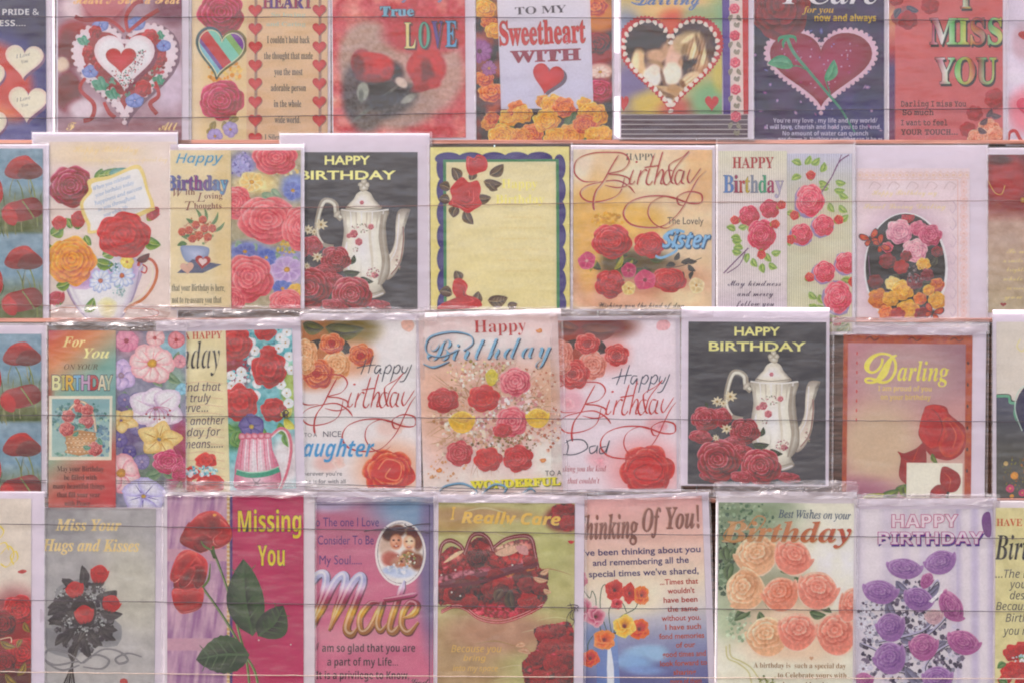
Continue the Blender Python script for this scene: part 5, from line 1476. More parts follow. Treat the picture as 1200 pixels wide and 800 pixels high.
def rainbow_bg(X, Y):
    d = (X - 58) * 0.75 + (Y - 388)
    b = vgrad(d, [(0, '#b86472'), (20, '#cc7860'), (45, '#d0906c'), (64, '#b8a088'), (90, '#8aa8a0'), (120, '#84a6a4'), (160, '#90a4a0')])
    e = vgrad((Y - 530) + (X - 58) * 0.9, [(-60, '#8faaa0'), (0, '#8aab98'), (30, '#b09484'), (60, '#c06a64'), (120, '#c25c60')])
    t = np.clip((Y - 470) / 60, 0, 1)
    b = mix(b, e, 0) * (1 - t[..., None]) + e * t[..., None]
    s = np.clip((66 - X) / 8, 0, 1) * np.clip((Y - 430) / 30, 0, 1) * np.clip((540 - Y) / 20, 0, 1)
    return mott(X, Y, b * (1 - s[..., None]) + hexc('#a8645c') * s[..., None], 10, 0.015)
c.panel(58, 388, 136, 593, rainbow_bg, 2, lift=0.0018, name='card_flap')
c.text('For', 74, 407, 26, 17, 'bolditalic', '#e0c890', mat=M_FOIL, shear=.1); c.text('You', 98, 420, 30, 17, 'bolditalic', '#e0d098', mat=M_FOIL, shear=.1)
c.text('ON YOUR', 76, 433, 39, 8.5, 'italic', '#74604e')
for ch, x, w, cl in (('B', 62, 10, '#e4d4a8'), ('I', 73, 4, '#c8b878'), ('R', 78, 10, '#d8b060'), ('T', 87, 9, '#8ab0cc'), ('H', 96, 10, '#c8a4c0'), ('D', 106.5, 9.5, '#b84a58'), ('A', 115, 10, '#d8c8b0'), ('Y', 123, 9.5, '#b8b8a0')):
    c.text(ch, x, 457, w, 23, 'sansbold', cl, outline='#5c5468', ow=0.035, vs=1.05)
c.poly([(58.5, 463.5), (132, 463.5), (131, 538), (58.5, 538)], '#dccfc0', 'printed_frame')
c.poly([(62, 467), (129, 467), (128, 534), (62, 534)], lambda x, y: mix('#90aab0', '#a8b8b4', (y - 467) / 67), 'printed_picture')
c.clip = (62, 467, 129, 534)
spray(c, 95, 492, 34, 22, 160, ['#7c98a0', '#6a8a8a', '#86a4a4', '#5f807c', '#a8b8a8'], (1.5, 3.6), 3, 'printed_foliage')
spray(c, 116, 515, 16, 18, 60, ['#7890a4', '#647c90', '#8aa0b0'], (1.5, 3), 4, 'printed_foliage'); spray(c, 92, 532, 30, 5, 40, ['#8aa89c', '#c0c8c0', '#7c9c94'], (1.2, 2.6), 5, 'printed_foliage')
c.begin('printed_basket')
c.fan((94, 518), [(77, 506), (94, 503), (113, 506), (112, 520), (109, 530), (94, 533), (80, 530)], '#d8b898', '#b88a68')
for k in range(5):
    y = 508 + k * 5
    for j in range(7):
        c.blob(79.5 + j * 5 + (k % 2) * 2.5, y, 2.7, 1.9, '#e6ceb4', '#b4805c', -12 if k % 2 else 12, 8, 0.1, j)
c.stroke([(77, 506), (80, 484), (94, 470), (108, 480), (113, 505)], 2.6, '#c8a484', 6); c.stroke([(77, 506), (80, 484), (94, 470), (108, 480), (113, 505)], 0.8, '#ead8c4', 6)
c.end()
BR = ('#984850', '#c87474', '#ecb4ac')
for (x, y, r, s) in ((81, 487, 8, 1), (93, 477, 6, 7), (103, 480, 7.5, 2), (102, 493, 9, 3), (79, 502, 9, 4), (112, 525, 9, 6), (91, 470, 4, 8)):
    rose(c, x, y, r, BR, s, .95, rings=4, ruffle=.2)
leaves(c, [(92, 496, 10, 6, 20), (86, 510, 9, 5, -40), (116, 512, 10, 6, 60), (98, 522, 10, 6, 10)], '#5f8478', '#94b4a0')
c.clip = (58, 388, 136, 593)
for i, (s, w) in enumerate((('May your Birthday', 54), ('be filled with', 38), ('many beautiful things', 60), ('that fill your year', 50), ('with Peace..', 33))):
    c.text(s, 95 - (2 if i > 1 else 0), 551 + i * 10.0, w, 9, 'serif', '#6a5a5a', 'c', bold=-0.004)
c.sleeve(55, 376, 219, 596, flap=12)

# -- A HAPPY ...thday with jug of flowers
c = Card('greeting_card', 'tilted two panel card, A HAPPY Birthday verse beside pink jug of red flowers', 190, 388, 344, 573, D3 + 0.0032, 1.6)
c.envelope(186, 375, 354, 577)
def jugbg(X, Y):
    return mott(X, Y, soft(X, Y, '#7fb4bc', [(275, 420, 20, 40, '#a85a68', 0.8), (285, 560, 30, 20, '#a8c0c8', 0.8), (340, 460, 10, 30, '#a8b470', 0.8), (276, 510, 16, 16, '#6a9068', 0.8), (335, 540, 20, 30, '#d8ccd0', 0.8)]), 5, 0.12, 3)
c.panel(267, 388, 344, 573, jugbg, 1.6)
spray(c, 315, 420, 30, 36, 150, ['#6fb0bc', '#4f98a8', '#8fc4c8', '#5a8a8a', '#3f8090'], (1.2, 3), 3, 'printed_foliage'); spray(c, 280, 448, 16, 14, 60, ['#6fb0bc', '#8fc4c8', '#d8e4e4'], (1.2, 2.6), 4, 'printed_foliage')
for i, (x, y) in enumerate(((296, 402), (300, 412), (297, 424), (300, 436), (302, 450), (300, 464), (330, 398), (338, 392), (336, 404), (328, 410), (340, 420), (334, 430), (342, 436), (330, 452), (336, 462), (338, 474), (272, 440), (282, 446), (272, 452), (284, 436))):
    daisy(c, x, y, 5.6, 5, '#ecebe8', '#b8d0d4', '#c8a070', i * 20, 1.3, seed=i)
JR = ('#94303c', '#c23c46', '#dc6c6c')
for (x, y, r, sq, s) in ((278, 404, 20, 1, 3), (313, 391, 13, .8, 5), (316, 434, 21, 1.05, 6), (316, 414, 10, .8, 7), (281, 472, 22, 1, 2), (320, 481, 15, .95, 8)):
    rose(c, x, y, r, JR, s, sq, 0, 4, ruffle=0.2)
leaves(c, [(272, 508, 18, 12, 60), (280, 504, 16, 10, 110), (326, 496, 18, 10, 60), (334, 506, 20, 10, 80), (305, 500, 16, 9, 60), (262, 496, 16, 10, 30)], '#4f7c54', '#94b06c'); leaves(c, [(328, 488, 16, 10, -30), (332, 492, 18, 10, 40)], '#b8a850', '#dcd478')
daisy(c, 294, 500, 14, 5, '#8478ac', '#54487c', '#c8b060', 10, 1.4); 
c.begin('printed_jug')
jp = spline([(283, 512), (277, 530), (273, 552), (276, 573), (322, 573), (326, 552), (318, 528), (312, 510), (296, 514)], 4, True)
c.fan((298, 540), jp, '#ecd4dc', np.array([mix('#e0b8c4', '#c06a84', abs(p[0] - 298) / 30) for p in jp]), 0.7)
for i in range(9):
    c.stroke([(284 + i * 4, 514), (281 + i * 4.6, 535), (279 + i * 5.2, 552)], 1.2, ('#d0788c', '#f0e4e8')[i % 2], 4, (1, 0.5))
for k in range(5):
    c.blob(283 + k * 7.4, 511, 5, 4, '#e8b8c4', '#c06478', 0, 9, 0.15, k)
c.stroke([(275, 552), (290, 556), (310, 555), (325, 550)], 6.5, '#5f9c88', 5); c.stroke([(275, 549), (290, 553), (310, 552), (325, 547)], 1.2, '#a8ccb8', 5)
c.stroke([(276, 566), (296, 570), (324, 566)], 2.4, '#c87890', 5)
c.stroke([(316, 512), (328, 503), (337, 510), (339, 528), (334, 552), (324, 576)], 4, '#d07c8c', 6); c.stroke([(317, 513), (328, 505), (335, 511), (337, 528), (332, 552), (323, 574)], 1.4, '#ecd0d4', 6)
c.end()
c.panel(190, 388, 267, 580, lambda X, Y: mott(X, Y, soft(X, Y, '#d8c8a8', [(192, 480, 20, 130, '#d2c29e', 1)]), 10, 0.04, 3), 2, lift=0.0004, name='card_flap')
for i in range(14): c.stroke([(216, 448 + i * 9), (240, 446 + i * 9), (262, 449 + i * 9)], 0.8, '#d2b49c', 4, name='printed_line')
c.text('HAVE A HAPPY', 187, 397, 76, 12.5, 'serif', '#c06058')
c.text('Birthday', 172, 431, 88, 46, 'bolditalic', '#4f4450', shear=0.0, vs=1.0, bold=-0.012)
for s, xr, y, w in (('...The kind that', 260, 457, 80), ('you truly', 248, 469.5, 48), ('deserve...', 244, 481, 46), ('Because another', 263, 496, 84), ('Birthday for', 258, 509, 66), ('you means.....', 260, 523, 68)):
    c.text(s, xr, y, w, 13, 'sansitalic', '#6a5c70', 'r')
for (x, y, r, s) in ((222, 552, 11, 3), (240, 538, 13, 4), (244, 565, 17, 6), (216, 568, 13, 2)):
    rose(c, x, y, r, ('#b03a3c', '#cc5450', '#dc7068'), s, .75, 0, 3, ruffle=0.2)
spray(c, 234, 550, 22, 6, 60, ['#8fc0c8', '#6fa4b8', '#dce4e8', '#c0d8dc'], (1.2, 2.6), 3)
c.sleeve(184, 374, 356, 580, flap=10)

# -- Daughter
def rosecorner(c, pal, bgd, x0, y0):
    def O(x, y): return (x0 + x, y0 + y)
    leaf(c, *O(28, 8), 46, 20, 2, bgd[0], bgd[1]); leaf(c, *O(2, 4), 26, 16, 12, bgd[0], bgd[1]); leaf(c, *O(44, 24), 20, 16, 40, bgd[2], bgd[0])
    leaf(c, *O(6, 32), 20, 12, -30, bgd[2], bgd[0])
    for (x, y, r, p, s, q) in ((5, 38, 15, 1, 2, 1.1), (42, 52, 17, 1, 4, 1), (20, 62, 19, 0, 6, .95), (5, 52, 12, 1, 9, .9), (36, 27, 15, 0, 3, .82), (70, 40, 15, 0, 5, .9)):
        rose(c, *O(x, y), r, pal[p], s, q, 0, 5)
    for (x, y) in ((36, 27), (70, 41), (18, 62)):
        c.blob(*O(x, y), 5, 4.4, pal[2], pal[3], 0, 10, .15, int(x), name='printed_rose_centre'); c.blob(*O(x, y), 2, 1.8, pal[3], None, 0, 8, .15, int(x), name='printed_rose_centre')
def familycard(c, tx, ty, scr, pal, leafs, hap, warm):
    """birthday script over rose corner; tx,ty = picture origin of crop space"""
    def T(u, v): return (tx + u * .2937, ty + v * .2937)
    rosecorner(c, pal, leafs, tx + 13, ty + 21)
    c.blob(*T(468, 92), 8, 7, pal[4], None, 0, 14, .1, 2, name='printed_petal')
    return T
def dbg(x, y, w):
    def g(X, Y):
        return mott(X, Y, soft(X, Y, '#ddd0d2', [(x + 20, y + 30, 34, 40, '#b87a58', 1), (x + 60, y + 12, 30, 16, '#8f7a50', 1), (x + 60, y + 44, 24, 20, '#d8a890', 1), (x + 10, y + 66, 30, 14, '#cc9478', 1), (x + 105, y + 172, 40, 30, '#dcb09c', 1), (x + 30, y + 165, 14, 10, '#dcb8b4', 1), (x + 100, y + 125, 12, 10, '#dcc0bc', 1)]), 16, 0.012)
    return g
c = Card('greeting_card', 'white card reading Happy Birthday to a nice Daughter in blue, with orange cream roses', 345, 376, 487, 571, D3 + 0.0002)
c.envelope(352, 368, 493, 573)
c.panel(345, 376, 487, 571, dbg(353, 376, 0), 2)
T = familycard(c, 340, 355, None, [('#a84a30', '#d07a58', '#eebc94'), ('#b87850', '#dcaa84', '#efd4b8'), '#cc5038', '#a83a2c', '#dcb0a4'], ('#5c5a34', '#8a8448', '#4a4030'), None, None)
rose(c, *T(392, 672), 31, ('#b04030', '#cc5c48', '#e0a080'), 8, .88, 0, 5); c.blob(*T(390, 668), 18, 13, '#c04838', '#cc5844', 0, 14, .1, 3, name='printed_rose_centre'); c.stroke([T(350, 660), T(385, 620), T(440, 640), T(430, 700), T(380, 690), T(400, 655)], 1.6, '#dc8a70', name='printed_petal')
for (u, v) in ((195, 630), (430, 495)): c.blob(*T(u, v), 8, 7, '#dcb4ac', '#dcc4c0', 0, 12, .2, 3, name='printed_petal')
def happyscript(c, T, x, y, w, cl='#5a5a64'):
    S = lambda pts, ww=1.5: c.stroke([(x + p[0] * w / 100, y + p[1] * w / 100) for p in pts], ww, cl, 5, (0.7, 0.7), prof=None)
    c.begin('printed_script')
    S([(16, -28), (12, -14), (6, 2)]); S([(30, -34), (24, -16), (20, 0)]); S([(-2, -10), (14, -14), (34, -16)])
    S([(44, -14), (36, -14), (32, -4), (36, 0), (44, -10), (42, -1), (46, 0)])
    S([(54, -14), (50, 0), (46, 16)]); S([(52, -8), (60, -16), (64, -10), (58, 0), (51, -2)])
    S([(70, -14), (67, 0), (62, 16)]); S([(68, -8), (77, -16), (81, -10), (75, 0), (68, -2)])
    S([(86, -14), (84, -4), (90, -1), (96, -12)]); S([(103, -17), (96, 0), (88, 14), (80, 16)])
    c.end()
happyscript(c, T, T(270, 0)[0], T(0, 280)[1], 61)
def T3(u, v): return (340 + (u * 0.93 - 15) * .2937, 355 + (v * 1.02 + 183) * .2937)
swash_birthday(c, T3, '#b8433c', None, 2.0)
c.text('TO A', 357, 511, 15, 6.6, 'sans', '#66606a'); c.text('NICE', 379, 511, 21, 9.6, 'sans', '#5c5864')
c.text('Daughter', 340, 534, 97, 24, 'sansbolditalic', '#5f98c4', shear=0.12, vs=1.15)
c.text('Wherever you\'re', 348, 556, 53, 7.2, 'sans', '#66606a'); c.text('no one is for with all', 345, 565, 60, 7.2, 'sans', '#66606a')
c.sleeve(351, 364, 497, 577, flap=12)

# -- Wonderful
c = Card('greeting_card', 'tilted pink card reading Happy Birthday To a WONDERFUL over a large mixed rose bouquet', 494, 371, 656, 577, D3 + 0.0015, 1.7)
c.envelope(495, 365, 660, 580, M_ENVW)
c.panel(494, 371, 656, 577, lambda X, Y: mott(X, Y, soft(X, Y, '#dcc2c2', [(575, 470, 70, 50, '#d4ac9c', 1), (515, 470, 30, 60, '#d8b0a0', 1), (575, 400, 60, 14, '#dfcccc', 1), (540, 560, 60, 14, '#dcc8c4', 1), (640, 540, 20, 30, '#e0d0cc', 1), (640, 460, 14, 40, '#d4ac98', 1)]), 9, 0.035, 2))
c.begin('printed_stems')
rr = random.Random(5)
for i in range(60):
    t = rr.uniform(0, 6.28)
    x, y = 575 + 36 * cos(t), 488 + 34 * sin(t)
    e = (575 + 78 * cos(t + rr.uniform(-.3, .3)), 490 + 68 * sin(t + rr.uniform(-.3, .3)))
    c.stroke([(x, y), ((x + e[0]) / 2 + rr.uniform(-6, 6), (y + e[1]) / 2 + rr.uniform(-6, 6)), e], 0.8, rr.choice(['#b08a6a', '#c09a80', '#a4806a']), 4, (1, .3))
c.end()
for (x, y, rx, ry, n, cs, s) in ((575, 485, 60, 50, 260, ['#b89880', '#c8a890', '#a08068', '#90806a', '#d8b8a4'], 3), (560, 435, 40, 14, 110, ['#e0cc9c', '#dcb0a4', '#c8a080', '#9a8a60', '#ece0cc'], 4), (628, 455, 24, 26, 110, ['#d8a894', '#c08a78', '#e0c0b0', '#b87868'], 5),
                                (565, 500, 22, 24, 150, ['#e8d4d0', '#d8a8b0', '#7c6a58', '#c88a90', '#f0e4e0'], 6), (530, 480, 24, 34, 90, ['#d0a088', '#b88868', '#dcc0a8'], 7), (635, 500, 22, 30, 120, ['#cc9080', '#dca898', '#b07060', '#e0c4b4'], 8), (600, 520, 30, 14, 90, ['#8a7458', '#b09070', '#d8a8a0'], 9), (520, 545, 26, 16, 30, ['#d8a888', '#c89878'], 10)):
    spray(c, x, y, rx, ry, n, cs, (0.8, 2.3), s)
for (x, y, rx, ry, n, cs, s) in ((575, 480, 66, 60, 200, ['#dcb4ac', '#e4c8b8', '#c89088', '#e8d8cc', '#b88478'], 13), (540, 515, 30, 24, 90, ['#dcb4ac', '#c8a088', '#e4c8b8'], 14), (600, 470, 30, 20, 90, ['#e4c0bc', '#c88c90', '#ecdcd4'], 15)):
    spray(c, x, y, rx, ry, n, cs, (1.4, 3.2), s)
for (x, y, r, p, s, q) in ((604, 448, 19, ('#b04c60', '#d88890', '#eebfc0'), 1, .9), (520, 467, 19, ('#98303c', '#bc4850', '#d87c80'), 2, .78), (567, 466, 19, ('#a03034', '#c4443e', '#d87468'), 3, .85), (599, 494, 19, ('#b04458', '#d27480', '#e8b4b4'), 4, .95), (588, 504, 12, CRIM, 9, .7),
                          (537, 529, 16, ('#9c3a48', '#c46068', '#dc9494'), 5, .95), (570, 537, 17, ('#a03438', '#c84a48', '#dc7870'), 6, .85), (605, 537, 18, ('#9c3040', '#c24450', '#dc7c7c'), 7, .9)):
    rose(c, x, y, r, p, s, q, 0, 5)
bud(c, 541, 493, 30, 26, 0, ('#b88838', '#dcb44c', '#ecd484'), 4); bud(c, 629, 491, 27, 23, 0, ('#b88838', '#dcb84c', '#ecd684'), 5); bud(c, 577, 442, 14, 20, 5, ('#a89838', '#ccb850', '#dcd080'), 6)
c.text('Happy', 558, 390, 61, 21, 'serif', '#b85454', bold=-0.009)
c.text('Birthday', 502, 421, 146, 36, 'script', '#8ab0cc', shadow='#4f5c68', sh=(1.1, 1.2), bold=-0.012, vs=1.15)
c.begin('printed_script')
for dx, cl, w in ((1.1, '#4f5c68', 2.6), (0, '#86a8c4', 2.2)):
    c.stroke([(540 + dx, 408 + dx), (518 + dx, 416 + dx), (502 + dx, 410 + dx), (506 + dx, 394 + dx), (530 + dx, 388 + dx), (552 + dx, 392 + dx), (556 + dx, 402 + dx), (545 + dx, 410 + dx)], w, cl, 6, (.4, .4))
    c.stroke([(498 + dx, 424 + dx), (510 + dx, 428 + dx), (528 + dx, 422 + dx)], w, cl, 6, (.4, .4))
c.end()
for (x, y) in ((634, 390), (513, 548), (634, 540)): c.blob(x, y, 3.6, 2.8, '#dca070', '#c88050', 0, 9, .2, 3, name='printed_drop')
c.text('TO A', 636, 558, 19, 8.6, 'sans', '#5c5450')
c.text('WONDERFUL', 549, 570.5, 104, 12.5, 'serif', '#dccc4c', bold=0.035, shadow='#8a8458', sh=(1.2, 1.2), rot=1)
c.begin('printed_script')
for dx, cl in ((1, '#5c6c78'), (0, '#84a4c0')):
    c.stroke([(512 + dx, 572 + dx), (520 + dx, 566 + dx), (540 + dx, 564 + dx), (556 + dx, 574 + dx), (540 + dx, 580)], 2.4, cl, 6, (.4, .4))
    c.stroke([(560 + dx, 578), (576 + dx, 566 + dx), (590 + dx, 570 + dx), (584 + dx, 580)], 2.4, cl, 6, (.4, .4)); c.stroke([(606 + dx, 580), (618 + dx, 572 + dx), (626 + dx, 580)], 2.4, cl, 6, (.4, .4))
c.end()
c.sleeve(490, 366, 662, 582, flap=5)

# -- Dad
c = Card('greeting_card', 'white card reading Happy Birthday Dad in red swirls, with coral pink roses', 650, 376, 792, 572, D3 + 0.0002, 0.4)
c.envelope(648, 371, 797, 575)
def dadbg(X, Y):
    return mott(X, Y, soft(X, Y, '#dccad2', [(672, 400, 34, 36, '#a86058', 1), (710, 384, 34, 14, '#8a5048', 1), (712, 416, 24, 20, '#d8a0a0', 1), (664, 440, 30, 14, '#cc8c8c', 1), (754, 548, 42, 34, '#dca4a8', 1), (670, 470, 14, 14, '#d8a8b4', 1), (702, 536, 14, 10, '#dcb0b8', 1), (768, 498, 12, 10, '#dcb0b8', 1)]), 16, 0.012)
c.panel(650, 376, 792, 572, dadbg, 2)
T = familycard(c, 640, 355, None, [('#a03c3c', '#cc6060', '#e8a8a0'), ('#b06058', '#d89488', '#ecc4bc'), '#c04044', '#98303a', '#dcaab0'], ('#74402c', '#9a6444', '#503430'), None, None)
rose(c, *T(400, 665), 32, ('#a83838', '#c85450', '#dc8c84'), 6, .95, 0, 5); c.blob(*T(395, 665), 22, 17, '#c4443c', '#cc5450', 0, 14, .1, 3, name='printed_rose_centre'); c.stroke([T(320, 670), T(345, 625), T(410, 610), T(460, 650), T(440, 700), T(370, 700), T(350, 665), T(400, 640)], 1.6, '#a83838', name='printed_petal')
for (u, v) in ((215, 628), (455, 490), (90, 400)): c.blob(*T(u, v), 8, 7, '#d898a4', '#dcb4bc', 0, 12, .2, 3, name='printed_petal')
happyscript(c, T, T(268, 0)[0], T(0, 322)[1], 64, '#5c5c6c')
def T4(u, v): return (640 + (u * 0.95 - 12) * .2937, 355 + (v * 1.02 + 212) * .2937)
swash_birthday(c, T4, '#c0484c', None, 2.0)
c.begin('printed_script')
for p in ([(664, 514), (666, 522), (664, 531)], [(660, 531), (674, 531), (688, 524), (684, 515), (670, 514), (662, 518)], [(698, 521), (691, 523), (692, 530), (698, 527), (700, 521), (699, 530)], [(710, 522), (703, 524), (703, 530), (709, 528), (714, 515), (710, 530)]):
    c.stroke(p, 1.5, '#62606c', 6, (.7, .7))
c.end()
c.text('Wishing you the kind', 652, 551, 58, 10, 'bolditalic', '#b05660', bold=-.01); c.text('that couldn\'t', 665, 565, 37, 10, 'bolditalic', '#b05660', bold=-.01)
c.sleeve(646, 365, 799, 578, flap=8)

# -- teapot, third row
c = Card('greeting_card', 'black card with white teapot in third row, fully visible inside white border', 807, 378, 967, 566, D3 + 0.0045, -0.3)
c.envelope(799, 361, 971, 568); c.envelope(801, 373, 969, 568, back=0.0007)
c.panel(807, 378, 967, 566, teabg, 3)
teapot(c, 785, 355)
c.sleeve(797, 362, 976, 570, flap=12)

# -- Darling
c = Card('greeting_card', 'terracotta framed mauve card reading Darling in gold, roses and small white inset', 988, 393, 1138, 590, D3 + 0.002, -0.6)
c.envelope(1000, 384, 1154, 590)
def dgbg(X, Y):
    b = mix('#c08a94', '#c9a49c', np.clip((X - 990) / 100, 0, 1) * np.clip((Y - 400) / 150, 0, 1))
    b = soft(X, Y, b, [(1120, 420, 50, 40, '#a8808c', 1), (1060, 440, 60, 40, '#bc9a9c', 1), (1030, 520, 50, 50, '#cbb09c', 1), (1010, 580, 40, 20, '#b07c8c', 1)])
    m = (X < 994) | (Y < 403.5) | (X > 1130)
    return np.where(m[..., None], mott(X, Y, np.ones(X.shape + (3,)) * hexc('#b4674e'), 5, 0.05), b)
c.panel(988, 393, 1138, 590, dgbg, 1.2)
for i in range(3): c.stroke([(1014 + i * 49, 399), (1019 + i * 49, 396), (1024 + i * 49, 400), (1029 + i * 49, 397)], 1, '#6a4a48', name='printed_ornament')
for i in range(6): c.blob(1133, 425 + i * 25, 1.2, 2.2, '#6a4a48', name='printed_ornament'); 
for i in range(8): c.blob(1004, 415 + i * 11, 0.9, 2.2, '#c86a6a', name='printed_ornament')
c.text('D', 1013, 449, 37, 48, 'script', '#e4cc6a', mat=M_FOIL, bold=0.012, vs=1.15); c.text('arling', 1051, 446, 60, 33, 'bolditalic', '#e4cc6a', mat=M_FOIL, bold=-0.0)
c.text('I am proud of you', 1029, 458, 62, 8, 'sansbold', '#d8b874', mat=M_FOIL); c.text('on your birthday', 1032, 468, 58, 8, 'sansbold', '#d8b874', mat=M_FOIL)
c.begin('printed_rose')
RR = ('#a03c34', '#b8453c', '#c86050')
c.fan((1105, 500), spline([(1082, 480), (1080, 490), (1076, 506), (1080, 516), (1090, 532), (1110, 538), (1124, 532), (1131, 520), (1130, 500), (1122, 492), (1112, 484), (1108, 476), (1096, 473), (1085, 475)], 5, True), '#b8483c', '#a83c34', 0.6)
c.fan((1094, 494), spline([(1084, 477), (1077, 500), (1080, 514), (1092, 524), (1104, 516), (1108, 498), (1108, 480), (1096, 474)], 5, True), '#b8423a', '#c25a4a', 0.7)
c.fan((1114, 508), spline([(1104, 492), (1112, 488), (1124, 500), (1130, 512), (1122, 530), (1108, 534), (1100, 522), (1108, 508)], 5, True), '#a83a34', '#c46454', 0.7)
c.stroke([(1090, 478), (1098, 484), (1104, 500), (1098, 520)], 1.4, '#983430', 5, (.4, .4)); c.stroke([(1112, 494), (1120, 508), (1116, 524)], 1.4, '#d07060', 5, (.4, .4))
c.end()
c.begin('printed_rose')
c.fan((1066, 546), spline([(1056, 536), (1052, 528), (1060, 530), (1074, 524), (1082, 518), (1086, 532), (1084, 552), (1072, 566), (1062, 566), (1054, 556)], 4, True), '#b0443a', '#a03830', 0.6)
c.stroke([(1076, 524), (1070, 540), (1062, 560)], 1.3, '#c86454', 5, (.4, .4)); c.stroke([(1058, 534), (1068, 540), (1080, 536)], 1.2, '#943230', 5, (.4, .4))
c.end()
leaves(c, [(1050, 572, 18, 9, -20), (1034, 580, 22, 12, -20), (1060, 566, 18, 12, 70), (1048, 582, 16, 8, 10), (1092, 530, 14, 6, 60)], '#4a6040', '#98a058'); leaf(c, 1012, 582, 26, 12, -10, '#8a9048', '#c8b858'); leaf(c, 1038, 588, 30, 14, -12, '#b06a80', '#c88c98', name='printed_petal')
c.poly([(1063, 541), (1128, 541), (1128, 592), (1063, 592)], '#ddd2c8', 'printed_inset')
c.begin('printed_rose')
c.fan((1112, 560), spline([(1103, 548), (1108, 545), (1116, 548), (1124, 554), (1126, 564), (1120, 574), (1108, 574), (1102, 564)], 4, True), '#b0483e', '#a03c36', 0.6)
c.fan((1100, 575), spline([(1092, 572), (1100, 566), (1108, 570), (1110, 580), (1104, 592), (1092, 590), (1090, 580)], 4, True), '#b84c40', '#983834', 0.6)
c.stroke([(1106, 552), (1114, 560), (1112, 572)], 1, '#c87060', 5, (.4, .4))
c.end()
c.poly([(1110, 574), (1113, 574), (1110, 592), (1106, 592)], '#5c5a40', 'printed_stem')
c.sleeve(976, 379, 1157, 594, flap=16, seam=1.6)

# -- right edge of row 3
c = Card('greeting_card', 'cream and dark grey card with green ornate frame, right end of third row', 1168, 378, 1300, 586, D3 + 0.001)
c.envelope(1164, 364, 1304, 589)
c.panel(1168, 378, 1300, 586, lambda X, Y: mott(X, Y, np.where((Y > 463 + np.clip((X - 1182) * 1.2, 0, 18) + np.clip((X - 1190) * 2.4, 0, 60))[..., None], mix('#6a6878', '#6f6a68', np.clip((Y - 470) / 60, 0, 1)), hexc('#d2c4be')), 14, 0.02), 1.2)
c.stroke([(1166, 464), (1182, 464), (1184, 471), (1190, 473), (1190, 486), (1198, 500), (1210, 516)], 3.2, '#78a890', name='printed_frame'); c.stroke([(1166, 462), (1183, 462), (1186, 469), (1192, 471), (1193, 486), (1204, 502)], 1.0, '#4a4448', name='printed_frame')
c.fan((1222, 480), [(1222 + 32 * cos(t), 480 + 36 * sin(t)) for t in np.linspace(0, 2 * pi, 30)[:-1]], '#6a6478', '#54506a', name='printed_oval'); c.stroke([(1212, 445), (1194, 458), (1190, 480), (1198, 504)], 1.2, '#bcc8c0', name='printed_frame')
c.stroke([(1196, 398), (1192, 406), (1198, 412), (1203, 404)], 1.4, '#d8c898', name='printed_swash')
spray(c, 1192, 555, 18, 22, 60, ['#7a6a50', '#8a8458', '#a87850'], (0.6, 1.5), 4, 'printed_sprigs', ['#7a7458'])
for (x, y, r, q) in ((1189, 556, 4.2, '#d89858'), (1184, 571, 4.6, '#c8607c'), (1179, 542, 2.6, '#c8a878'), (1198, 576, 4, '#c8607c'), (1186, 580, 2.4, '#d89858')):
    daisy(c, x, y, r, 6, q, q, '#e0c878', x, 1.3)
c.sleeve(1162, 366, 1304, 592)

# =================================================================== ROW 4
D4 = 0.0285
c = Card('greeting_card', 'cream card with yellow scrollwork and dark red roses at bottom left corner', -60, 585, 36, 830, D4 + 0.004)
c.envelope(-64, 577, 51, 835)
c.panel(-60, 585, 36, 830, lambda X, Y: mott(X, Y, soft(X, Y, '#d4c4bc', [(18, 740, 34, 46, '#a05058', 0.9), (10, 790, 40, 30, '#7c5848', 1)]), 10, 0.03), 2)
for p in ([(-4, 614), (4, 622), (0, 630), (-6, 626)], [(0, 650), (10, 640), (16, 650), (8, 664), (0, 660)], [(10, 664), (20, 655), (18, 646), (12, 652), (16, 662)], [(-5, 640), (6, 636), (10, 645)]):
    c.stroke(p, 2, '#dcc470', name='printed_script', prof='nib')
c.poly([(20, 670), (26, 667), (31, 669), (26, 672)], '#b8404c', 'printed_petal', n=3)
for (x, y, r, p, s) in ((22, 714, 20, RED, 3), (2, 730, 18, DRED, 5), (26, 764, 20, RED, 6), (4, 775, 16, DRED, 7)):
    rose(c, x, y, r, p, s, .9)
leaves(c, [(28, 728, 14, 7, 60), (0, 750, 20, 8, 20), (20, 790, 18, 8, -60), (6, 788, 20, 8, 40), (26, 748, 12, 6, 120)], '#6a5a38', '#b8984c'); c.stroke([(0, 748), (12, 746), (13, 752)], 1.2, '#dcc0a8', name='printed_stem')
c.sleeve(-66, 575, 53, 838, milky=None)

# -- Hugs and kisses
c = Card('greeting_card', 'grey card reading Miss Your Hugs and Kisses, bouquet of four red roses', 46, 596, 181, 830, D4 + 0.001, -0.4)
c.envelope(46, 595, 192, 835)
c.panel(46, 596, 181, 830, lambda X, Y: mott(X, Y, soft(X, Y, '#b0a7a9', [(150, 700, 40, 60, '#c0b6ae', 1), (120, 770, 60, 40, '#bab0b0', 1), (70, 620, 30, 30, '#a39b9f', 1)]), 9, 0.05, 5))
c.text('Miss Your', 65, 622, 76, 19, 'bolditalic', '#dfc090', mat=M_FOIL, bold=0.012); c.text('Hugs and Kisses', 50, 646, 112, 20, 'bolditalic', '#dfc090', mat=M_FOIL, bold=0.012)
c.begin('printed_shadow')
for (x, y, rx, ry) in ((94, 716, 34, 40), (112, 740, 30, 22), (78, 750, 26, 20)): c.blob(x, y, rx, ry, '#8a8286', '#9a9498', 0, 18, .15)
c.end()
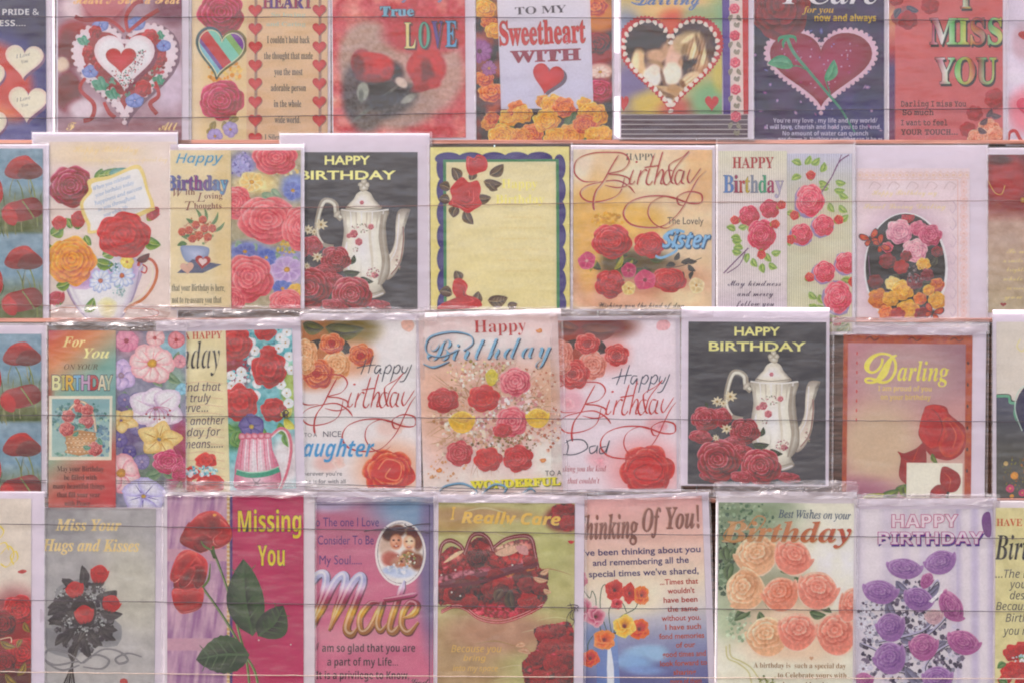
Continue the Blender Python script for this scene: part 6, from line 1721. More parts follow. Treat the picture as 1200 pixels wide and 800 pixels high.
BL = [(x, y, L, W, a) for (x, y, L, W, a) in ((86, 700, 26, 12, 150), (80, 712, 24, 13, 180), (84, 722, 28, 13, 160), (76, 730, 20, 12, 190), (88, 735, 26, 12, 120), (96, 736, 26, 12, 80), (104, 736, 26, 12, 50), (112, 728, 28, 12, 20), (116, 716, 28, 12, 5), (112, 700, 26, 12, -20),
      (108, 690, 24, 12, -60), (96, 688, 26, 12, -90), (88, 696, 24, 12, -130), (100, 750, 22, 10, 70), (90, 752, 24, 10, 100), (120, 706, 22, 11, -40), (82, 742, 22, 10, 140), (118, 734, 24, 10, 40), (72, 712, 18, 10, 150), (86, 688, 16, 10, -150), (104, 714, 22, 12, 110), (94, 722, 20, 12, 200))]
spray(c, 98, 722, 36, 40, 300, ['#544c52', '#6a6266', '#625a60', '#7c7478', '#5a5258'], (1.5, 4.2), 8, 'printed_foliage')
leaves(c, BL, '#544c52', '#6f666a')
c.blob(98, 716, 16, 18, '#5a5054', '#625a5c', name='printed_foliage')
for (u, v, n) in ((70, 694, 14), (107, 700, 16), (80, 726, 14), (98, 738, 16), (118, 728, 14), (100, 716, 10), (118, 690, 8)):
    spray(c, u, v, 7, 7, n * 2, ['#c0bcbc', '#8f8a8c', '#a8a4a4'], (0.5, 1.2), n)
HR = ('#8c2430', '#c43840', '#dc6460')
for (x, y, w, h, rot, s) in ((116, 673, 21, 23, 10, 1), (88, 691, 21, 20, -15, 2), (99, 720, 22, 23, -5, 3), (130, 707, 21, 21, 25, 4)):
    bud(c, x, y, w, h, rot, HR, s, '#3f4440')
c.begin('printed_stems')
for i in range(5): c.stroke([(94 + i * 2, 740), (90 - i, 765), (82 + i * 3 - 6, 800)], 2, ('#625a5c', '#7c7474')[i % 2], 4)
c.end()
c.begin('printed_ribbon')
for p in ([(96, 776), (80, 764), (60, 760), (52, 770), (66, 778), (90, 774), (96, 776)], [(96, 776), (112, 766), (128, 772), (120, 782), (98, 780)], [(98, 776), (120, 760), (140, 762), (150, 772), (140, 776), (136, 770), (150, 764), (166, 768)], [(94, 778), (74, 784), (56, 776)]):
    c.stroke(p, 2.6, '#827a80', 6, (.6, .6)); c.stroke(p, 0.8, '#a49c9e', 6, (.6, .6))
c.end()
c.poly([(141, 795), (146, 793), (150, 796), (148, 803), (142, 802)], '#b8404c', 'printed_rose', n=3)
c.sleeve(48, 592, 190, 838, seam=1.8)

# -- Missing You
c = Card('greeting_card', 'magenta and lilac card reading Missing You, two red roses with dark leaves', 194, 578, 367, 830, D4 + 0.0055)
c.envelope(193.5, 577.5, 367.5, 832, M_ENVW, r=7, back=0.0012)
def mybg(X, Y):
    st = fbm(X * 1.0 + Y * 0.12, Y * 0.12, 5, 9, 3)
    l = mix('#a47a9c', '#c8a4b4', np.clip((st - 0.3) * 2.4, 0, 1))
    band = (np.abs(Y - 650) < 7) | (np.abs(Y - 754) < 7)
    l = np.where(band[..., None], mix(l.mean((0, 1)), '#c49aa8', 0.9), l)
    l = np.where(((X > 266) & (X < 269.5))[..., None], np.where(((Y % 5) < 2.5)[..., None], hexc('#c8a070'), hexc('#d8c0a0')), l)
    l = np.where(((X >= 269.5) & (X < 273))[..., None], hexc('#6a5a84'), l)
    return np.where((X < 273)[..., None], l, mott(X, Y, np.ones(X.shape + (3,)) * hexc('#bc4c74'), 14, 0.012))
c.panel(197, 581, 355, 832, mybg, 1.1)
for p in ([(246, 636), (256, 660), (270, 700), (280, 740), (290, 780), (294, 832)], [(238, 688), (254, 710), (272, 738), (286, 764), (300, 790), (304, 832)]):
    c.stroke(p, 3.0, '#5f6c50', name='printed_stem', col2='#74805c'); c.stroke([(q[0] - .8, q[1]) for q in p], 1, '#98a078', name='printed_stem')
leaf(c, 296, 744, 90, 44, -97, '#525b4e', '#6a7361', 0.0, '#66725e', curve=-0.04); leaf(c, 302, 744, 46, 36, -50, '#4e574b', '#676f5e', 0.0, '#65715c'); leaf(c, 292, 766, 62, 46, 175, '#535c50', '#6c7563', 0.06, '#6c7864', curve=0.05)
def bigrose(c, body, petals, name='printed_rose'):
    c.begin(name)
    for (pts, cen, a, b) in [body] + petals:
        S = spline(pts, 5, True)
        b2 = mix(b, '#f0a8a0', 0.35)
        cols = np.array([mix(mix(a, '#3c0818', .25), b2, np.clip(0.45 - (p[1] - cen[1]) / 22 + 0.2 * sin(i * 1.1), 0, 1)) for i, p in enumerate(S)])
        c.fan(cen, S, mix(a, '#3c0818', .2), cols, 0.72, mix(a, b, .35))
        n = len(S)
        c.stroke([S[k % n] for k in range(n // 2, n // 2 + n // 3, 2)], 0.9, mix(b, '#f4b8b0', .5), 3, (.1, .1))
    c.end()
bigrose(c, ([(212, 630), (222, 612), (216, 622), (232, 604), (250, 599), (262, 606), (272, 622), (270, 634), (258, 642), (244, 644), (236, 648), (226, 644), (214, 638)], (244, 622), '#ac2c38', '#c4404a'),
        [([(216, 624), (232, 606), (250, 606), (254, 620), (240, 630), (222, 634)], (236, 618), '#a82836', '#d05858'), ([(236, 606), (252, 600), (262, 610), (260, 628), (246, 636), (240, 622)], (250, 616), '#9c2434', '#c84c50'),
         ([(258, 608), (270, 620), (270, 634), (256, 640), (250, 632), (260, 622)], (262, 626), '#b83844', '#d4605e'), ([(226, 632), (242, 626), (250, 634), (244, 645), (232, 646)], (238, 636), '#8c2030', '#bc3c46')])
bigrose(c, ([(208, 652), (220, 644), (236, 650), (244, 660), (242, 678), (236, 692), (238, 706), (232, 714), (214, 718), (206, 708), (202, 694), (206, 684), (200, 676)], (222, 680), '#ac2c38', '#c4404a'),
        [([(204, 684), (212, 662), (226, 650), (238, 660), (238, 680), (224, 692), (210, 692)], (222, 672), '#9c2434', '#cc5052'), ([(208, 656), (222, 646), (232, 650), (220, 668), (206, 682), (202, 674)], (216, 662), '#b43442', '#d8645e'),
         ([(204, 690), (220, 690), (238, 688), (238, 706), (228, 714), (212, 716), (204, 706)], (222, 704), '#b43040', '#c84850'), ([(228, 662), (240, 664), (242, 678), (232, 690), (226, 678)], (234, 676), '#882034', '#b43844'), ([(212, 676), (224, 664), (230, 668), (222, 684), (212, 688)], (220, 676), '#8c2232', '#c44048')])
c.stroke([(238, 688), (245, 678), (247, 660)], 3, '#74805c', name='printed_sepal', taper=(1, .2)); c.stroke([(247, 644), (240, 640), (236, 634)], 2.6, '#74805c', name='printed_sepal', taper=(1, .2)); c.stroke([(248, 644), (252, 654), (250, 640)], 3, '#6a7654', name='printed_sepal')
c.blob(252, 604, 2.2, 1.6, '#dca060', name='printed_highlight')
c.text('Missing', 279, 623, 73, 35, 'sansbold', '#d8c050', outline='#4f4a4a', ow=0.018, vs=.95); c.text('You', 302, 662.5, 31, 34, 'sansbold', '#d8c050', outline='#4f4a4a', ow=0.018, vs=.95)
for (x, y) in ((303, 749), (340, 754)): c.blob(x, y, 1, .8, '#e0c8cc', name='printed_dot')
c.sleeve(191, 575, 370, 838, flap=8)

# -- Mate
c = Card('greeting_card', 'pink and blue card reading Mate, with an oval picture of two children', 364, 583, 507, 830, D4 + 0.0015, 0)
c.envelope(362, 577, 515, 835)
c.panel(364, 583, 507, 830, lambda X, Y: mott(X, Y, soft(X, Y, vgrad(Y - (X - 364) * 0.2, [(560, '#a894ac'), (600, '#bc7890'), (660, '#c87c94'), (800, '#cc7a92'), (830, '#c07a94')]),
     [(490, 595, 50, 34, '#8c9cb4', 1), (504, 660, 14, 90, '#8c7c9c', 1), (385, 590, 30, 10, '#b8a4bc', 1), (420, 745, 60, 14, '#d090a0', 1)]), 14, 0.012), 2)
c.stroke([(364, 592), (502.5, 592), (502.5, 830)], 0.9, '#54546a', 1, name='printed_line'); c.stroke([(364, 589.8), (504.5, 589.8), (504.5, 830)], 0.5, '#84849a', 1, name='printed_line')
for s, x, y, w in (('To The one I Love', 364, 617, 80), ('I Consider To Be', 368, 638, 70), ('My Soul.....', 375, 661, 49)):
    c.text(s, x, y, w, 15, 'sans', '#6c5c88')
c.blob(469, 648, 29.5, 38, '#dfd0d0', None, 0, 44, 0, name='printed_frame'); c.blob(469, 648, 26.5, 35, '#e2d6d4', '#d8c8c8', 0, 44, 0, name='printed_picture'); 
c.stroke([(469 + 26.5 * cos(t), 648 + 35 * sin(t)) for t in np.linspace(0, 6.4, 44)], 0.8, '#7c6a78', 1, name='printed_line')
def children(X, Y):
    b = soft(X, Y, '#ded2d0', [(452, 640, 8, 12, '#c8aca0', 1), (456, 626, 9, 8, '#6c4a40', .6), (466, 622, 9, 7, '#744e42', .6), (484, 624, 9, 8, '#80563f', .6, 20), (490, 636, 5, 10, '#8a5e48', .7, 10),
        (464, 635, 7, 9, '#c98f78', .4, 5), (462, 633, 4, 5, '#dcaa94', 1), (479, 636, 7, 8.4, '#dcae94', .4, -8), (480, 634, 4, 5, '#ebc8b2', 1),
        (458, 655, 11, 9, '#b87068', .6, 10), (478, 650, 8, 6, '#a8705c', .7), (488, 658, 8, 10, '#8f5f4c', .6), (468, 660, 10, 8, '#c09080', .8), (470, 671, 16, 6, '#c4c4d6', .8), (456, 668, 8, 4, '#b4b8d0', .8),
        (461, 633, 1.5, 1, '#5c3830', .8), (467, 633, 1.4, 1, '#5c3830', .8), (476, 634.5, 1.4, .9, '#6a443a', .8), (482, 634, 1.4, .9, '#6a443a', .8),
        (464, 640, 3, 1.2, '#8f3e40', .8), (464, 639.6, 2, .5, '#ecd8cc', .8), (479, 641, 2.8, 1.1, '#a85450', .8), (479, 640.6, 1.8, .5, '#f0e0d4', .8), (464.5, 636.6, 1.2, 1, '#b07460', 1)])
    return mott(X, Y, b, 3, 0.03, 3)
c.paint([(469 + 26 * cos(t), 648 + 34.5 * sin(t)) for t in np.linspace(0, 2 * pi, 50)[:-1]], children, 0.7, 'printed_children')
spray(c, 476, 655, 12, 8, 50, ['#d8b888', '#b89068', '#c88068', '#e8dcc8', '#8a8a60', '#7c5a48'], (.9, 2.2), 4, 'printed_bouquet'); spray(c, 466, 666, 14, 6, 34, ['#c8c8d4', '#b0b4c8', '#dcd4d8'], (1.2, 2.6), 5, 'printed_cloth'); 
def mcol(u, v):
    ks = [(-.2, '#8a6a50'), (.12, '#a87850'), (.3, '#c08848'), (.42, '#dcb860'), (.52, '#9c4a5c'), (.64, '#b05878'), (.78, '#d8c0d4'), (.9, '#a8a4c4'), (1.1, '#dcd4e0')]
    for (a, ca), (b, cb) in zip(ks, ks[1:]):
        if v <= b: return mix(ca, cb, max(0, (v - a) / (b - a)))
    return hexc('#dcd4e0')
def bigletters(pts, w):
    c.begin('printed_letter')
    P = spline(pts, 7); 
    for (ww, dx, dark) in ((w + 1.8, .8, 1), (w, 0, 0), (w * .32, -1.0, 2)):
        S = np.array(P, float) + dx
        Tn = np.gradient(S, axis=0); Tn /= np.maximum(np.linalg.norm(Tn, axis=1, keepdims=True), 1e-6)
        N = np.stack([-Tn[:, 1], Tn[:, 0]], -1); m = len(S)
        u = np.linspace(0, 1, m); W = ww * (np.clip(np.minimum(u, 1 - u) * 8, 0.25, 1))
        A = S + N * W[:, None] / 2; B = S - N * W[:, None] / 2
        cc = np.array([mix(mcol(0, (746 - q[1]) / 74), '#5c4450' if dark == 1 else '#f4e8e0', .55 if dark == 1 else (.45 if dark == 2 else 0)) for q in np.vstack([A, B])])
        c.put(np.vstack([A, B]), [(i, m + i, m + i + 1, i + 1) for i in range(m - 1)], cc)
    c.end()
bigletters([(360, 690), (372, 674), (381, 672), (382, 684), (374, 712), (364, 742)], 8.5)
bigletters([(366, 736), (380, 706), (392, 682), (402, 673), (405, 680), (398, 704), (386, 738)], 8.5)
bigletters([(388, 736), (400, 708), (412, 684), (422, 674), (425, 682), (416, 706), (406, 734), (412, 742), (420, 734)], 8.5)
bigletters([(446, 706), (434, 706), (422, 722), (423, 738), (432, 736), (444, 714), (448, 706), (442, 728), (446, 738), (454, 730)], 6.5)
bigletters([(474, 680), (466, 700), (456, 732), (460, 740), (468, 732)], 7); bigletters([(449, 702), (468, 699), (488, 695)], 5)
bigletters([(472, 724), (484, 718), (488, 708), (480, 705), (472, 716), (470, 732), (478, 740), (490, 728)], 6.5)
for s, x, y, w in (('I', 370, 761, 5), ('am so glad that you are', 378, 762.5, 108), ('a part of my Life...', 384, 778.5, 82), ('It is a privilege to Know,', 371, 794, 108)):
    c.text(s, x, y, w, 12.5 if len(s) > 1 else 15, 'sansbold' if len(s) > 1 else 'script', '#54485c', bold=-.006)
c.text("God", 482, 800, 20, 10, 'script', '#54485c')
c.sleeve(360, 572, 518, 838, flap=9, seam=2.6)

# -- I Really Care
c = Card('greeting_card', 'khaki card reading I Really Care with a lace edged basket of dark red roses', 514, 590, 672, 830, D4 + 0.005, -0.4)
c.envelope(512, 581, 683, 835)
c.panel(514, 590, 672, 830, lambda X, Y: mott(X, Y, soft(X, Y, '#bdb286', [(540, 780, 50, 60, '#b89a7c', 1), (590, 740, 60, 24, '#bc9480', 1), (640, 640, 30, 40, '#b8b080', 1), (530, 610, 40, 14, '#b8986c', 1), (650, 780, 20, 40, '#8a3c48', .9), (660, 608, 22, 14, '#7c2c3c', .7), (560, 604, 60, 8, '#b89878', 1)]), 12, 0.05, 4))
c.begin('printed_folds')
rr = random.Random(8)
for i in range(16):
    y = 600 + i * 14; x = rr.uniform(520, 630)
    c.stroke([(x, y), (x + 24, y - 4), (x + 50, y + 3)], rr.uniform(1, 2.6), rr.choice(['#c8b898', '#b09070', '#c8c098']), 4, (.2, .2))
c.end()
c.begin('printed_basket')
def mound(X, Y):
    b = soft(X, Y, '#8a3440', [(540, 656, 24, 8, '#c88c7c', 1, -20), (596, 644, 26, 8, '#c8a090', 1, -8), (560, 654, 20, 10, '#7c2c34', 1), (600, 654, 24, 9, '#a83c44', 1), (560, 690, 60, 14, '#7a2834', 1), (600, 700, 30, 14, '#70242e', 1),
        (540, 674, 40, 5, '#a06872', 1, -10), (605, 664, 30, 3.5, '#96646c', 1, -18), (600, 672, 24, 1.4, '#c07c48', .8, -14), (580, 716, 40, 9, '#b0505c', 1, 0), (530, 662, 12, 7, '#98404c', 1)])
    t = fbm(X, Y, 9, 31, 4)
    w = np.abs(fbm(X * 1.2 + 6 * t, Y * 1.2, 7, 12, 3) - .5) * 2
    return b * (0.72 + 0.75 * np.clip(w * 2.2, 0, .62))[..., None] + (np.clip(t - .62, 0, 1) * 1.1)[..., None] * np.array([1, .75, .72])
c.paint(spline([(514, 660), (520, 648), (530, 641), (544, 646), (552, 636), (562, 630), (574, 636), (580, 643), (596, 636), (612, 632), (624, 636), (628, 650), (630, 664), (642, 672), (638, 690), (640, 702), (622, 718), (590, 724), (556, 718), (534, 706), (514, 706)], 4, True), mound, 0.9)
for P in ([(514, 662), (518, 640), (528, 634), (540, 640), (545, 650)], [(545, 648), (552, 630), (562, 626), (572, 632), (578, 646)], [(578, 642), (592, 632), (612, 628), (622, 632), (626, 648), (630, 666)]):
    c.stroke(P, 5.5, '#8a3848', 6, (.7, .7)); c.stroke([(q[0], q[1]) for q in P], .8, '#c89094', 10, (1, 1))
for k in (0, 6): c.stroke([(518, 716 + k * .3), (532, 709 + k * .4), (546, 711 + k * .5), (562, 722 + k * .5), (585, 726 + k * .5), (608, 720 + k * .5), (636, 707 + k * .4)], 2.4, '#b03c50', 8); c.stroke([(518, 716 + k * .3), (532, 709 + k * .4), (546, 711 + k * .5), (562, 722 + k * .5), (585, 726 + k * .5), (608, 720 + k * .5), (636, 707 + k * .4)], .7, '#dca8a8', 8)
c.stroke([(516, 686), (550, 676), (590, 668), (630, 658)], 5, '#8a6068', 6); c.stroke([(580, 682), (600, 674), (626, 666)], 1.2, '#c07850', 6)
c.poly([(520, 660), (534, 648), (544, 646), (530, 656)], '#d8bca0', n=3); c.poly([(580, 648), (598, 640), (606, 646), (590, 652)], '#d0ac98', n=3); c.poly([(604, 640), (616, 640), (618, 650), (608, 648)], '#c89898', n=3)
c.end()
DR = ('#6c2430', '#983444', '#bc5c64')
rr = random.Random(3)
for i in range(24):
    x = rr.uniform(526, 634); y = rr.uniform(654, 706)
    if y > 674 or y < 660:
        rose(c, x, y, rr.uniform(9, 13), (DR, ('#802434', '#b03440', '#cc5c60'), ('#5a2430', '#802c3c', '#a04450'))[i % 3], i, .8, rings=4, ruffle=.2)
c.stroke([(516, 688), (560, 682), (600, 670), (630, 660)], 4, '#80545e', 6, name='printed_ribbon'); leaf(c, 598, 690, 26, 12, 80, '#5c4c48', '#7c6c60'); leaf(c, 590, 690, 18, 12, 120, '#64504c', '#8a7468')
for (x, y) in ((534, 668), (518, 674), (530, 694), (600, 662), (540, 698)): c.blob(x, y, 1, 1, '#e8d0cc', name='printed_dot')
for (x, y, L, a) in ((624, 676, 18, 10), (632, 672, 12, -30), (636, 690, 10, 20)): leaf(c, x, y, L, 6, a, '#d8b8a0', '#bc8870', name='printed_petal')
def heap(X, Y):
    t = fbm(X, Y, 9, 13, 4); w = np.abs(fbm(X + 7 * t, Y, 7, 22, 3) - .5) * 2
    return np.ones(X.shape + (3,)) * hexc('#8c2c38') * (0.7 + 0.9 * np.clip(w * 2, 0, .6))[..., None] + (np.clip(t - .62, 0, 1) * .9)[..., None]
c.paint(spline([(626, 736), (650, 730), (671, 736), (671, 829), (618, 829), (616, 800), (612, 776), (626, 764), (630, 750)], 4, True), heap, 0.9, 'printed_roses')
c.paint(spline([(646, 594), (671, 592), (671, 618), (660, 622), (650, 610)], 4, True), heap, 0.9, 'printed_roses')
for (x, y, r, s) in ((636, 742, 10, 1), (654, 738, 10, 2), (664, 752, 11, 9), (642, 756, 11, 3), (628, 770, 11, 4), (648, 776, 12, 5), (662, 790, 12, 6), (632, 792, 11, 7), (664, 770, 9, 8), (656, 600, 9, 4), (664, 612, 10, 5), (668, 598, 8, 6), (650, 608, 6, 7)):
    rose(c, x, y, r, (DR, ('#802434', '#a83040', '#c85c64'))[s % 2], s, .85, rings=4, ruffle=.2)
for (x, y, L, a) in ((622, 764, 16, 190), (616, 754, 12, 170)): leaf(c, x, y, L, 7, a, '#d8b8a0', '#bc8870', name='printed_petal')
leaf(c, 664, 634, 8, 4, 0, '#b84440', '#c85048', name='printed_petal')
c.text('I', 528, 610, 6, 21, 'sansbolditalic', '#dcb468', mat=M_FOIL); c.text('Really Care', 541, 613.5, 114, 18, 'sansbolditalic', '#dcb468', mat=M_FOIL, bold=.015, rot=-1)
for s, x, y, w in (('Because you', 530, 763, 58), ('bring', 544, 773, 26), ('into my space', 532, 785, 52)): c.text(s, x, y, w, 11 if s[0] == 'B' else 9, 'sansitalic', '#d8b070', mat=M_FOIL, bold=.01)
c.sleeve(510, 578, 686, 838, flap=6)

# -- Thinking of You
c = Card('greeting_card', 'tilted card reading Thinking Of You with orange poppies in a blue vase', 677, 584, 826, 826, D4 + 0.0010, 2.0)
c.envelope(677, 580, 834, 832)
c.panel(677, 584, 826, 826, lambda X, Y: mott(X, Y, soft(X, Y, vgrad(Y, [(584, '#d8a8a8'), (630, '#dab4ac'), (680, '#dcc8b8'), (712, '#d0c4c4'), (750, '#9a98b4'), (790, '#7c78a0'), (826, '#6c6c98')]),
     [(752, 762, 24, 7, '#9cb2cc', .9, -4), (738, 774, 24, 8, '#96accc', .9, 6), (768, 766, 12, 8, '#a4b8d0', 1), (752, 784, 22, 5, '#8c9cc4', 1, 4), (700, 756, 20, 30, '#8890b0', 1), (740, 700, 40, 20, '#e0d0c0', 1)]), 14, 0.015), 2)
c.begin('printed_vase')
c.poly([(698, 738), (722, 738), (724, 826), (696, 826)], lambda x, y: mix(mix('#a8bcd4', '#8490bc', abs(x - 712) / 14), '#6878ac', (y - 738) / 88 * .6))
c.stroke([(712, 750), (713, 780), (712, 826)], 8, '#d8e0ec', 4, (.2, 1)); c.stroke([(698, 740), (710, 743), (722, 739)], 2, '#6c5c50', 4)
c.end()
for s in ([(686, 690), (692, 698), (695, 690), (699, 700), (698, 720)], [(712, 742), (704, 712), (706, 688), (712, 684), (716, 700)], [(716, 742), (714, 712), (728, 704), (734, 716)], [(718, 740), (726, 722), (744, 712), (748, 700)], [(704, 740), (700, 720), (694, 714)], [(694, 742), (688, 752), (688, 768)]):
    c.stroke(s, 1.1, '#6c7468', name='printed_stem')
def poppy(c, x, y, r, pal, rot, sq=.85):
    c.begin('printed_poppy')
    t0 = radians(rot)
    for k in range(4):
        a = t0 + k * pi / 2 + .3
        cx, cy = x + r * .38 * cos(a), y + r * .38 * sin(a) * sq
        rim = [(cx + r * .68 * (1 + .1 * sin(5 * t + k)) * cos(t), cy + r * .68 * sq * (1 + .1 * sin(5 * t + k)) * sin(t)) for t in np.linspace(0, 2 * pi, 15)[:-1]]
        c.fan((x, y), rim, pal[0], pal[2], .6, pal[1])
    c.blob(x, y, r * .2, r * .2, '#5c3438', pal[0])
    c.end()
PO = ('#a03828', '#d0683c', '#e0945c'); PR_ = ('#8c2430', '#bc3c40', '#d06058'); PP = ('#8a3048', '#c46a84', '#e0b0b8')
for (x, y, r, p, rot, q) in ((681, 676, 9, ('#902c48', '#b84c68', '#d08094'), 0, 1.2), (684, 712, 11, PP, 20, 1.3), (698, 720, 11, PP, 60, 1.1), (721, 690, 11, PR_, 10, 1.1), (723, 706, 7, ('#902c48', '#c04c60', '#d87c80'), 40, .9), (738, 694, 8, PR_, 90, 1.5), (752, 697, 9, PO, 30, 1.25),
                             (748, 736, 12, ('#a03824', '#cc5c34', '#dc8450'), 20, 1), (731, 732, 13, ('#a86028', '#dca84c', '#e8c878'), 0, 1), (707, 747, 13, ('#b04828', '#d87844', '#e49c68'), 30, .9), (690, 768, 11, ('#a03428', '#c85438', '#dc7c58'), 0, .9)):
    poppy(c, x, y, r, p, rot, q)
c.text('Thinking', 679, 630, 72, 40, 'bolditalic', '#96706a', outline='#7c5450', ow=.01, shadow='#c89a90', sh=(-1, -1)); c.text('Of', 756, 623, 22, 38, 'bolditalic', '#96706a', outline='#7c5450', ow=.01, shadow='#c89a90', sh=(-1, -1)); c.text('You!', 784, 621, 38, 36, 'bolditalic', '#96706a', outline='#7c5450', ow=.01, shadow='#c89a90', sh=(-1, -1))
for i, (s, x, y, w) in enumerate((("I've been thinking about you", 684, 649, 138), ('and remembering all the', 697, 661, 111), ("special times we've shared,", 692, 674, 127))):
    c.text(s, x, y, w, 10.5, 'sans', '#645878', bold=.016)
for i, (s, w, xc) in enumerate((('...Times that', 44, 796), ("wouldn't", 31, 798), ('have been', 39, 797), ('the same', 35, 799), ('without you.', 45, 797), ('I have such', 41, 799), ('fond memories', 52, 797), ('of our', 22, 801), ('good times and', 50, 799), ('look forward to', 54, 798), ('sharing', 26, 799), ('more of them', 36, 800))):
    c.text(s, xc, 685.5 + i * 10.5, w, 9, 'sans', '#b86458' if i > 4 else '#b05c54', 'c', bold=.02)
c.sleeve(675, 576, 836, 832, flap=5, wav=.0006)

# -- Best wishes
c = Card('greeting_card', 'cream card reading Best Wishes on your Birthday over seven peach and coral roses', 842, 590, 999, 830, D4 + 0.005, -0.5)
c.envelope(839, 577, 1002, 835, M_ENVW)
c.panel(842, 590, 999, 830, lambda X, Y: mott(X, Y, soft(X, Y, '#dad0c4', [(870, 600, 60, 40, '#98a088', 1), (850, 650, 24, 60, '#88927c', 1), (860, 720, 26, 30, '#b8bca4', 1), (905, 700, 50, 40, '#a8a490', 1), (930, 740, 60, 40, '#dcc0ac', 1), (980, 660, 30, 50, '#e0d8d0', 1), (920, 790, 60, 16, '#dcd2c4', 1)]), 10, 0.03))
spray(c, 872, 612, 34, 26, 170, ['#84907c', '#a8b098', '#70806c', '#98a48c', '#667468'], (1.2, 3), 3, 'printed_foliage'); spray(c, 852, 660, 12, 40, 80, ['#7c8a74', '#98a48c', '#606c60', '#505c58'], (1.4, 3.6), 4, 'printed_foliage'); spray(c, 866, 730, 16, 22, 60, ['#b0b8a0', '#98a48c', '#c8ccb8'], (1.4, 3), 5, 'printed_foliage')
leaves(c, [(862, 642, 24, 12, 120), (858, 660, 22, 12, 100), (850, 640, 20, 12, 80), (905, 640, 24, 10, 20), (914, 670, 22, 10, -30), (900, 690, 26, 12, 160), (896, 700, 24, 12, 30), (930, 676, 22, 10, 30), (960, 700, 22, 10, 50), (880, 716, 22, 12, 150), (948, 716, 20, 10, 10), (890, 716, 20, 10, 60), (942, 660, 18, 8, 150)], '#54604c', '#8c9878')
BW = ('#b07a5c', '#dcb092', '#f0dcc4'); BC = ('#b4645a', '#dc9486', '#f0ccb8')
for (x, y, w, h, rot, p, s) in ((886, 650, 46, 44, -20, BW, 1), (874, 690, 44, 44, -70, BW, 2), (928, 652, 42, 38, 30, BC, 3), (915, 695, 40, 38, -20, ('#b86450', '#d89480', '#ecc4b0'), 4), (957, 690, 44, 42, 20, BC, 5), (900, 744, 46, 44, -10, BW, 6), (934, 738, 42, 42, 10, BC, 7), (980, 740, 44, 48, 0, BC, 8), (996, 706, 26, 40, 20, BC, 9)):
    c.blob(x, y + 3, w * .52, h * .5, p[1], '#dcc4b4', rot, 16, .05, s, name='printed_glow')
    bud(c, x, y + 1, w * 1.08, h * 1.05, rot, p, s, None, 'printed_rose')
    rose(c, x + (1.5 if s % 2 else -2), y - h * .06, w * .47, (mix(p[0], p[1], .35), p[1], p[2]), s * 3, .86 * h / w, rot, 4, ruffle=.16)
c.text('Best Wishes on your', 911, 607, 84, 13, 'italic', '#6a7080', bold=.012, rot=-1)
c.text('Birthday', 846, 635, 150, 34, 'bolditalic', lambda u, v: mix('#c8a078', '#b8604c', u), outline='#a87c60', ow=.006, shadow='#c8b098', sh=(1, 1))
c.stroke([(872, 610), (856, 618), (848, 630), (860, 636), (880, 628), (896, 610), (886, 606), (874, 622)], 1.6, '#bc8c68', name='printed_script')
for s, x, y, w in (('A birthday is  such a special day', 884, 781, 107), ('to Celebrate yours with', 912, 792, 80), ('love and laughter', 918, 803, 60)):
    c.text(s, x, y, w, 8.6, 'serif', '#a07c60', bold=-.004)
for p in ([(852, 756), (854, 770), (866, 776), (878, 786), (882, 800)], [(856, 754), (858, 768), (870, 774), (882, 782), (894, 800)]): c.stroke(p, 1.6, '#c8bc94', name='printed_ribbon')
spray(c, 900, 795, 12, 6, 30, ['#9c9870', '#c8c0a0', '#7c8468'], (1, 2.2), 5, 'printed_foliage'); heart(c, 951, 770, 5, 5, '#c8a088')
c.sleeve(839, 568, 1004, 838, flap=14)

# -- purple roses
c = Card('greeting_card', 'lilac card reading HAPPY BIRTHDAY in outlined capitals over a bouquet of purple roses', 1003, 597, 1163, 830, D4 + 0.0015, 0.2)
c.envelope(1002, 585, 1168, 835)
def plbg(X, Y):
    b = mix('#d8cad0', '#b8a8c4', np.clip((np.sin(X / 4.2 + 1.2 * np.sin(X / 13)) * .5 + .3) * (.35 + .5 * (X > 1120)), 0, 1))
    return mott(X, Y, b, 12, 0.012)
c.panel(1003, 597, 1163, 830, plbg, 1.6)
c.poly([(1152, 603), (1160, 602), (1161, 628), (1154, 628), (1150, 614)], '#84608c', 'printed_petal', n=3)
spray(c, 1070, 760, 62, 44, 420, ['#6c6270', '#7c7080', '#8c8494', '#b4acba', '#625a68', '#cabfce', '#847488'], (1.4, 4), 3, 'printed_foliage'); spray(c, 1022, 722, 16, 22, 70, ['#6c6270', '#c4bcc8', '#8a8292', '#e0d8dc'], (1.2, 3), 5, 'printed_foliage'); spray(c, 1068, 696, 32, 16, 80, ['#7c7080', '#8c849c', '#6c6270'], (1.4, 3.6), 6, 'printed_foliage')
leaves(c, [(1062, 690, 26, 12, 150), (1080, 700, 28, 10, -40), (1100, 700, 24, 8, 150), (1040, 704, 24, 12, 60), (1052, 740, 30, 12, 20), (1100, 720, 26, 10, 120), (1030, 760, 26, 12, 60), (1110, 750, 30, 10, 140), (1060, 780, 28, 12, 40), (1090, 790, 28, 12, 20), (1050, 680, 22, 10, 40)], '#6a6272', '#9a92ac')
for (x, y, r) in ((1028, 708, 7), (1016, 716, 6), (1010, 730, 8), (1020, 740, 7), (1012, 782, 8), (1084, 724, 7), (1094, 732, 7), (1078, 736, 6)): daisy(c, x, y, r, 9, '#e0d8e0', '#a898b0', '#8c7c90', x, 0.7, point=.8)
c.begin('printed_stems')
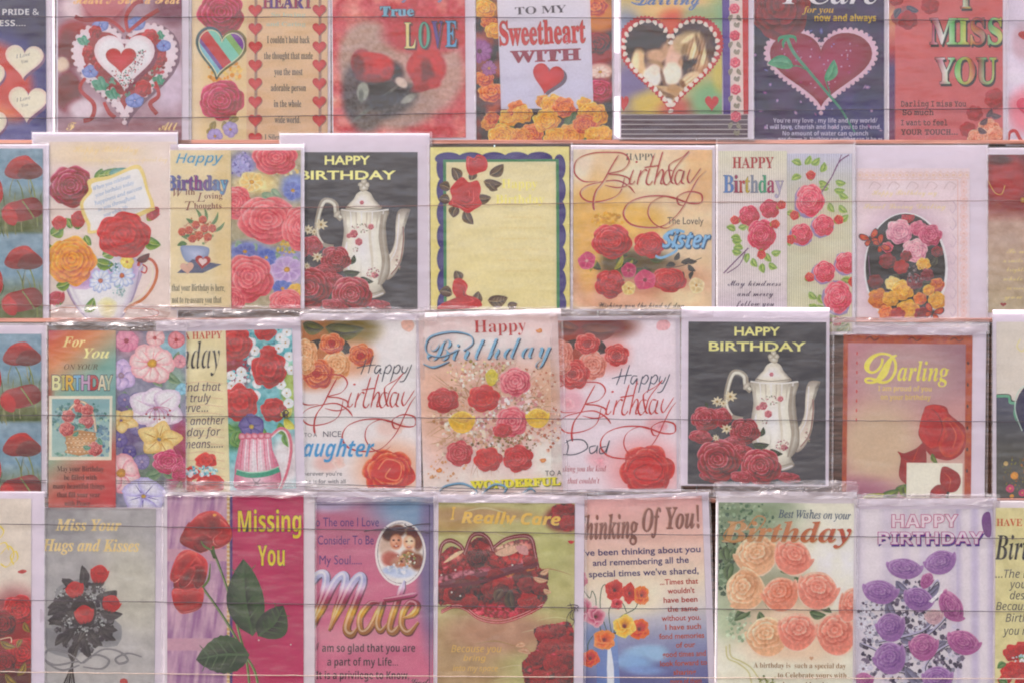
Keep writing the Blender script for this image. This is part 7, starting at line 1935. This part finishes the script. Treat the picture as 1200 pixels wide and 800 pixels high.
for p in ([(1010, 752), (1030, 762), (1040, 780), (1060, 786)], [(1030, 750), (1060, 744), (1084, 736), (1104, 716)], [(1060, 756), (1090, 740), (1110, 720)], [(1100, 684), (1098, 680), (1090, 690)], [(1094, 798), (1084, 780), (1100, 760), (1120, 750)]): c.stroke(p, 3, '#b8acc4', 6, (.5, .3)); c.stroke([(q[0], q[1] + 1.6) for q in p], 1, '#54485c', 6)
c.end()
VP = ('#745284', '#a077a6', '#c8a8c8'); VM = ('#7c4674', '#b06c98', '#d8a4bc')
for (x, y, w, h, rot, p, s) in ((1060, 666, 42, 24, 8, VP, 1), (1102, 659, 38, 28, -15, VP, 2), (1032, 693, 42, 28, 10, VP, 3), (1076, 702, 36, 28, 20, VP, 4), (1114, 710, 40, 26, 60, VM, 5), (1044, 734, 34, 34, -10, VP, 6), (1128, 752, 40, 28, 20, VM, 7), (1082, 757, 34, 32, 0, VM, 8), (1043, 770, 38, 38, -20, VP, 9), (1098, 794, 36, 30, 0, VP, 10), (1086, 680, 14, 20, 30, VM, 11), (1012, 796, 24, 20, 0, VM, 12), (1094, 722, 22, 18, 0, ('#8c6474', '#c8a4ac', '#e0ccc8'), 13)):
    bud(c, x, y, w, h, rot, p, s, None, 'printed_rose')
    rose(c, x - 1, y - 1, w * .42, (mix(p[0], p[1], .3), p[1], mix(p[1], p[2], .8)), s * 5, .85 * h / w, rot, 4, ruffle=.22)
c.poly([(1088, 704), (1104, 690), (1105, 693), (1092, 706)], '#dcd4d8', 'printed_leaf')
c.text('HAPPY', 1046, 618, 76, 20, 'sansbold', '#dcc8d0', outline='#b85c84', ow=.035); c.text('BIRTHDAY', 1030, 637.5, 121, 19, 'sansbold', '#d8c4d0', outline='#b0588c', ow=.035, shadow='#6c5890', sh=(1.2, 2.2))
c.sleeve(1001, 580, 1171, 838, flap=12)

# -- right edge of row 4
c = Card('greeting_card', 'yellow cream card reading HAVE A, Birth, cut off at the bottom right corner', 1167, 596, 1300, 830, D4 + 0.004, -0.3)
c.envelope(1165, 588, 1304, 835, M_ENVW)
c.panel(1167, 596, 1300, 830, lambda X, Y: mott(X, Y, np.ones(X.shape + (3,)) * hexc('#d2c49c'), 9, 0.06, 3))
c.text('HAVE A HAPPY', 1168, 617, 80, 12, 'serif', '#c0684c')
c.text('Birthday', 1166, 656, 84, 44, 'bolditalic', '#5a4a50', vs=.95)
for s, x, y, w in (('...The kind that', 1167, 677, 82), ('you truly', 1183, 689, 48), ('deserve...', 1184, 702, 48), ('Because another', 1168, 714.5, 88), ('Birthday for', 1179, 728, 66), ('you means.....', 1176, 743, 70)):
    c.text(s, x, y, w, 13, 'sansitalic', '#5c5064')
for (x, y, r, s) in ((1188, 764, 12, 3), (1198, 758, 9, 5), (1186, 785, 13, 4), (1200, 780, 12, 6), (1178, 796, 8, 7), (1204, 800, 14, 8)): rose(c, x, y, r, ('#982c34', '#c0403c', '#d86c60'), s, .85, 0, 4, ruffle=.2)
leaves(c, [(1180, 776, 12, 8, 150), (1182, 800, 12, 8, 200), (1194, 770, 12, 7, 0)], '#5c7a58', '#90a078'); spray(c, 1196, 770, 10, 4, 20, ['#a8c4c8', '#dce4e4'], (1, 2), 3)
c.sleeve(1164, 586, 1304, 838)

# ------------------------------------------------------------------ cords stretched across the rows
def cord(label, pts, depth, rad, mat, cat='cord', name='cord', group='cords stretched across the card rows', seed=1):
    rr = random.Random(seed)
    P = []
    for i in range(len(pts) - 1):
        (x0, y0), (x1, y1) = pts[i], pts[i + 1]
        n = max(2, int(abs(x1 - x0) / 14))
        for k in range(n):
            t = k / n
            P.append((x0 + (x1 - x0) * t, y0 + (y1 - y0) * t))
    P.append(pts[-1])
    base = px(*P[0], depth)
    V, F = [], []
    for i, (x, y) in enumerate(P):
        q = px(x, y + (rr.uniform(-.35, .35)), depth) - base
        r = rad * rr.uniform(0.82, 1.15)
        for k in range(6):
            t = 2 * pi * k / 6
            V.append((q.x, q.y + r * cos(t), q.z + r * sin(t)))
    for i in range(len(P) - 1):
        for k in range(6):
            F.append((i * 6 + k, i * 6 + (k + 1) % 6, i * 6 + 6 + (k + 1) % 6, i * 6 + 6 + k))
    o = add_mesh(name, V, F, mat, None, smooth=True)
    o.location = base
    o['label'] = label; o['category'] = cat
    if group: o['group'] = group
    return o
cord('upper dark cord across the top row of cards, through the word True', [(-60, 20), (560, 20.5), (1260, 25)], D1 + 0.0085, 0.00047, M_STRING, seed=1)
cord('lower dark cord across the top row, just above the card bottoms', [(-60, 139), (240, 138), (600, 132), (1260, 127)], D1 + 0.0085, 0.00047, M_STRING, seed=2)
cord('thin red brown cord across the middle of the second row, over the teapot lid', [(-60, 246.5), (390, 243), (700, 238), (1260, 235)], D2 + 0.0078, 0.00038, M_STRING2, seed=3)
cord('brown cord along the feet of the second row, below the teacup', [(-60, 356.5), (300, 361), (640, 367), (940, 371.5), (1260, 375.5)], D2 + 0.0078, 0.00043, M_STRING2, seed=4)
cord('dark cord across the middle of the third row, through the jug of flowers', [(-60, 485.5), (350, 488), (700, 490.5), (1260, 494)], D3 + 0.0092, 0.00043, M_STRING, seed=5)
cord('dark cord along the feet of the third row, upper one of a close pair', [(-60, 561.5), (200, 563.5), (350, 566), (600, 573), (760, 576), (1260, 583)], D3 + 0.0072, 0.00043, M_STRING, seed=6)
cord('dark cord along the feet of the third row, lower one of a close pair', [(-60, 564), (200, 566), (350, 569.5), (600, 577), (760, 579), (1260, 586)], D3 + 0.0072, 0.0004, M_STRING, seed=7)
cord('dark cord across the upper part of the bottom row, through the word Missing', [(-60, 612.5), (300, 618.5), (700, 625), (1260, 631)], D4 + 0.0092, 0.00047, M_STRING, seed=8)
cord('dark cord across the middle of the bottom row, through the word Mate', [(-60, 701.5), (300, 706.5), (700, 712), (1260, 716.5)], D4 + 0.0092, 0.00047, M_STRING, seed=9)
cord('pale cord along the bottom of the photo, under the word Celebrate', [(-60, 785.5), (300, 790.5), (700, 793), (1260, 795)], D4 + 0.0092, 0.00047, M_STRING3, seed=10)

def wire(label, strands, depth, rad, cat='knot', name='cord_knot'):
    base = px(*strands[0][0], depth)
    V, F = [], []
    for s in strands:
        S = spline(s, 5)
        n0 = len(V)
        for i, q in enumerate(S):
            w = px(q[0], q[1], depth + 0.0008 * sin(i * 0.9)) - base
            for k in range(5):
                t = 2 * pi * k / 5
                V.append((w.x + rad * .6 * cos(t), w.y + rad * cos(t) * .5, w.z + rad * sin(t)))
        for i in range(len(S) - 1):
            for k in range(5):
                F.append((n0 + i * 5 + k, n0 + i * 5 + (k + 1) % 5, n0 + i * 5 + 5 + (k + 1) % 5, n0 + i * 5 + 5 + k))
    o = add_mesh(name, V, F, M_STRING, None, smooth=True)
    o.location = base
    o['label'] = label; o['category'] = cat
wire('twisted loose ends of black cord over the oval picture of two children', [[(427, 622), (440, 620), (455, 619), (470, 618), (486, 621), (502, 624)], [(452, 617), (462, 620), (476, 617), (490, 614), (504, 613)], [(474, 614), (480, 617), (486, 618)]], D4 + 0.0102, 0.0007)
wire('small looped black knot on the cord beside the I Really Care card', [[(665, 709), (672, 708), (678, 710), (672, 714), (667, 718), (664, 726), (668, 734), (673, 728), (671, 720), (674, 714)], [(666, 712), (674, 711), (677, 715)], [(668, 706), (670, 714), (668, 722), (672, 726)]], D4 + 0.0102, 0.0006)
wire('tiny black knot on the cord over the jug of flowers', [[(330, 482), (334, 486), (338, 483), (335, 480), (331, 485), (334, 488)], [(332, 480), (334, 484), (337, 487)]], D3 + 0.0098, 0.0009)
wire('short black frayed end on the lower cord at the foot of the jug', [[(296, 560), (300, 565), (305, 561)], [(298, 568), (300, 565), (303, 568)]], D3 + 0.0086, 0.00045)

# ------------------------------------------------------------------ loose folds of clear film along the row edges
def fold(label, x0, x1, y0, y1, depth, seed, amp=0.0016):
    nx, ny = max(12, int((x1 - x0) / 3.5)), 12
    X, Y = np.meshgrid(np.linspace(x0, x1, nx), np.linspace(y0, y1, ny))
    e = (fbm(X, Y * 0 + seed * 9, 22, seed) - .5) * 5
    v = (Y - y0) / (y1 - y0)
    Yw = Y + e * np.where(v < .5, 1, -1) * np.abs(v - .5) * 2
    dep = depth + amp * (fbm(X, Y * 3.2, 18, seed + 3, 3) - .5) * 2.4
    base = px((x0 + x1) / 2, y1, depth)
    V = []
    for j in range(ny):
        for i in range(nx):
            q = px(X[j, i], Yw[j, i], dep[j, i]) - base
            V.append((q.x, q.y, q.z))
    F = [(j * nx + i, (j + 1) * nx + i, (j + 1) * nx + i + 1, j * nx + i + 1) for j in range(ny - 1) for i in range(nx - 1)]
    o = add_mesh('film_fold', V, F, M_FLAP, None, smooth=True)
    o.location = base
    o['label'] = label; o['category'] = 'plastic film'; o['group'] = 'loose folds of clear film between rows'
fold('creased clear film below the teacup card and two panel roses card', 60, 352, 357, 382, D3 + 0.0100, 3)
fold('creased clear film between second row teapot and the Daughter card', 345, 512, 360, 376, D3 + 0.0098, 4)
fold('creased clear film under the yellow scalloped card', 502, 668, 359, 371, D3 + 0.0080, 5)
fold('creased clear film under the Sister card', 655, 836, 360, 372, D3 + 0.0068, 6)
fold('creased clear film over the foot of the oval flower basket card', 975, 1160, 372, 392, D3 + 0.0085, 7)
fold('creased clear film above the Missing You card', 192, 372, 563, 582, D4 + 0.0102, 8)
fold('creased clear film under the Daughter card', 360, 512, 570, 588, D4 + 0.0088, 9)
fold('creased clear film under the third row teapot', 836, 1004, 563, 583, D4 + 0.0105, 10)
fold('creased clear film under the terracotta framed Darling card', 1000, 1168, 578, 592, D4 + 0.0095, 11)
fold('creased clear film between the Wonderful card and I Really Care card', 508, 688, 575, 588, D4 + 0.0088, 12)
fold('creased clear film above the best wishes roses, left strip by the Dad card', 660, 842, 572, 584, D4 + 0.0078, 13)

for o in PENDING:
    COL.objects.link(o)
